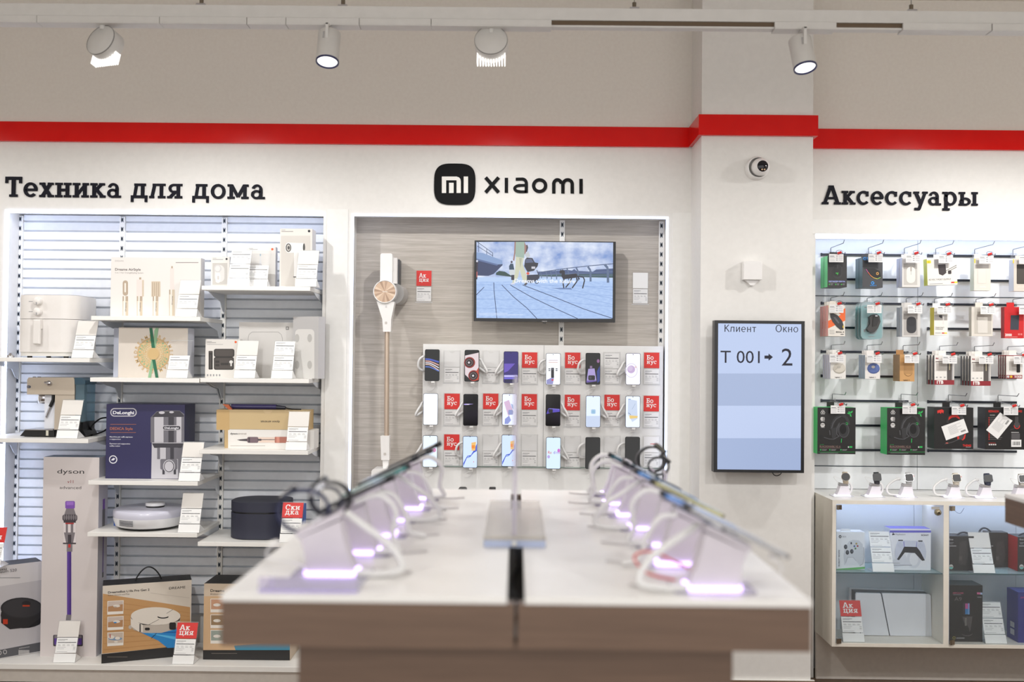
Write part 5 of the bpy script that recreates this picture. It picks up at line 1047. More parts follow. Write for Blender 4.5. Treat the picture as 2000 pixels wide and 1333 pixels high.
for i in range(24):
    a = 2 * PI * i / 24; c_ = 2 * PI * (i + 1) / 24; m_ = mat([(190, 164, 142), (168, 142, 122), (206, 184, 162), (158, 132, 112)][i % 4 if i % 3 else 0], .3, .4)
    b.flat([(cc[0], cc[1]), (cc[0] + R_ * .91 * math.cos(a), cc[1] + R_ * .91 * math.sin(a)), (cc[0] + R_ * .91 * math.cos(c_), cc[1] + R_ * .91 * math.sin(c_))], YV + .003, m_)
b.text('xiaomi', cc[0], cc[1] - .002, .005, YV + .0025, mat((236, 232, 226), .5), width=.026, align='c', bold=.02); b.build('filter_cap', r, r.location)['label'] = 'champagne ridged round cap'
b = MB(); b.cyl((cc[0] + .035, YV + .07, cc[1] - .005), (cc[0] + .045, YV + .19, cc[1] - .005), R_ * .93, glassy((214, 212, 210), .55), n=36); b.build('dust_cup', r, r.location)
b = MB(); b.prism([V(176, 490), V(180, 555), V(220, 555), V(222, 490), V(240, 398), V(146, 396)], YV + .012, YV + .075, VW); b.build('neck', r, r.location, bevel=.006)
b = MB(); g = PX(b, YV + .0114, 680, 440, 2.664); g.rr(191, 502, 203, 516, 4, mat((196, 190, 184), .4)); g.rect(193, 418, 202, 430, mat((206, 204, 202), .5)); b.build('release_button', r, r.location)
p = V(197, 555); q = V(195, 1100); b = MB(); b.cyl((p[0], YV + .035, p[1]), (q[0], YV + .035, q[1]), .0128, CHP, n=24, caps=False); b.build('tube', r, r.location)['label'] = 'champagne metal tube'
b = MB(); b.prism([V(170, 1225), V(166, 1098), V(213, 1098), V(212, 1225)], YV + .012, YV + .06, VW); b.prism([V(178, 1268), V(176, 1225), V(207, 1225), V(205, 1268)], YV + .02, YV + .055, VW); g = PX(b, YV + .0116, 680, 440, 2.664); g.rr(184, 1185, 198, 1199, 5, mat((196, 190, 184), .4)); b.build('lower_joint', r, r.location, bevel=.003)
p = V(125, 1300); q = V(262, 1268); b = MB(); b.prism(rrect(p[0], q[0], p[1] - .03, q[1], .015), YV - .03, YV + .10, VW, True); b.build('floor_head', r, r.location)
b = MB(); p = V(170, 330); b.box(p[0], p[0] + .04, YV + .085, YB - .001, p[1] - .02, p[1] + .08, VW); b.build('wall_dock', r, r.location)
# ================================================================== on the pillar
YQ = YP - .105; a = at(1395.5, 626, YQ); c = at(1570, 924.5, YQ); sa = at(1402.5, 632, YQ); sc_ = at(1564, 919, YQ)
r = empty('queue_screen', ((a.x + c.x) / 2, YQ, c.z), 'tall black-framed queue number screen on the pillar', 'screen')
b = MB(); b.box(a.x, c.x, YQ + .003, YQ + .05, c.z, a.z, BZ)
for q in ((a.x, sa.x, c.z, a.z), (sc_.x, c.x, c.z, a.z), (sa.x, sc_.x, c.z, sc_.z), (sa.x, sc_.x, sa.z, a.z)): b.box(q[0], q[1], YQ - .003, YQ + .003, q[2], q[3], BZ)
b.build('bezel', r, r.location)
b = MB(); b.box((a.x + c.x) / 2 - .1, (a.x + c.x) / 2 + .1, YQ + .05, YP - .001, c.z + .2, c.z + .5, BLACK); b.build('wall_mount', r, r.location); b = MB(); b.tube(spline([at(1509, 924, YQ + .03), at(1512, 928.5, YQ + .03), at(1518, 930, YQ + .03), at(1524, 927, YQ + .03), at(1526, 924, YQ + .03)]), .002, BLACK); b.build('cable_loop', r, r.location)
b = MB(); g = PX(b, YQ + .002); DK = mat((16, 18, 40), .5)
for y0, y1, cq in ((631, 730, (188, 204, 238)), (730, 793, (166, 182, 216)), (793, 856.5, (192, 207, 240)), (856.5, 920, (164, 181, 217))): g.rect(1401, y0, 1565, y1, S(cq, .98), 1)
g.slab('Клиент', 1415, 1477, 648.5, 14, DK, 3, SANS); g.slab('Окно', 1514.5, 1559.5, 649, 14, DK, 3, SANS); g.text('T 001', 1407, 709, 23.5, DK, 3, x1=1483.5); g.text('2', 1526.5, 714.5, 33, DK, 3, x1=1547.5)
g.poly([(1493, 695), (1501, 695), (1501, 691), (1509.5, 698), (1501, 705), (1501, 701), (1493, 701)], DK, 3); b.build('display', r, r.location)
# dome camera
q = at(1477, 330.5, YP); R_ = .0555
r = empty('dome_camera', (q.x, YP, q.z), 'white dome security camera with a black eye high on the pillar', 'camera')
b = MB(); b.lathe([(R_, -.0005), (R_, -.032), (R_ * .93, -.045), (R_ * .85, -.048)], VW, (q.x, YP, q.z), (0, 1, 0), 40); b.build('base_ring', r, r.location)
ce = Vector((q.x + .008, YP - .05, q.z)); ax = Vector((.08, -1, -.03)).normalized(); Rb = .043
b = MB(); b.lathe([(Rb * math.sin(math.radians(t)), Rb * math.cos(math.radians(t))) for t in range(38, 181, 8)], VW, ce, ax, 40); b.build('ball', r, r.location)
b = MB(); b.lathe([(Rb * math.sin(math.radians(t)) * .99, Rb * math.cos(math.radians(t)) * .99) for t in range(0, 44, 6)], mat((12, 13, 22), .08), ce, ax, 32); b.build('eye', r, r.location)['label'] = 'glossy black lens window'
b = MB(); e_ = ce + ax * (Rb + .0004)
for s in (-.006, .006): b.cyl((e_.x + s, e_.y + .0005, e_.z - .018), (e_.x + s, e_.y - .001, e_.z - .018), .004, mat((206, 176, 140), .4), n=12)
b.build('infrared_lamp', r, r.location)
# small wall sensor
a = at(1452.5, 510, YP - .045); c = at(1489, 547, YP - .045)
r = empty('wall_sensor', ((a.x + c.x) / 2, YP, c.z), 'small square white sensor box on the pillar above the queue screen', 'sensor')
b = MB(); b.box(a.x, c.x, YP - .045, YP - .0005, c.z, a.z, VW); b.build('cover', r, r.location, bevel=.003)
b = MB(); xm = (a.x + c.x) / 2; b.prism([(xm - .032, c.z - .0002), (xm + .032, c.z - .0002), (xm + .008, c.z - .026), (xm - .008, c.z - .026)], YP - .03, YP - .0005, VW); b.build('lower_bracket', r, r.location)
# ================================================================== accessory wall
YA = 5.208
R1 = (1580, 440, 5.554); R2 = (1780, 440, 5.554); R3 = (1580, 670, 5.554); R4 = (1780, 670, 5.554)
ACW = noisy('hook_panel_white', (234, 237, 238), (237, 240, 241), 30, .35)
BAR = mat((62, 66, 74), .28, .8)
zc_top = at(1632, 978, 4.785).z            # top of the counter
xseam = X(1792, YA, 700)
def panel(x0, x1, px0, px1, label):
    r = empty('hook_panel', ((x0 + x1) / 2, YA, zc_top), label, 'wall panel', 'white hook panels of the accessory niche')
    b = MB(); zs = [zr - .012, Z(580, YA, 1792), Z(912.5, YA, 1792), zc_top + .001]
    for k in range(3): b.box(x0 + .0012, x1 - .0012, YA, YB - .0005, zs[k + 1] + .0015, zs[k] - .0015, ACW)
    b.build('board', r, r.location)
    b = MB()
    for k in (1, 2): b.box(x0, x1, YA - .002, YA + .004, zs[k] - .0022, zs[k] + .0022, mat((58, 70, 78), .4))
    b.build('joint_trim', r, r.location)
    for py in (498, 546, 593, 640.5, 687.5, 735, 783, 831, 879):
        xa, xb_ = X(px0, YA, py), X(px1, YA, py); z = Z(py + .01 * ((px0 + px1) / 2 - 1640) * 1.0, YA, (px0 + px1) / 2)
        b = MB(); b.box(xa, xb_, YA - .010, YA - .0005, z - .0055, z + .0055, BAR); b.box(xa - .001, xa + .005, YA - .0115, YA - .0005, z - .0075, z + .0075, mat((40, 44, 60), .4)); b.build('rail', r, r.location)
panel(xr0 + .002, xseam, 1603, 1773, 'white hook panel nearest the pillar carrying mice and headset cartons'.replace('nearest', 'beside'))
panel(xseam, XR - .01, 1811, 1984.5, 'white hook panel at the outer side carrying power banks and storage packs')
WIRE = mat((150, 152, 158), .25, .9)
YHK = 4.992
def hook(px, py, label, dz=-.018, up=.036, card_w=.072, lock_dx=-.014):
    q = at(px, py, YA); x, z = q.x, q.z
    r = empty('display_hook', (x, YA, z), label, 'hook', 'wire display hooks with price cards')
    b = MB(); b.tube([(x, YA - .012, z), (x, YA - .012, z + up - .004), (x, YA - .016, z + up), (x, YHK + .004, z + up + .002), (x, YHK - .012, z + up + .016)], .0019, WIRE, 6); b.build('upper_arm', r, r.location)
    b = MB(); b.tube([(x + .004, YA - .012, z), (x + .004, YHK + .03, z + dz * .5), (x + .004, YHK - .006, z + dz), (x + .004, YHK - .012, z + dz + .008)], .0021, WIRE, 6); b.box(x - .012, x + .016, YA - .016, YA - .0112, z - .014, z + .016, CLEAR); b.build('lower_arm', r, r.location)
    zc = z + dz + .004; x0 = x - .076
    b = MB(); b.box(x0, x0 + card_w, YHK - .012, YHK - .0112, zc - .046, zc - .005, mat((232, 231, 230), .5))
    def R(u0, v0, u1, v1, m): b.flat([(x0 + u0 * card_w, zc - .046 + v0 * .041), (x0 + u1 * card_w, zc - .046 + v0 * .041), (x0 + u1 * card_w, zc - .046 + v1 * .041), (x0 + u0 * card_w, zc - .046 + v1 * .041)], YHK - .0124, m)
    R(.05, .72, .36, .78, CARDD); R(.05, .56, .42, .62, CARDG); R(.05, .34, .38, .38, CARDG); R(.05, .16, .4, .2, CARDG)
    for i in range(3): R(.48, .2 + .24 * i, .6, .32 + .24 * i, CARDG); R(.66, .18 + .24 * i, .95, .34 + .24 * i, mat((206, 206, 208), .6))
    b.build('price_card', r, r.location)
    b = MB(); lx = x0 + .046; b.cyl((lx - .004, YHK - .014, zc - .002), (lx + .013, YHK - .022, zc + .004), .0062, RED, n=12); b.build('red_lock', r, r.location)
    b = MB(); b.tube([(lx + .012 + .016 * math.cos(t) - .008, YHK - .016, zc + .006 + .008 * math.sin(t)) for t in [2 * PI * i / 14 for i in range(14)]], .001, BLACK, 5, True); b.build('lock_loop', r, r.location)
YPF = 5.012
def pack(name, x0, y0, x1, y1, D, n, col, label, cat, draw=None, side=None, top=None, crop=R1, Yf=YPF, gap=.004, back='', tilt=0, hang=True, rough=.4):
    a = at(x0, (y0 + y1) / 2, Yf).x; c = at(x1, (y0 + y1) / 2, Yf).x; zt = at((x0 + x1) / 2, y0, Yf).z; zb = at((x0 + x1) / 2, y1, Yf).z
    b = MB(); m0 = mat(col, rough); b.box(a, c, Yf, Yf + D, zb, zt, m0, side=mat(side, rough) if side else None, top=mat(top, rough) if top else None)
    if hang: xm = (a + c) / 2; b.box(xm - .022, xm + .016, Yf + D - .002, Yf + D - .0005, zt, zt + .024, m0)
    if draw: draw(PX(b, Yf, *crop))
    o = b.build(name, org=((a + c) / 2, Yf, zb)); tag(o, label, cat)
    if tilt: o.rotation_euler[1] = tilt
    for k in range(1, n):
        e = o.copy(); COL.objects.link(e); e.location.y += (D + gap) * k; e['label'] = ('second', 'third', 'fourth', 'fifth')[k - 1] + ' ' + back + ', behind the front one on its hook'
        e['group'] = o['group'] = back + 's on one hook'
    return o
GW = mat((226, 226, 226), .5)
# ---- first row
def d(g):
    K = mat((34, 34, 36), .35); K2 = mat((52, 52, 54), .3); GN = mat((60, 180, 70), .45)
    g.ell(228, 362, 14, 18, GN); g.rect(215, 385, 365, 452, mat((22, 22, 24), .3), 1); g.rr(258, 430, 358, 580, 46, K2, 2); g.rr(266, 430, 350, 560, 40, K, 3); g.rect(300, 430, 316, 470, K2, 4)
    g.poly([(288, 518), (302, 514), (300, 524), (318, 512), (316, 530), (304, 546), (306, 530), (292, 528)], GN, 5)
    g.text('DEATHADDER ESSENTIAL', 214, 617, 13, mat((176, 186, 250), .4), 3, x1=394, bold=.03); g.rect(214, 624, 306, 627, GREYT, 3)
    for x in (222, 290, 352): g.ell(x, 644, 8, 7, GN, 3, n=10); g.rect(x + 12, 636, x + 38, 640, GREYT, 3); g.rect(x + 12, 646, x + 34, 650, GREYT, 3)
pack('mouse_box', 1616.3, 500, 1654, 561, .055, 2, (44, 43, 44), 'black mouse carton with bright green sides on the top row', 'box', d, side=(120, 222, 150), back='black mouse carton with green side')
def d(g):
    BL = mat((52, 150, 230), .4); K = mat((24, 24, 27), .3)
    g.text('G102', 586, 378, 30, BL, 2, x1=690, bold=.03); g.rect(594, 386, 752, 474, mat((36, 36, 40), .3), 1)
    g.poly([(616, 474), (700, 468), (768, 500), (780, 550), (774, 578), (740, 586), (680, 558)], K, 3)
    P_ = [(618, 478), (640, 512), (668, 548), (700, 572), (740, 584), (774, 568)]
    for i, c_ in enumerate(((196, 90, 160), (226, 110, 70), (236, 160, 70), (232, 206, 90), (150, 206, 90))): g.line(P_[i:i + 2], 6, mat(c_, .4), 5)
    g.ring(742, 526, 15, 16, 6, mat((226, 170, 90), .4), 5, 40, 330); g.rect(742, 522, 757, 530, mat((226, 170, 90), .4), 6)
    g.ring(690, 628, 18, 18, 8, BL, 3, 40, 330); g.rect(692, 624, 710, 634, BL, 4); g.text('logitech G', 662, 661, 13, BL, 3, x1=730, bold=.02)
pack('mouse_box', 1684.5, 503, 1724, 562, .05, 2, (66, 66, 70), 'dark grey mouse carton with rainbow-edged mouse on the top row', 'box', d, side=(104, 116, 136), back='dark grey mouse carton')
def d(g): g.rect(1028, 420, 1174, 650, mat((196, 192, 186), .45)); g.rect(1026, 415, 1172, 476, mat((164, 160, 154), .45), 2); g.rr(1056, 452, 1152, 630, 46, mat((234, 230, 222), .3), 3); g.rr(1098, 454, 1114, 502, 7, mat((176, 166, 158), .4), 4); g.line([(1106, 502), (1106, 540)], 3, GREYT, 4)
pack('mouse_box', 1762, 504, 1797, 561, .035, 2, (222, 219, 214), 'pale carton picturing a white mouse on the top row', 'box', d, side=(206, 210, 226), back='pale white-mouse carton')
def d(g):
    K = mat((58, 50, 52), .4); YL = mat((240, 222, 40), .4)
    g.rr(176, 378, 221, 410, 6, YL); g.text('5', 198, 402, 14, K, 2, align='c'); g.rect(254, 370, 404, 470, mat((190, 186, 182), .45), 1); g.poly([(296, 428), (378, 424), (384, 520), (344, 548), (304, 530)], K, 2); g.line([(384, 496), (498, 440)], 5, K, 3); g.line([(420, 500), (498, 460)], 5, K, 3); g.rr(402, 494, 438, 534, 10, K, 3)
    g.text('AC+DC 7-PORT OUTPUT', 190, 596, 17, mat((90, 84, 80), .5), 2, x1=432); g.rect(196, 632, 340, 637, GREYT, 2); g.rect(432, 618, 468, 634, mat((206, 60, 40), .4), 2); g.rect(468, 618, 500, 634, YL, 2)
pack('charger_box', 1812, 505, 1870, 557, .045, 1, (234, 230, 222), 'slanting white carton of a multi-port charger with yellow side, top row', 'box', d, side=(222, 226, 96), crop=R2, tilt=math.radians(-2.2))
def d(g): g.rect(682, 366, 694, 412, mat((240, 214, 40), .4)); g.rect(690, 428, 840, 470, mat((176, 170, 164), .5)); g.rr(718, 470, 812, 636, 8, mat((214, 208, 198), .45), 1); g.rr(722, 474, 808, 632, 6, mat((222, 217, 208), .4), 2); g.rect(736, 668, 808, 676, mat((232, 228, 222), .5), 2)
pack('power_bank_box', 1902.5, 504, 1935, 568, .045, 1, (222, 216, 206), 'plain beige power bank carton on the top row', 'box', d, side=(222, 226, 220), crop=R2)
def d(g): g.rect(1100, 370, 1112, 414, mat((240, 214, 40), .4)); g.rr(1142, 426, 1300, 640, 10, mat((74, 68, 64), .35)); g.rect(1142, 430, 1300, 470, mat((58, 54, 52), .35), 2); g.text('POWER BANK', 1156, 678, 14, mat((236, 232, 226), .5), 2, x1=1300)
pack('power_bank_box', 1980, 507, 2022, 569, .05, 1, (214, 204, 192), 'beige carton with a dark power bank window, outermost of the top row', 'box', d, side=(214, 218, 230), crop=R2)
# ---- second row
def d(g):
    OR = mat((236, 106, 44), .4); K = mat((54, 52, 54), .3)
    g.poly([(208, 1040), (394, 950), (394, 1036), (208, 1122)], OR, 1); g.poly([(320, 950), (394, 900), (394, 1010), (330, 960)], OR, 2); g.rect(214, 872, 234, 900, mat((240, 206, 60), .4))
    g.poly([(228, 962), (260, 956), (312, 980), (360, 1040), (378, 1100), (372, 1136), (340, 1138), (300, 1104), (256, 1050), (232, 1000)], K, 3); g.poly([(262, 1000), (286, 996), (330, 1060), (318, 1070)], mat((96, 94, 98), .3), 4); g.ell(370, 1104, 6, 16, mat((226, 190, 40), .4), 5)
    g.line([(218, 920), (230, 944), (240, 962)], 5, K, 3); g.text('RIVAL 3', 294, 1168, 15, mat((66, 62, 62), .4), 3, x1=378, bold=.03); [g.rect(222, 1140 + i * 18, 276, 1144 + i * 18, GREYT, 3) for i in range(3)]; g.rect(342, 1182, 376, 1188, K, 3)
pack('mouse_box', 1617.5, 597, 1650.5, 657, .042, 3, (228, 222, 212), 'white carton with orange slash and a dark mouse on the second row', 'box', d, side=(240, 176, 170), back='white and orange mouse carton')
# blister packs
TEAL = mat((84, 190, 186), .4); TEALD = mat((24, 86, 84), .4); BLI = glassy((236, 244, 246), .80, .06)
xa, xb_ = X(1686, YPF, 630), X(1727, YPF, 630); zt_, zb_ = Z(594, YPF, 1706), Z(662, YPF, 1706); xm_ = (xa + xb_) / 2
def blister():
    r = empty('blister_pack', (xm_, YPF, zb_), 'teal blister pack holding a large sculpted mouse on the second row', 'blister pack', 'teal mouse blister packs on one hook')
    b = MB(); b.prism(rrect(xa, xb_, zb_, zt_ - .006, .016), YPF + .0305, YPF + .032, TEAL); g = PX(b, YPF + .0305, *R1); g.text('logitech', 640, 1216, 15, mat((60, 64, 66), .4), 1, x1=706, bold=.03); g.text('G', 716, 1216, 15, mat((60, 64, 66), .4), 1, x1=726); g.ell(690, 1090, 60, 96, TEALD, 1); g.rect(600, 885, 640, 900, TEALD, 1); g.rect(592, 1130, 612, 1160, INK, 1); b.build('backing_card', r, r.location)
    b = MB(); b.prism(rrect(xa - .003, xb_ + .003, zb_ - .003, zt_ + .012, .024, 6), YPF + .024, YPF + .030, BLI); b.build('clear_shell', r, r.location)
    b = MB(); q = lambda x, y: (at(1580 + x / 5.554, 440 + y / 5.554, YPF).x, at(1580 + x / 5.554, 440 + y / 5.554, YPF).z)
    K = mat((62, 60, 60), .3); b.prism([q(632, 1130), q(660, 1160), q(710, 1166), q(752, 1120), q(780, 1050), q(770, 990), q(740, 965), q(690, 972), q(662, 1000), q(668, 1070)], YPF + .004, YPF + .030, K)
    b.prism([q(690, 1100), q(740, 1090), q(760, 1030), q(752, 985), q(700, 985), q(694, 1040)], YPF + .0005, YPF + .004, mat((44, 43, 44), .25)); c_ = q(726, 988); b.cyl((c_[0] - .006, YPF - .001, c_[1]), (c_[0] + .006, YPF - .001, c_[1]), .005, CHROME, n=12); b.build('mouse', r, r.location)
    return r
bl = blister()
for k, w in ((1, 'second'), (2, 'third')): copy_tree(bl, w + ' teal mouse blister pack, behind the front one on its hook', (xm_, YPF + .042 * k, zb_))
def d(g): g.rect(1028, 960, 1178, 1195, mat((176, 172, 168), .45)); g.rect(1028, 960, 1176, 1022, mat((150, 146, 142), .45), 2); g.rr(1058, 994, 1164, 1174, 48, mat((56, 56, 60), .3), 3); g.rr(1066, 1000, 1156, 1100, 40, mat((48, 48, 52), .3), 4)
pack('mouse_box', 1762, 600, 1797.5, 658, .035, 2, (206, 203, 199), 'grey carton picturing a black mouse on the second row', 'box', d, side=(190, 194, 204), back='grey black-mouse carton')
def d(g): g.rect(250, 975, 386, 1034, mat((176, 172, 168), .45)); g.rr(340, 990, 354, 1080, 5, mat((226, 224, 220), .4), 2); g.poly([(300, 975), (334, 975), (334, 1010), (318, 1010), (300, 994)], mat((50, 48, 50), .4), 3); g.text('TEAM FAST', 258, 1118, 14, INK, 2, x1=356); g.text('CHARGING', 258, 1134, 12, INK, 2, x1=340); g.rect(258, 1168, 318, 1174, GREYT, 2); g.rect(330, 1166, 358, 1178, mat((206, 60, 40), .4), 2); g.rect(358, 1166, 386, 1178, mat((240, 214, 40), .4), 2)
pack('cable_box', 1824.5, 601, 1851, 655, .05, 1, (234, 231, 224), 'slim white cable carton with yellow side on the second row', 'box', d, side=(232, 212, 50), crop=R2)
def d(g): g.rect(684, 890, 866, 1180, mat((196, 190, 180), .45)); g.poly([(706, 970), (866, 976), (866, 1042), (706, 1030)], mat((168, 160, 152), .45), 2); g.rr(718, 1000, 826, 1172, 6, mat((216, 211, 203), .4), 3)
pack('power_bank_box', 1897.5, 600, 1939, 657, .03, 1, (218, 212, 202), 'beige carton with a white power bank window on the second row', 'box', d, side=(196, 192, 186), crop=R2)
def d(g):
    g.poly([(1078, 978), (1170, 978), (1164, 1138), (1072, 1136)], mat((58, 62, 72), .35)); g.poly([(1078, 978), (1170, 978), (1168, 1030), (1076, 1000)], mat((46, 50, 60), .35), 2); g.text('20000', 1016, 1203, 24, mat((240, 232, 228), .5), 2, x1=1088, bold=.03); g.rect(1016, 1212, 1150, 1216, mat((230, 180, 176), .5), 2); [g.rect(1156 + 26 * i, 1176, 1176 + 26 * i, 1194, mat((226, 130, 126), .5), 2) for i in range(2)]
pack('power_bank_box', 1961.5, 600, 2000, 661, .035, 1, (198, 30, 34), 'bright red power bank carton on the second row', 'box', d, side=(170, 22, 28), crop=R2)
# ---- third row
def mousep(c1, c2):
    def d(g):
        g.ell(g.ox, 280, 68, 56, mat(c1, .4), 1, n=30); g.ell(g.ox, 272, 66, 50, mat(c2, .4), 2, n=30); g.line([(g.ox - 50, 300), (g.ox + 40, 226)], 3, mat(c1, .4), 3); g.ell(g.ox - 4, 262, 20, 14, mat((176, 170, 160), .4), 4)
        g.text('logitech', g.ox - 46, 379, 11, INK, 2, x1=g.ox + 6, bold=.03); g.text('G', g.ox + 14, 379, 11, INK, 2, x1=g.ox + 24)
    return d
def dm(c1, c2, ox):
    f_ = mousep(c1, c2)
    def d(g): g.ox = ox; f_(g)
    return d
pack('mouse_box', 1622, 693, 1652, 740.5, .028, 4, (228, 225, 220), 'white carton picturing a pale round mouse on the third row', 'box', dm((170, 164, 152), (206, 200, 188), 328), side=(214, 212, 232), crop=R3, back='pale round-mouse carton')
pack('mouse_box', 1689.5, 694, 1719, 740.5, .028, 3, (226, 222, 218), 'white carton picturing a blue round mouse on the third row', 'box', dm((66, 84, 140), (84, 104, 162), 700), side=(170, 186, 204), crop=R3, back='blue round-mouse carton')
def d(g): g.ring(1076, 310, 46, 54, 4, mat((110, 80, 44), .5)); g.rect(1030, 232, 1124, 336, mat((176, 134, 84), .5)); g.text('logitech', 1024, 411, 12, mat((70, 52, 34), .5), 2, x1=1072, bold=.03); g.text('G', 1080, 411, 12, mat((70, 52, 34), .5), 2, x1=1092)
pack('mouse_box', 1757.5, 693, 1786, 745.5, .09, 1, (196, 150, 96), 'brown kraft mouse carton on the third row', 'box', d, side=(172, 130, 82), crop=R3)
def storage(cap, w):
    def d(g):
        x0, y0, x1, y1 = g.r; W = x1 - x0; H = y1 - y0; MR = mat((142, 36, 46), .45)
        g.rect(x0, y1 - H * .16, x1, y1, MR, 2); g.text(cap, x0 + W * .12, y1 - H * .04, H * .10, mat((238, 232, 228), .5), 3, x1=x0 + W * w, bold=.05)
        g.rect(x0 + W * .1, y0 + H * .26, x0 + W * .62, y0 + H * .52, mat((180, 174, 168), .5), 2); g.rect(x0 + W * .64, y0 + H * .1, x0 + W * .88, y1 - H * .16, mat((88, 82, 80), .35), 3); g.rect(x0 + W * .88, y0 + H * .1, x0 + W * .96, y1 - H * .16, mat((196, 194, 194), .3, .5), 3); g.rect(x0 + W * .74, y0 + H * .2, x0 + W * .79, y0 + H * .5, mat((190, 180, 150), .4), 4)
        for i in range(3): g.rect(x0 + W * (.08 + .2 * i), y1 - H * .27, x0 + W * (.16 + .2 * i), y1 - H * .24, GREYT, 3)
        g.poly([(x0 + W * .06, y0 + H * .12), (x0 + W * .1, y0 + H * .06), (x0 + W * .14, y0 + H * .12), (x0 + W * .18, y0 + H * .06), (x0 + W * .2, y0 + H * .13)], MR, 3); g.rect(x0 + W * .06, y0 + H * .2, x0 + W * .5, y0 + H * .23, mat((120, 110, 106), .5), 3)
    return d
def st(rect, cap, w):
    f_ = storage(cap, w)
    def d(g): g.r = [(rect[0] - 1780) * 5.554, (rect[1] - 670) * 5.554, (rect[2] - 1780) * 5.554, (rect[3] - 670) * 5.554]; f_(g)
    return d
q = (1825, 694.5, 1863.5, 752); pack('storage_pack', *q, .02, 3, (232, 228, 222), 'white and maroon 1TB drive pack, the one next to the panel seam', 'storage pack', st(q, '1TB', .45), side=(84, 82, 86), crop=R4, gap=.018, back='white 1TB drive pack next to the seam')
q = (1896, 696, 1935, 754); pack('storage_pack', *q, .02, 4, (232, 228, 222), 'white and maroon 1TB drive pack, beside the smaller 512GB pack', 'storage pack', st(q, '1TB', .45), side=(84, 82, 86), crop=R4, gap=.012, back='white 1TB drive pack beside the smallest packs')
def d(g):
    MR = mat((142, 36, 46), .45); g.rect(1030, 350, 1202, 388, MR, 2); g.text('512GB', 1118, 378, 20, mat((238, 232, 228), .5), 3, x1=1196, bold=.04); g.ell(1048, 368, 14, 12, mat((206, 206, 206), .4), 3); g.ell(1082, 368, 14, 12, mat((226, 190, 50), .4), 3); g.rect(1060, 200, 1140, 300, mat((180, 174, 168), .5), 2); g.rr(1140, 226, 1178, 322, 8, mat((34, 32, 34), .3), 3); g.rect(1024, 134, 1208, 142, MR, 2)
pack('storage_pack', 1965, 694, 1997, 740, .012, 4, (230, 226, 220), 'small white and maroon 512GB stick pack on the third row', 'storage pack', d, side=(120, 40, 48), crop=R4, gap=.012, back='small 512GB stick pack')
# ---- fourth row: headset cartons
def headset(ox):
    def d(g):
        K = mat((52, 52, 54), .28); K2 = mat((84, 84, 88), .28); G = mat((40, 176, 84), .45); WT = mat((206, 204, 202), .5); PK = mat((150, 120, 112), .5)
        X_0 = ox
        for y, k in ((750, 0), (826, 1), (894, 2)):
            if k == 0: [g.ring(X_0 + 150 + dx, y + dy, 14, 14, 5, WT) for dx, dy in ((0, -8), (-10, 8), (10, 8))]
            elif k == 1: g.ell(X_0 + 142, y, 18, 22, WT); g.ell(X_0 + 160, y, 12, 22, mat((150, 148, 146), .4), 2)
            else: g.ell(X_0 + 148, y, 25, 25, WT, n=8); g.rect(X_0 + 132, y - 8, X_0 + 164, y - 2, INK, 2)
            g.rect(X_0 + 128, y + 24, X_0 + 172, y + 28, GREYT, 2)
        # three-headed emblem
        for a_ in ([(410, 762), (440, 756), (448, 770), (430, 776)], [(476, 736), (448, 750), (448, 770), (470, 756)], [(440, 772), (456, 776), (462, 804), (446, 796)], [(424, 742), (446, 748), (440, 766)]): g.poly([(X_0 + p[0], p[1]) for p in a_], G, 2)
        P = lambda *pp: [(X_0 + x, y) for x, y in pp]
        g.line(P((244, 940), (250, 890), (280, 830), (320, 795), (360, 786), (400, 806), (424, 850), (430, 890)), 30, K, 2); g.line(P((244, 930), (262, 870), (300, 822), (346, 800)), 8, K2, 3)
        g.poly(P((240, 930), (290, 920), (318, 870), (340, 860), (300, 1000), (280, 1046), (248, 1030)), K, 3); g.line(P((330, 876), (302, 930), (300, 990), (320, 1012)), 8, K2, 4); g.ell(X_0 + 376, 950, 60, 80, K2, 4); g.ell(X_0 + 376, 950, 54, 74, K, 5); g.ell(X_0 + 368, 938, 36, 52, mat((18, 18, 20), .3), 6); g.line(P((222, 950), (228, 1000)), 10, K2, 4)
        g.line(P((330, 1010), (270, 1046), (220, 1044), (160, 1026)), 7, K2, 5); g.ell(X_0 + 132, 1016, 20, 14, mat((28, 28, 30), .4), 5); g.line(P((352, 1040), (348, 1084)), 7, G, 5); g.line(P((396, 864), (420, 872), (416, 888), (398, 884)), 5, G, 7)
        g.text('RAZER', X_0 + 118, 1110, 8, G, 2, x1=X_0 + 160, spacing=1.4); g.text('BLACKSHARK V2 X', X_0 + 116, 1134, 19, PK, 2, x1=X_0 + 342); g.rect(X_0 + 116, 1139, X_0 + 342, 1144, mat((110, 90, 86), .5), 2); g.rr(X_0 + 438, 1122, X_0 + 470, 1140, 5, G, 2); g.ell(X_0 + 428, 1132, 7, 9, WT, 2)
        for x in (116, 216, 336): g.ell(X_0 + x + 10, 1162, 8, 8, G, 2, n=10); g.rect(X_0 + x + 24, 1158, X_0 + x + 78, 1162, GREYT, 2); g.rect(X_0 + x + 24, 1166, X_0 + x + 70, 1169, GREYT, 2)
        g.rect(X_0 + 100, 1185, X_0 + 496, 1188, G, 2); g.rect(X_0 + 122, 1194, X_0 + 316, 1197, GREYT, 2)
    return d
o = pack('headset_box', 1596.5, 796.5, 1671, 887.5, .09, 1, (30, 29, 29), 'black headset carton with green top edge beside the pillar', 'box', headset(0), side=(20, 186, 92), top=(20, 196, 96), crop=R3, Yf=5.0)
pack('headset_box', 1732.5, 797.5, 1807, 889, .09, 1, (30, 29, 29), 'black headset carton with a wide green side, second in the bottom row', 'box', headset(761), side=(20, 186, 92), top=(20, 196, 96), crop=R3, Yf=5.0)
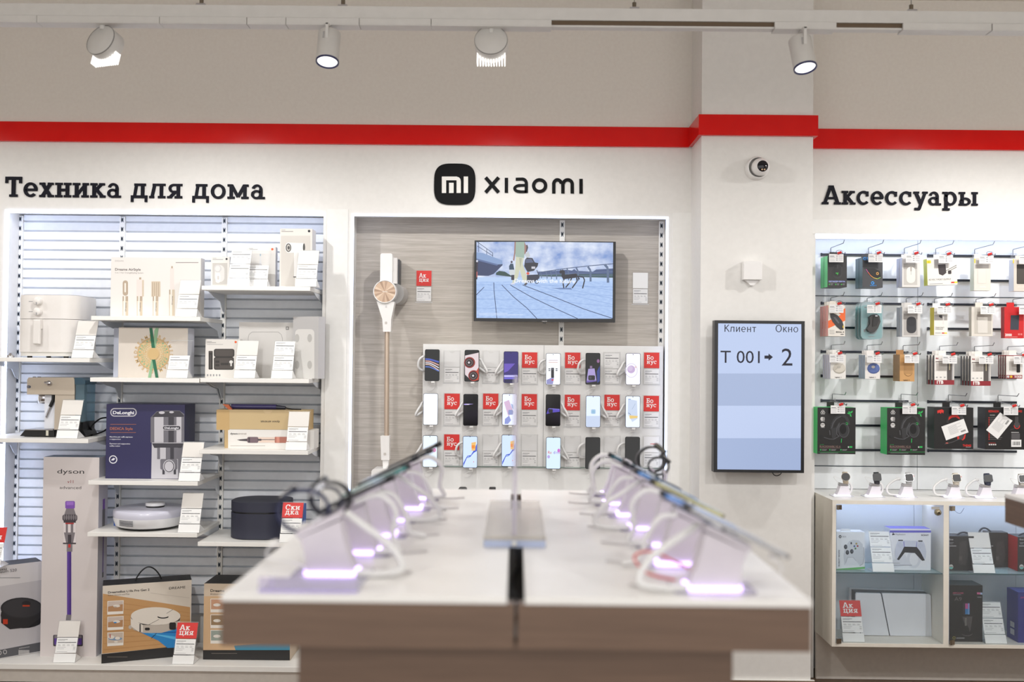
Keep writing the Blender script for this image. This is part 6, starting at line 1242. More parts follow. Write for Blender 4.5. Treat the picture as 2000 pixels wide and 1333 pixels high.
def d(g):
    RD = mat((206, 44, 36), .45); K = mat((46, 44, 46), .3); K2 = mat((70, 68, 70), .3)
    g.poly([(280, 736), (330, 722), (352, 736), (346, 768), (330, 752), (320, 772), (302, 756), (284, 768)], RD); g.line([(392, 870), (400, 820), (430, 786), (480, 776), (516, 800), (524, 830)], 26, K, 2); g.poly([(400, 840), (406, 806), (440, 780), (490, 776), (520, 806), (524, 832), (480, 806), (440, 812)], RD, 3); g.poly([(520, 790), (556, 786), (574, 840), (540, 840)], K2, 3)
    g.poly([(494, 1010), (512, 990), (520, 1048), (500, 1054)], RD, 3); g.poly([(570, 1000), (590, 990), (580, 1040), (556, 1060), (540, 1050)], RD, 3); g.poly([(512, 1000), (576, 1000), (556, 1050), (520, 1050)], K2, 3); g.line([(360, 1098), (440, 1080), (530, 1040)], 10, K2, 3); g.rect(372, 1082, 398, 1094, mat((176, 90, 80), .4), 4)
    g.text('THEMIS', 556, 1126, 22, RD, 2, x1=648, bold=.03); g.rect(590, 1130, 644, 1135, GREYT, 2)
o = pack('headset_box', 1824.5, 796.5, 1901, 877.5, .085, 1, (25, 24, 25), 'black headset carton with red headband picture and slanting white label', 'box', d, side=(44, 44, 50), top=(40, 40, 44), crop=R4, Yf=5.0)
def sticker(parent, crop, pts, Y, k=.0006):
    b = MB(); g = PX(b, Y, *crop); g.poly(pts, mat((232, 231, 229), .5), 1)
    A, B, C_, D_ = [Vector((p[0], p[1])) for p in pts]          # corners in order
    for i in range(9):
        t = .18 + i * .07; u0, u1 = .24, .62 if i % 3 else .8
        p = A.lerp(D_, t); q = B.lerp(C_, t); a = p.lerp(q, u0); c = p.lerp(q, u1); g.line([tuple(a), tuple(c)], 3, CARDG, 2)
    for i in range(7): p = A.lerp(D_, .72); q = B.lerp(C_, .72); a = p.lerp(q, .72 + .03 * i); p2 = A.lerp(D_, .84); q2 = B.lerp(C_, .84); a2 = p2.lerp(q2, .72 + .03 * i); g.line([tuple(a), tuple(a2)], 4, INK, 2)
    b.build('paper_label', parent, parent.location)['label'] = 'white paper label stuck on at a slant'
sticker(o, R4, [(324, 910), (568, 824), (620, 972), (376, 1060)], 5.0 - .003)
def d(g):
    RD = mat((206, 44, 36), .45); WT = mat((206, 204, 202), .5); K2 = mat((70, 68, 70), .3)
    g.text('REDRAGON', 836, 754, 22, RD, 2, x1=946, bold=.03); g.text('THEMIS', 1108, 754, 22, RD, 2, x1=1200, bold=.03); g.text('FEATURES', 852, 790, 10, WT, 2, x1=906)
    for i in range(14): g.rect(836, 810 + i * 18, 848, 818 + i * 18, RD, 2); g.rect(852, 811 + i * 18, 940 + (i * 37) % 50, 814 + i * 18, mat((130, 128, 128), .5), 2)
    g.text('redragonshop', 836, 1090, 9, RD, 2, x1=912); [g.rect(838 + i * 22, 1098, 854 + i * 22, 1112, WT, 2) for i in range(4)]
    g.rr(1122, 800, 1160, 860, 8, K2, 2); g.ell(1144, 890, 32, 34, K2, 2); g.ring(1144, 896, 34, 40, 8, RD, 3, 180, 360); g.line([(1070, 946), (1130, 926)], 6, K2, 3); g.rect(1082, 970, 1166, 976, WT, 2); g.rect(1084, 984, 1176, 1046, mat((84, 82, 84), .5), 2); g.rect(1082, 1052, 1192, 1130, mat((232, 231, 229), .5), 2)
    for i in range(9): g.rect(1098 + i * 9, 1072, 1101 + i * 9 + (i % 3), 1112, INK, 3)
o = pack('headset_box', 1924.5, 797, 2004, 878.5, .085, 1, (25, 24, 25), 'black headset carton showing its back with red list and barcode, outermost', 'box', d, side=(50, 50, 58), top=(40, 40, 44), crop=R4, Yf=5.0)
sticker(o, R4, [(810, 946), (962, 756), (1098, 846), (936, 1046)], 5.0 - .003)
# ---- hooks
for px, py, w in ((1621, 498.5, 'the green-sided mouse carton'), (1694.5, 498.5, 'the dark grey mouse carton'), (1764.5, 499, 'the pale white-mouse carton'), (1825.5, 500, 'the slanting charger'), (1901.5, 501, 'the plain beige carton'), (1976, 501.5, 'the dark-window carton')):
    hook(px, py, 'wire hook with price card and red lock holding ' + w)
for px, py, w in ((1621, 593, 'the orange-slash mouse carton'), (1692, 593.5, 'the teal blister packs'), (1768, 594, 'the grey black-mouse carton'), (1823, 595, 'the slim yellow-sided cable carton'), (1904, 595.5, 'the white-window beige carton'), (1976, 596, 'the bright red carton')):
    hook(px, py, 'wire hook with price card and red lock holding ' + w, up=.028)
for px, py, w in ((1622, 688, 'the pale round-mouse cartons'), (1692, 688.5, 'the blue round-mouse cartons'), (1762, 689, 'the brown kraft carton'), (1833, 690, 'the 1TB packs next to the seam'), (1901, 690.5, '1TB packs beside the smallest packs'), (1966, 691, 'the smallest 512GB packs')):
    hook(px, py, 'wire hook with price card and red lock holding ' + w, dz=-.012)
for px, py, w in ((1624, 783, 'the headset carton beside the pillar'), (1758, 783.5, 'the wide green-sided headset carton'), (1850, 785, 'the headset carton with red headband'), (1947, 785.5, 'the headset carton showing its back')):
    hook(px, py, 'wire hook with price card and red lock holding ' + w, dz=-.014)
# ================================================================== glass counter under the accessory wall
XC0 = (1625 - 1008) / F_PX * YP + .004; XC1 = 4.19
CREAM = noisy('cabinet_white', (228, 222, 210), (232, 226, 215), 30, .45)
zct = zc_top; zcb = at(1650, 1264, YP).z
x_p0, x_p1 = X(1843, YP, 1100), X(1853.5, YP, 1100)
r = empty('glass_cabinet', (2.2, YP + .15, 0), 'white display counter with glass doors under the accessory wall', 'display cabinet')
b = MB(); b.box(XC0, XC1, YP, YA - .001, zct - .018, zct, CREAM, top=PANEL); b.build('countertop', r, r.location, bevel=.0015)
b = MB(); b.box(XC0, XC0 + .018, YP, YF - .001, zcb + .016, zct - .018, CREAM); b.build('side_panel', r, r.location)
b = MB(); b.box(x_p0, x_p1, YP, 5.1, zcb + .016, zct - .018, CREAM); b.build('divider', r, r.location)
b = MB(); b.box(XC0, XC1, YP, YF - .001, zcb, zcb + .016, CREAM); b.build('bottom_board', r, r.location)
b = MB(); xs1 = X(1784, 5.05, 1150); xs2 = X(1983, 5.05, 1150)
for xa, xb_ in ((XC0 + .018, xs1 - .001), (xs1 + .001, xs2 - .001), (xs2 + .001, XC1)): b.box(xa, xb_, 5.045, 5.06, zcb + .016, zct - .018, mat((222, 226, 230), .4))
b.build('back_panel', r, r.location)
b = MB(); b.box(XC0 + .001, XC1, 5.04, 5.06, 0.002, zcb - .0005, GREYP); b.build('kick_panel', r, r.location)
zsh = at(1730, 1119, YP + .012).z
GLE = mat((84, 104, 108), .2); PANE = glassy((246, 250, 252), .965, .02)
for xa, xb_ in ((XC0 + .0185, x_p0 - .0005), (x_p1 + .0005, XC1)):
    b = MB(); b.box(xa, xb_, YP + .012, 5.044, zsh - .006, zsh, glassy((226, 240, 240), .9, .03)); b.box(xa, xb_, YP + .0112, YP + .0119, zsh - .006, zsh, GLE); b.build('glass_shelf', r, r.location)
for i, (xa, xb_) in enumerate(((XC0 + .019, x_p0 - .001), (x_p1 + .002, XC1 - .01))):
    za, zb2 = zcb + .017, zct - .022
    b = MB(); b.flat([(xa, za), (xb_, za), (xb_, zb2), (xa, zb2)], YP + .004, PANE); b.box(xa, xa + .0012, YP + .0035, YP + .0075, za, zb2, mat((120, 140, 176), .2)); dr = b.build('glass_door', r, r.location)
    for z in (za, zb2 - .022):
        b = MB(); b.box(xa + .002, xa + .024, YP - .006, YP + .0035, z, z + .022, mat((176, 166, 150), .2, .9)); b.cyl((xa + .005, YP - .008, z), (xa + .005, YP - .008, z + .022), .005, mat((150, 140, 126), .2, .9), n=12); b.build('hinge', dr, r.location)
q = at(1832, 1001.5, YP - .004); b = MB(); b.lathe([(0, -.014), (.007, -.014), (.012, -.012), (.013, -.002), (.016, 0), (.016, .006)], mat((176, 166, 140), .2, .9), (q.x, q.y, q.z), (0, 1, 0), 24); b.cyl((q.x, q.y - .0146, q.z), (q.x, q.y - .0142, q.z), .004, BLACK, n=12); b.box(q.x - .03, q.x + .008, q.y + .002, q.y + .008, q.z + .014, q.z + .026, mat((196, 194, 190), .3, .5)); b.build('lock', r, r.location)
LEDC = mat((206, 222, 255), .4, 0, 15.0)
b = MB(); b.box(XC0 + .03, x_p0 - .004, 4.95, 4.965, zct - .024, zct - .0185, LEDC); b.box(x_p1 + .006, XC1, 4.95, 4.965, zct - .024, zct - .0185, LEDC); b.build('light_strip', r, r.location)
b = MB(); b.tube(spline([at(1861, 992, YP + .03), at(1868, 1001, YP + .03), at(1876, 1003, YP + .03), at(1883, 993, YP + .03)]), .0012, mat((120, 130, 150), .4), 5); b.build('wire', r, r.location)
# goods behind the glass
YG = YP + .075; E1 = (1580, 890, 5.127); E2 = (1800, 890, 5.125); E3 = (1580, 1090, 4.762)
def boxed(name, x0, y0, x1, z0, D, col, label, draw, crop, side=None, top=None, Yf=YG):
    return carton(name, x0, y0, x1, Yf, z0, D, col, label, 'box', draw, side=side, top=top, crop=crop)
def d(g):
    W_ = mat((200, 205, 212), .35); S1 = mat((160, 166, 176), .35); K = mat((50, 54, 62), .4); GN = mat((96, 176, 96), .45)
    g.poly([(270, 1138), (560, 1116), (560, 1136), (270, 1158)], GN, 2); g.ell(312, 814, 14, 16, K); g.line([(303, 804), (321, 824)], 4, W_, 2); g.line([(321, 804), (303, 824)], 4, W_, 2); g.text('XBOX', 330, 822, 15, mat((120, 124, 130), .5), 2, x1=372); g.text('ROBOT WHITE', 308, 1112, 14, mat((90, 96, 110), .5), 2, vertical=True, x1=308 + 164, bold=.02)
    g.poly([(350, 1060), (345, 1000), (360, 920), (400, 862), (440, 846), (500, 852), (536, 890), (546, 1000), (540, 1080), (510, 1104), (480, 1070), (440, 1020), (390, 1020), (372, 1080), (352, 1100)], W_, 2); g.poly([(372, 1024), (440, 1020), (480, 1070), (510, 1104), (380, 1104), (350, 1100)], mat((216, 220, 226), .35), 1); g.line([(546, 920), (552, 1010), (540, 1086), (508, 1106)], 6, S1, 3); g.line([(366, 1076), (386, 1022), (440, 1020), (470, 1056)], 4, S1, 3)
    for x, y in ((366, 916), (428, 962), (384, 972)): g.ell(x, y, 17, 23, K, 4); g.ell(x + 3, y - 3, 10, 14, mat((84, 90, 100), .4), 5)
    for x, y, c_ in ((474, 884, (206, 176, 70)), (454, 910, (70, 110, 200)), (486, 908, (200, 70, 66)), (464, 933, (80, 160, 90))): g.ell(x, y, 9, 10, K, 4, n=12); g.ell(x, y, 6, 7, mat(c_, .4), 5, n=12)
    g.ell(422, 880, 8, 12, K, 4)
o = boxed('gamepad_box', 1634, 1040, 1689, zsh, .07, (226, 229, 233), 'white carton picturing a white gamepad, green strip below, on the glass shelf', d, E1, side=(216, 220, 226))
b = MB(); q = at(1652, 1040, YG + .03); b.prism([(q.x - .028, q.z), (q.x + .026, q.z), (q.x + .018, q.z + .016), (q.x - .022, q.z + .016)], YG + .03, YG + .032, mat((226, 229, 233), .4)); b.build('hang_tab', o, o.location)
def d(g):
    W_ = mat((206, 210, 224), .3); S1 = mat((166, 172, 190), .3); K = mat((40, 40, 46), .35); PP = mat((108, 104, 196), .4); BG = mat((216, 218, 226), .45)
    g.ring(1050, 1040, 70, 90, 26, BG, 1); g.poly([(816, 1060), (960, 990), (1010, 1090), (816, 1140)], BG, 1); g.rect(808, 752, 1222, 774, PP, 2)
    g.poly([(832, 790), (858, 784), (858, 796), (832, 800)], K, 2); g.rect(838, 774, 846, 794, K, 2); g.text('PlayStation', 866, 799, 15, mat((110, 112, 124), .5), 2, x1=964); g.text('SONY', 1122, 806, 13, mat((60, 62, 74), .5), 2, x1=1200, bold=.04)
    g.poly([(862, 1020), (858, 960), (876, 886), (894, 852), (940, 852), (952, 900), (948, 960), (900, 1040), (880, 1050)], W_, 3); g.poly([(1170, 1020), (1174, 960), (1158, 890), (1136, 856), (1090, 856), (1076, 904), (1080, 960), (1130, 1044), (1156, 1054)], W_, 3); g.poly([(946, 852), (1086, 856), (1074, 918), (956, 914)], W_, 4)
    g.poly([(956, 908), (1074, 912), (1112, 960), (1160, 1052), (1132, 1056), (1060, 978), (960, 972), (900, 1050), (880, 1042), (930, 960)], K, 3); g.poly([(950, 860), (956, 914), (950, 914), (944, 860)], PP, 5); g.poly([(1082, 864), (1076, 916), (1070, 916), (1078, 864)], PP, 5); g.rr(892, 846, 940, 856, 4, K, 5); g.rr(1092, 852, 1136, 864, 4, K, 5)
    for cx, cy in ((914, 900), (1114, 904)): [g.ring(cx + dx, cy + dy, 9, 10, 2, S1, 5, n=10) for dx, dy in ((0, -18), (0, 18), (-18, 0), (18, 0))]
    g.rect(832, 1078, 910, 1083, GREYT, 2); g.rect(832, 1098, 1030, 1104, mat((140, 140, 150), .5), 2)
boxed('gamepad_box', 1738.5, 1033.5, 1818, zsh, .08, (232, 233, 238), 'white carton with violet top edge picturing a two-tone gamepad', d, E1, side=(214, 218, 232), top=(112, 108, 200))
price_tag(1726, 1117, YP + .02, zsh, 'double', 'price stand with two price cards between the gamepad cartons', 'price stands in the glass counter')
def spk(ox):
    def d(g):
        GR = mat((66, 60, 58), .45); WT = mat((170, 166, 164), .5)
        g.text('fine', ox + 4, 850, 17, WT, 2, x1=ox + 46, bold=.02); g.rect(ox + 6, 872, ox + 50, 876, GREYT, 2); g.rect(ox + 8, 884, ox + 40, 888, GREYT, 2); g.rect(ox, 904, ox + 76, 911, WT, 2); g.poly([(ox + 110, 870), (ox + 180, 850), (ox + 200, 1000), (ox + 170, 1100), (ox + 100, 1090)], GR, 1); g.ell(ox + 120, 1030, 16, 22, mat((84, 78, 74), .4), 2)
        g.ell(ox + 24, 1116, 22, 24, mat((206, 204, 196), .45), 3); g.ell(ox + 24, 1122, 18, 16, mat((110, 190, 180), .45), 4); g.rect(ox + 6, 1110, ox + 42, 1116, mat((190, 110, 110), .45), 5)
    return d
def handle(o, x0, x1, z, y, lift):
    b = MB(); n = 12; b.tube([(x0 + (x1 - x0) * i / n, y + .01 * math.sin(PI * i / n), z + lift * math.sin(PI * i / n) ** .7) for i in range(n + 1)], .0045, mat((50, 52, 60), .5), 6); b.build('handle', o, o.location)
o = boxed('speaker_box', 1848, 1048, 1902, zsh, .08, (50, 45, 43), 'dark speaker carton beside the cabinet divider on the glass shelf', spk(270), E2, side=(60, 56, 56), top=(70, 68, 70), Yf=YG); handle(o, X(1870, YG + .03, 1045), X(1897, YG + .03, 1045), Z(1048, YG, 1880), YG + .03, .012)
o = boxed('speaker_box', 1930, 1041, 1968.5, zsh, .06, (52, 47, 45), 'dark speaker carton behind the leaning price stand on the glass shelf', spk(640), E2, side=(70, 66, 66), top=(72, 70, 72), Yf=YG + .09); handle(o, X(1912, YG + .11, 1035), X(1936, YG + .11, 1035), Z(1042, YG + .1, 1925), YG + .11, .022)
o = boxed('speaker_box', 1987.5, 1050, 2040, zsh, .10, (50, 45, 43), 'dark speaker carton with a red side on the glass shelf', spk(975), E2, side=(190, 40, 40), top=(66, 64, 66), Yf=YG); handle(o, X(1990, YG + .04, 1046), X(2020, YG + .04, 1046), Z(1050, YG, 2000), YG + .04, .010)
price_tag(1923, 1122, YP + .018, zsh, 'blank', 'price stand with blank header before the dark speaker cartons', 'price stands in the glass counter')
zbt = zcb + .016
# console: two white shells split by a dark slanting gap
YK = YG + .06; P = lambda x, y: (at(1580 + x / 4.762, 1090 + y / 4.762, YK).x, at(1580 + x / 4.762, 1090 + y / 4.762, YK).z)
CW = noisy('console_white', (226, 228, 234), (230, 232, 238), 20, .35)
xq = P(790, 750)[0]; r = empty('game_console', (xq, YK + .04, zbt), 'white game console lying upright with a dark slanting gap, bottom of the counter', 'game console')
b = MB(); b.prism([(P(438, 0)[0], zbt + .004), (P(748, 0)[0], zbt + .002), P(668, 334), P(445, 328), P(436, 345)], YK, YK + .012, CW); b.build('shell', r, r.location, bevel=.003)
b = MB(); b.prism([(P(758, 0)[0], zbt + .002), (P(1143, 0)[0], zbt + .001), P(1134, 356), P(1122, 340), P(680, 332)], YK, YK + .012, CW); b.build('shell', r, r.location, bevel=.003)
b = MB(); b.prism([(P(440, 0)[0], zbt + .002), (P(1138, 0)[0], zbt + .002), P(1126, 346), P(440, 324)], YK + .0122, YK + .07, mat((44, 46, 54), .3)); b.prism([(P(425, 0)[0], zbt + .002), (P(1138, 0)[0], zbt + .002), P(1126, 336), P(420, 312)], YK + .0705, YK + .082, CW); b.build('core', r, r.location)
b = MB(); g = PX(b, YK, *E3); K = mat((60, 62, 72), .4); g.poly([(474, 674), (482, 672), (482, 706), (474, 700)], K); g.line([(462, 692), (474, 688)], 6, K); g.line([(482, 682), (494, 680), (492, 690)], 5, K); b.build('emblem', r, r.location)
price_tag(1668, 1252, YP + .02, zbt, 'Ак|ция', 'price stand with red promotion header before the white game console', 'price stands in the glass counter')
def d(g):
    VI = mat((190, 90, 150), .45); BLc = mat((60, 130, 190), .45); GR = mat((84, 80, 78), .45)
    g.text('AMPLIGAME', 1335, 336, 15, mat((176, 84, 110), .5), 2, x1=1436, bold=.02); g.rect(1342, 342, 1416, 346, GREYT, 2); g.text('A9', 1352, 402, 36, mat((110, 104, 102), .5), 2, x1=1420)
    g.poly([(1562, 322), (1612, 324), (1612, 344), (1562, 340)], mat((206, 110, 150), .45), 2); g.poly([(1592, 324), (1612, 324), (1612, 344), (1592, 342)], mat((176, 196, 226), .45), 3); g.rect(1566, 364, 1604, 370, GREYT, 2)
    g.rr(1430, 416, 1496, 530, 10, mat((60, 56, 60), .4), 2); g.rect(1452, 426, 1494, 476, VI, 3); g.rect(1452, 476, 1494, 526, BLc, 3); g.rect(1478, 424, 1490, 528, mat((120, 160, 210), .45), 4); g.poly([(1426, 550), (1520, 546), (1508, 640), (1496, 700), (1480, 640), (1440, 600)], GR, 2); g.rect(1448, 560, 1466, 634, mat((120, 116, 112), .4), 3); g.ell(1470, 708, 50, 22, GR, 3); g.ell(1470, 702, 46, 18, mat((36, 34, 34), .4), 4)
    g.ring(1348, 746, 14, 14, 5, mat((150, 140, 60), .45), 2); g.rect(1370, 744, 1446, 752, GREYT, 2)
boxed('microphone_box', 1849, 1144, 1919, zbt, .11, (40, 37, 35), 'tall black microphone carton with a glowing microphone picture, bottom of the counter', d, E3, side=(52, 50, 50), top=(96, 96, 98), Yf=YP + .05)
price_tag(1946, 1255, YP + .018, zbt, 'double', 'price stand with two price cards beside the tall black microphone carton', 'price stands in the glass counter')
def d(g): g.text('AMP', 1966, 380, 18, mat((206, 80, 130), .5), 2, x1=2010)
o = boxed('microphone_box', 1988.5, 1158, 2050, zbt, .11, (60, 62, 136), 'deep blue carton at the outer end of the counter bottom', d, E3, side=(70, 74, 150), top=(84, 92, 180), Yf=YP + .045)
b = MB(); xs = o.location.x - (X(2050, YP + .045, 1200) - X(1988.5, YP + .045, 1200)) / 2 - .0006; zq = at(1988, 1240, YP + .1).z
for j, (z0_, z1_) in enumerate(((.0, .028), (.036, .062))): b.add([(xs, YP + .08, zq + z0_), (xs, YP + .12, zq + z0_), (xs, YP + .12, zq + z1_), (xs, YP + .08, zq + z1_)], [(0, 1, 2, 3)], mat((216, 216, 226), .5))
b.build('barcode_sticker', o, o.location)
# ---- watches on the counter
RING = mat((236, 224, 255), .4, 0, 6.0)
def watch_stand(px, py, label, Y=4.93, cable=1, s=1.0):
    q = at(px, py, Y); x, z = q.x, zct
    r = empty('watch_stand', (x, Y, z), label, 'display stand', 'white watch stands on the glass counter'); T = lambda a, c: (x + a * s, z + c * s)
    b = MB(); b.prismz(rrect(x - .052, x + .052, Y - .03, Y + .05, .012), z + .0004, z + .003, mat((206, 206, 214), .15)); b.build('base_plate', r, r.location)
    b = MB(); b.prismz(rrect(x - .038, x + .036, Y - .022, Y + .022, .01), z + .003, z + .007, RING); b.build('light_ring', r, r.location)
    b = MB(); n = 5
    pts = [(-.035, .007), (.033, .007), (.028, .03), (.024, .052), (-.016, .054), (-.024, .03)]
    b.prism([T(*p) for p in pts], Y - .02, Y + .02, mat((232, 228, 236), .3)); b.build('pedestal', r, r.location, bevel=.004)
    b = MB(); b.prism([T(-.018, .055), T(.024, .053), T(.024, .060), T(-.014, .068)], Y - .016, Y + .018, mat((190, 188, 190), .2, .5)); b.build('cradle', r, r.location, bevel=.001)
    if cable:
        b = MB(); c_ = cable; p = [(x - .01 * c_ + .03 * c_, Y + .03, z + .06), (x + .045 * c_, Y + .035, z + .062), (x + .056 * c_, Y + .035, z + .036), (x + .046 * c_, Y + .03, z + .012), (x + .022 * c_, Y + .026, z + .009)]
        if abs(c_) > 1: p = [(x + .01 * c_, Y + .03, z + .085), (x + .028 * c_, Y + .03, z + .078), (x + .05 * c_, Y + .03, z + .046), (x + .046 * c_, Y + .02, z + .012), (x + .012 * c_, Y + .01, z + .009)]
        cable_tube(b, p, .0055, CABW); b.build('coiled_cable', r, r.location)
    b = MB(); b.tube(spline([(x - .016, Y + .005, z + .062), (x - .036, Y - .005, z + .082), (x - .046, Y - .01, z + .098), (x - .02, Y - .02, z + .092), (x + .01, Y - .034, z + .088)], 5), .001, CABW, 5); b.build('thin_cord', r, r.location)
    return x, Y, z
def smart_watch(x, Y, z, label, case, band, rnd=False, crown=None, s=1.0, rot=0):
    r = empty('smart_watch', (x, Y, z + .062), label, 'watch', 'watches on the glass counter')
    cx, cz = x + .006, z + .099; b = MB(); T = Matrix.Translation((cx, Y - .028, cz)) @ Matrix.Rotation(math.radians(-18), 4, 'X') @ Matrix.Rotation(math.radians(-14), 4, 'Z')
    b.xf = T
    out = ell(0, 0, .021, .021, 32) if rnd else rrect(-.0195, .0195, -.019, .019, .008, 6)
    b.prism(out, -.004, .006, mat(case, .25, .6), True); b.build('case', r, r.location, bevel=.001)
    b = MB(); b.xf = T; o2 = ell(0, 0, .0195, .0195, 32) if rnd else rrect(-.0178, .0178, -.0175, .0175, .007, 6); b.flat(o2, -.0046, mat((10, 10, 13), .35)); b.build('face', r, r.location)
    b = MB(); b.xf = T
    if crown: b.cyl((.0195, .001, .006), (.0225, .001, .006), .004, mat(crown, .3), n=12); b.build('crown', r, r.location)
    # strap: a closed loop behind the case
    b = MB(); n = 22; w = .0115; L = []
    for i in range(n + 1):
        t = math.radians(90 - 28 - (360 - 56) * i / n)         # from the top lug round the back to the bottom lug
        L.append((.028 * (1 - math.cos(t - PI)) * .0 + .026 - .026 * math.cos(math.radians(25) + (2 * PI - math.radians(50)) * i / n), .031 * math.sin(math.radians(25) + (2 * PI - math.radians(50)) * i / n)))
    vs = []; b.xf = T
    for y_, z_ in L: vs += [(-w, y_ + .002, z_), (w, y_ + .002, z_)]
    k = .0028
    for y_, z_ in L:
        dy, dz = y_ - .026, z_; l_ = math.hypot(dy, dz) or 1; vs += [(-w, y_ + .002 - dy / l_ * k, z_ - dz / l_ * k), (w, y_ + .002 - dy / l_ * k, z_ - dz / l_ * k)]
    m_ = len(L); fs = []
    for i in range(m_ - 1):
        a = 2 * i; c_ = 2 * m_ + 2 * i
        fs += [(a, a + 1, a + 3, a + 2), (c_ + 2, c_ + 3, c_ + 1, c_), (a, a + 2, c_ + 2, c_), (a + 1, c_ + 1, c_ + 3, a + 3)]
    b.add(vs, fs, mat(band, .45), True); b.build('strap', r, r.location)
for px, py, w, case, band, rnd, crown, cab, sw in (
  (1645.5, 969.5, 'round-faced watch with a champagne metal strap, beside the pillar', (150, 140, 130), (190, 176, 154), True, None, 1, 'white lit stand under the round-faced watch'),
  (1706.5, 970, 'black square watch with a black strap, second from the pillar', (30, 30, 34), (38, 38, 44), False, None, 1, 'white lit stand under the black square watch'),
  (1769, 971, 'square watch with silver mesh strap and red crown', (170, 170, 172), (190, 190, 190), False, (196, 50, 40), -1.6, 'white lit stand under the silver mesh watch'),
  (1861, 972.5, 'square watch with a cream strap and red crown', (190, 184, 172), (214, 204, 188), False, (196, 50, 40), -1.6, 'white lit stand under the cream-strapped watch'),
  (1922.5, 973, 'square watch with a navy strap', (36, 40, 54), (46, 52, 74), False, None, -1.5, 'white lit stand under the navy-strapped watch'),
  (1990, 974, 'square watch with a silver strap, last before the second counter', (180, 180, 184), (206, 200, 190), False, None, 0, 'white lit stand under the watch beside the second counter')):
    x, Y, z = watch_stand(px, py, sw, cable=cab); smart_watch(x, Y, z, w, case, band, rnd, crown)
# ================================================================== display table in front (closest to the viewer)
HT = EYE.z - .42                       # table top height
Y0, Y1 = 1.756, 3.185                  # near and far edges
WT0, WT1 = at(431, 1172, Y0).x, at(1586, 1172, Y0).x
TABW = noisy('table_white', (236, 234, 230), (240, 238, 235), 20, .28)
def table(xa, xb, y0, y1, label, slot):
    xm = (xa + xb) / 2
    r = empty('display_table', (xm, (y0 + y1) / 2, 0), label, 'table')
    zt = HT; zl = HT - .0135; za = HT - .0135 - .0775
    for x0, x1 in ((xa, xm - slot), (xm + slot, xb)):
        b = MB(); b.box(x0, x1, y0, y1, zl, zt, TABW); b.build('table_top', r, r.location, bevel=.002)
    for x0, x1 in ((xa + .001, xm - .003), (xm + .003, xb - .001)):
        b = MB(); b.box(x0, x1, y0 + .001, y0 + .03, za, zl - .0002, OAKB); b.build('apron', r, r.location)
        b = MB(); b.box(x0, x1, y1 - .03, y1 - .001, za, zl - .0002, OAKB); b.build('apron', r, r.location)
    for x0, x1 in ((xa + .001, xa + .03), (xb - .03, xb - .001)):
        b = MB(); b.box(x0, x1, y0 + .0302, y1 - .0302, za, zl - .0002, OAKB); b.build('apron', r, r.location)
    b = MB(); b.box(xm - slot - .03, xm + slot + .03, y0 + .032, y1 - .032, za + .005, za + .012, mat((30, 27, 26), .6))
    for s in (-1, 1): b.box(xm + s * (slot + .004) - .002, xm + s * (slot + .004) + .002, y0 + .032, y1 - .032, za + .012, zl - .001, mat((36, 31, 29), .6))
    b.build('cable_tray', r, r.location)
    b = MB(); b.box(xa + .125, xb - .125, y0 + .06, y1 - .12, .0, za - .0005, OAKB); b.build('pedestal', r, r.location, bevel=.002)
    b = MB(); b.box(xa + .004, xb - .004, y0 + .034, y1 - .034, za, za + .004, mat((90, 74, 60), .6)); b.build('soffit', r, r.location)
    return r
tb = table(WT0, WT1, Y0, Y1, 'white-topped oak display table with two rows of devices on lit stands', .0155)
xm = (WT0 + WT1) / 2
b = MB()
for k in range(3): b.tube(spline([(xm - .012 + .012 * k, Y0 + .1 + .05 * k, HT - .07), (xm + .01 - .01 * k, Y0 + .22, HT - .066), (xm - .008, Y0 + .4 + .04 * k, HT - .07), (xm + .004 * k, Y0 + .62, HT - .07)]), .0025, mat((60, 58, 58), .5), 6)
b.build('power_cables', tb, tb.location)
x2 = at(1962, 969, 3.215).x
table(x2, x2 + 1.046, 1.79, 3.215, 'second white-topped oak display table, its corner just in view beside the glass counter', .0155)
# ---- clear acrylic poster stand over the cable slot
ACR = glassy((240, 240, 246), .86, .03); ACE = mat((196, 206, 232), .12)
xa, xb_ = at(944.5, 1060, 2.21).x, at(1066, 1060, 2.21).x; xc = at(1004.5, 1040, 2.21).x
r = empty('poster_stand', (xc, 2.48, HT), 'clear acrylic poster stand with thick base across the table slot', 'poster stand')
def acr_box(b, x0, x1, y0, y1, z0, z1, edge):
    b.box(x0, x1, y0, y1, z0, z1, ACR)
b = MB(); b.box(xa, xb_, 2.21, 2.77, HT + .0008, HT + .0252, glassy((244, 242, 238), .80, .25)); b.build('base', r, r.location, bevel=.0015)
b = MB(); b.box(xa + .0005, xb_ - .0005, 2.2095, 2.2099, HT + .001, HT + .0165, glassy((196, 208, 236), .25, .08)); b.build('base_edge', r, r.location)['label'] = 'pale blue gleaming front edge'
b = MB(); b.box(xc - .0045, xc + .0045, 2.215, 2.765, HT + .0256, HT + .372, glassy((236, 232, 240), .62, .08)); b.build('panel', r, r.location, bevel=.001)
b = MB(); b.lathe([(0, -.001), (.006, -.001), (.006, .0)], mat((230, 230, 226), .3), (xc, 2.2085, HT + .009), (0, 1, 0), 16); b.build('screw', r, r.location)
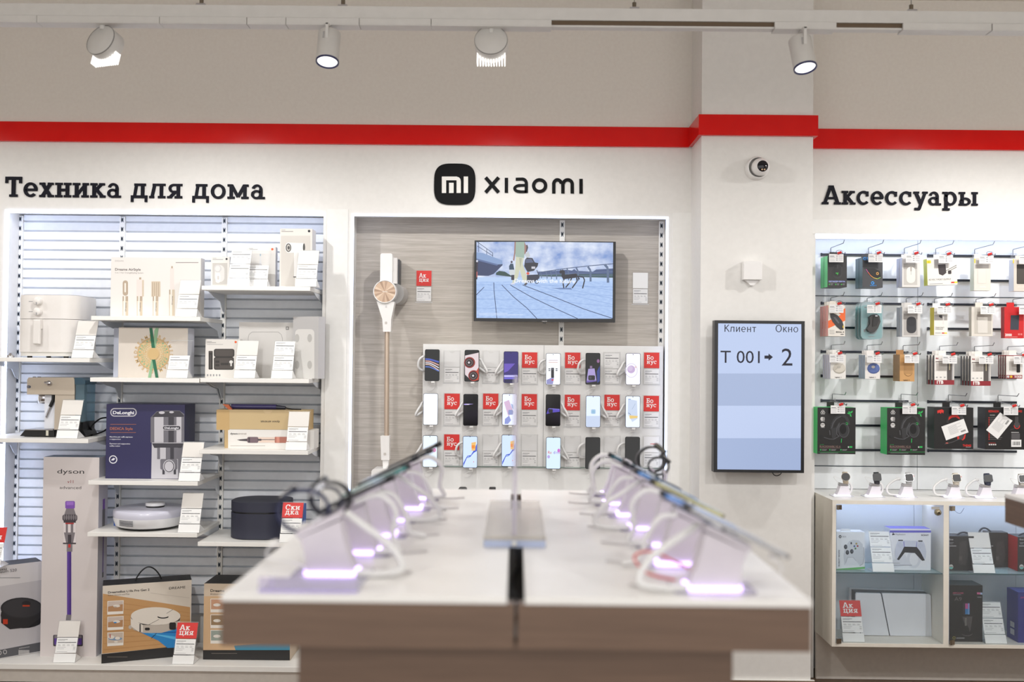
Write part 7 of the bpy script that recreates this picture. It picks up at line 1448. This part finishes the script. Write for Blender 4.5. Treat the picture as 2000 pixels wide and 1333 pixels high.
# ---- lit stands; +1 leans to +x, -1 to -x (devices face the aisle on their side)
STW = noisy('stand_lilac_white', (204, 197, 206), (211, 204, 212), 20, .3); RING2 = mat((210, 182, 255), .4, 0, 3.6)
TILT = math.radians(25.5)
def dev_stand(x, y, s, label, cab, s_cab=1.0):
    """slanting block on a lit base; s is the outward side"""
    z = HT; r = empty('device_stand', (x, y, z), label, 'display stand', 'lit device stands on the display table')
    b = MB(); b.prismz(rrect(x - .075, x + .075, y - .045, y + .045, .012), z + .0004, z + .003, glassy((226, 222, 236), .6, .08)); b.build('base_plate', r, r.location)
    b = MB(); b.prismz(rrect(x - .052, x + .052, y - .032, y + .032, .016), z + .003, z + .010, RING2); b.build('light_ring', r, r.location)
    top_o, top_i = x + s * .058, x - s * .018
    b = MB()
    ys = ((y - .026, y + .026))
    prof = [(x + s * .047, z + .010), (x - s * .047, z + .010), (x - s * .030, z + .050), (x - s * .016, z + .107), (x + s * .060, z + .074), (x + s * .050, z + .045)]
    if s > 0: prof = prof[::-1]
    b.prism(prof, *ys, STW); b.build('pedestal', r, r.location, bevel=.006)
    # slanted head plate
    T = Matrix.Translation((x + s * .026, y, z + .098)) @ Matrix.Rotation(s * TILT, 4, 'Y')
    b = MB(); b.xf = T; b.box(-.045, .045, -.026, .026, -.007, .005, STW); b.box(-.010, .012, -.018, .018, .005, .012, mat((206, 204, 210), .25, .3)); b.build('head', r, r.location, bevel=.002)
    # coiled tether on the inner side
    b = MB(); i = -s
    if cab == 'arch': p = [(x + i * .0, y - .03, z + .112), (x + i * .05, y - .036, z + .128), (x + i * .085, y - .036, z + .098), (x + i * .080, y - .034, z + .045), (x + i * .092, y - .03, z + .014), (x + i * .04, y - .03, z + .007)]
    elif cab == 'droop': p = [(x + i * .01, y - .03, z + .105), (x + i * .045, y - .034, z + .10), (x + i * .072, y - .036, z + .062), (x + i * .085, y - .036, z + .018), (x + i * .12, y - .03, z + .007)]
    else: p = [(x + i * .02, y + .02, z + .115), (x + i * .06, y + .01, z + .09), (x + i * .115, y - .01, z + .055), (x + i * .135, y - .02, z + .016), (x + i * .09, y - .03, z + .007), (x + i * .05, y - .028, z + .008)]
    cable_tube(b, p, .0062 * s_cab, CABW); b.build('coiled_cable', r, r.location)
    b = MB(); b.tube(spline([(x + i * .045, y - .01, z + .006), (x + i * .10, y - .012, z + .004), (x + i * .15, y + .01, z + .004)], 6), .0024, mat((190, 186, 186), .4), 6); b.box(x + i * .06 - .014, x + i * .06 + .014, y + .004, y + .02, z + .0008, z + .009, CABW); b.build('power_lead', r, r.location)
    b = MB(); q = Vector((x + s * .105, y - .006, z + .062)); b.cyl(q, q + Vector((s * .016, 0, -.006)), .0055, mat((238, 236, 232), .35), n=12); b.tube(spline([q + Vector((s * .014, 0, -.005)), q + Vector((s * .020, 0, -.03)), (x + s * .07, y, z + .02), (x + s * .05, y, z + .006)], 6), .0018, CABW, 6); b.build('charging_cable', r, r.location)
    return T
def slab_phone(T, s, label, L=.162, W=.074, col=(34, 38, 44), scr_c=(70, 96, 120), off=.0, up=.0125, em=.35, rim=None):
    c = T @ Vector((s * off, 0, up)); r = empty('display_phone', c, label, 'phone', 'devices on the table stands')
    b = MB(); b.xf = T @ Matrix.Translation((s * off, 0, up))
    pts = rrect(-L / 2, L / 2, -W / 2, W / 2, .008)
    b.prismz([(p[0], p[1]) for p in pts], 0, .0075, mat(rim or col, .25, .6), True); b.build('body', r, r.location)
    b = MB(); b.xf = T @ Matrix.Translation((s * off, 0, up)); pts = rrect(-L / 2 + .003, L / 2 - .003, -W / 2 + .003, W / 2 - .003, .006); b.add([(p[0], p[1], .0079) for p in pts], [tuple(range(len(pts)))], mat(scr_c, .12, 0, em)); b.build('screen', r, r.location)
    b = MB(); b.xf = T @ Matrix.Translation((s * off, 0, up)); b.box(-s * L / 2 - .006 if s > 0 else L / 2 - .012, -s * L / 2 + .012 if s > 0 else L / 2 + .006, -.012, .012, -.003, .0095, mat((30, 30, 34), .4)); b.build('clamp', r, r.location)
    return r
def band_watch(x, y, z, label, band, case, R=.034, s=-1, rot=0.0):
    r = empty('smart_watch', (x, y, z), label, 'watch', 'watches on the table stands')
    b = MB(); n = 30; w = .011; inner = []; outer = []
    T = Matrix.Translation((x, y, z)) @ Matrix.Rotation(rot, 4, 'Z'); b.xf = T
    for i in range(n):
        t = 2 * PI * i / n; rr = R * (1.0 + .05 * math.cos(2 * t)); inner.append((rr * math.cos(t), rr * .92 * math.sin(t))); outer.append(((rr + .0052) * math.cos(t), (rr + .0052) * .92 * math.sin(t)))
    vs = []
    for ring, yy in ((inner, -w), (inner, w), (outer, w), (outer, -w)): vs += [(p[0], yy, p[1]) for p in ring]
    fs = [(k * n + i, k * n + (i + 1) % n, ((k + 1) % 4) * n + (i + 1) % n, ((k + 1) % 4) * n + i) for k in range(4) for i in range(n)]
    b.add(vs, fs, mat(band, .4), True); b.build('strap', r, r.location)
    b = MB(); b.xf = T @ Matrix.Rotation(math.radians(-40) * -s, 4, 'Y'); b.prismz(rrect(-.019, .019, -.018, .018, .007), R * .95, R * .95 + .010, mat(case, .2, .5), True, top=mat((8, 8, 12), .06)); b.build('case', r, r.location)
    return r
def pos(px, py):                       # point on the table top under a pixel
    d = at(px, py, 1.0) - EYE; return EYE + d * ((HT - EYE.z) / d.z)
LS = [(650, 1122), (697, 1081), (733, 1047), (757, 1018), (789, 995), (808, 975)]
RS = [(1390, 1151), (1327, 1103), (1304, 1066), (1267, 1034), (1241, 1008), (1212, 986), (1207, 968)]
ordw = ('closest to the viewer', 'second from the front edge', 'third from the front edge', 'fourth from the front edge', 'fifth from the front edge', 'sixth from the front edge', 'farther end')
ordw = ('first', 'second', 'third', 'fourth', 'fifth', 'sixth', 'seventh')
SIDE = {-1: 'appliance-side row', 1: 'pillar-side row'}
cabs = {-1: ['loop', 'arch', 'droop', 'loop', 'droop', 'arch'], 1: ['loop', 'droop', 'arch', 'loop', 'droop', 'arch', 'arch']}
look = {-1: [None, ('black', (24, 26, 30), (60, 70, 80), .162), ('teal-rimmed', (60, 120, 116), (84, 130, 130), .165), ('black', (26, 28, 34), (70, 84, 90), .162), ('dark grey', (44, 46, 50), (70, 80, 88), .160), ('black', (22, 22, 26), (40, 44, 50), .165)],
        1: [('wide grey', (150, 148, 150), (206, 206, 208), .200), ('blue-rimmed', (92, 134, 196), (130, 166, 220), .172), ('olive-rimmed', (176, 172, 130), (196, 196, 170), .172), ('blue', (96, 140, 196), (110, 150, 200), .165), ('black', (30, 34, 40), (60, 76, 90), .165), ('dark teal', (44, 84, 96), (70, 110, 130), .165), None]}
for s, pts in ((-1, LS), (1, RS)):
    for i, (px, py) in enumerate(pts):
        p = pos(px, py)
        T = dev_stand(p.x, p.y, s, 'white stand on a glowing base, %s from the near edge in the %s' % (ordw[i], SIDE[s]), cabs[s][i], 1.15 if i == 0 else 1.0)
        lk = look[s][i]
        if lk is None: continue
        slab_phone(T, s, '%s phone lying slanted on the %s stand of the %s' % (lk[0], ordw[i], SIDE[s]), L=lk[3], rim=lk[1], scr_c=lk[2], off=.012 if s > 0 else -.036, em=.5)
# watches: two on the first appliance-side stand, two at the far pillar-side stand
p = pos(*LS[0])
band_watch(p.x - .062, p.y + .02, HT + .118, 'navy-strapped watch looped round the first appliance-side stand', (34, 40, 78), (40, 44, 60), R=.044, s=-1, rot=.15)
band_watch(p.x - .030, p.y + .13, HT + .126, 'black-strapped watch behind the navy-strapped one on the appliance-side row', (22, 22, 28), (30, 30, 34), R=.037, s=-1, rot=-.1)
band_watch(p.x - .024, p.y + .05, HT + .136, 'small dark watch loop between the two larger strap loops', (26, 30, 52), (190, 190, 196), R=.026, s=-1, rot=.2)
q = at(1272, 898, 3.0)
band_watch(q.x, 3.0, q.z, 'black watch with metal case at the far end of the pillar-side row', (36, 36, 38), (80, 78, 70), R=.040, s=1, rot=.2)
band_watch(q.x + .012, 2.93, q.z - .012, 'smaller black strap loop beside the far pillar-side watch', (30, 30, 32), (60, 60, 60), R=.026, s=1, rot=-.15)
# watch rests that carry the loops
def rest(x, y, z0, z1, label):
    b = MB(); b.cyl((x, y, z0), (x, y, z1), .006, STW, n=14); b.cyl((x, y - .014, z1), (x, y + .014, z1), .008, STW, n=14); b.cyl((x, y, z0), (x, y, z0 + .004), .026, STW, n=24)
    o = b.build('watch_rest', org=(x, y, z0)); tag(o, label, 'watch holder', 'white watch rests on the table')
rest(p.x - .030, p.y + .13, HT + .0003, HT + .085, 'white post carrying the black-strapped watch of the appliance-side row')
rest(q.x, 3.0, HT + .0003, q.z - .033, 'white post carrying the black watch at the far end of the pillar-side row')
rest(q.x + .012 + .02, 2.93, HT + .0003, q.z - .03, 'white post carrying the smaller strap loop at the far end')
# clear card holders lying at the near edge
def holder(px0, px1, py, label, s):
    a = pos(px0, py); c = pos(px1, py); y = a.y
    r = empty('card_holder', ((a.x + c.x) / 2, y, HT), label, 'card holder', 'clear card holders on the table')
    b = MB(); b.box(a.x, c.x, y, y + .10, HT + .0006, HT + .003, ACR); b.box(a.x, c.x, y, y + .003, HT + .003, HT + .026, glassy((236, 232, 244), .8, .05)); b.build('plate', r, r.location)
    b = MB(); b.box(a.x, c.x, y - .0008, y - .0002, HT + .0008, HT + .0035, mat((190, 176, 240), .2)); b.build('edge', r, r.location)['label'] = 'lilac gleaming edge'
    b = MB(); b.box(a.x + .018, a.x + .026, y + .004, y + .007, HT + .004, HT + .028, CARDW); b.build('clip', r, r.location)
holder(505, 700, 1157, 'clear low card holder before the first appliance-side stand', -1)
# red charging lead under the first pillar-side stand
p = pos(*RS[0]); b = MB()
b.tube(spline([(p.x - .06, p.y + .04, HT + .006), (p.x - .115, p.y + .03, HT + .022), (p.x - .135, p.y + .06, HT + .045), (p.x - .10, p.y + .09, HT + .05), (p.x - .05, p.y + .085, HT + .03), (p.x + .0, p.y + .09, HT + .006)]), .0026, mat((206, 84, 84), .4), 8)
o = b.build('red_lead', org=(p.x - .06, p.y + .04, HT)); tag(o, 'thin red lead curling behind the first pillar-side stand', 'cable')
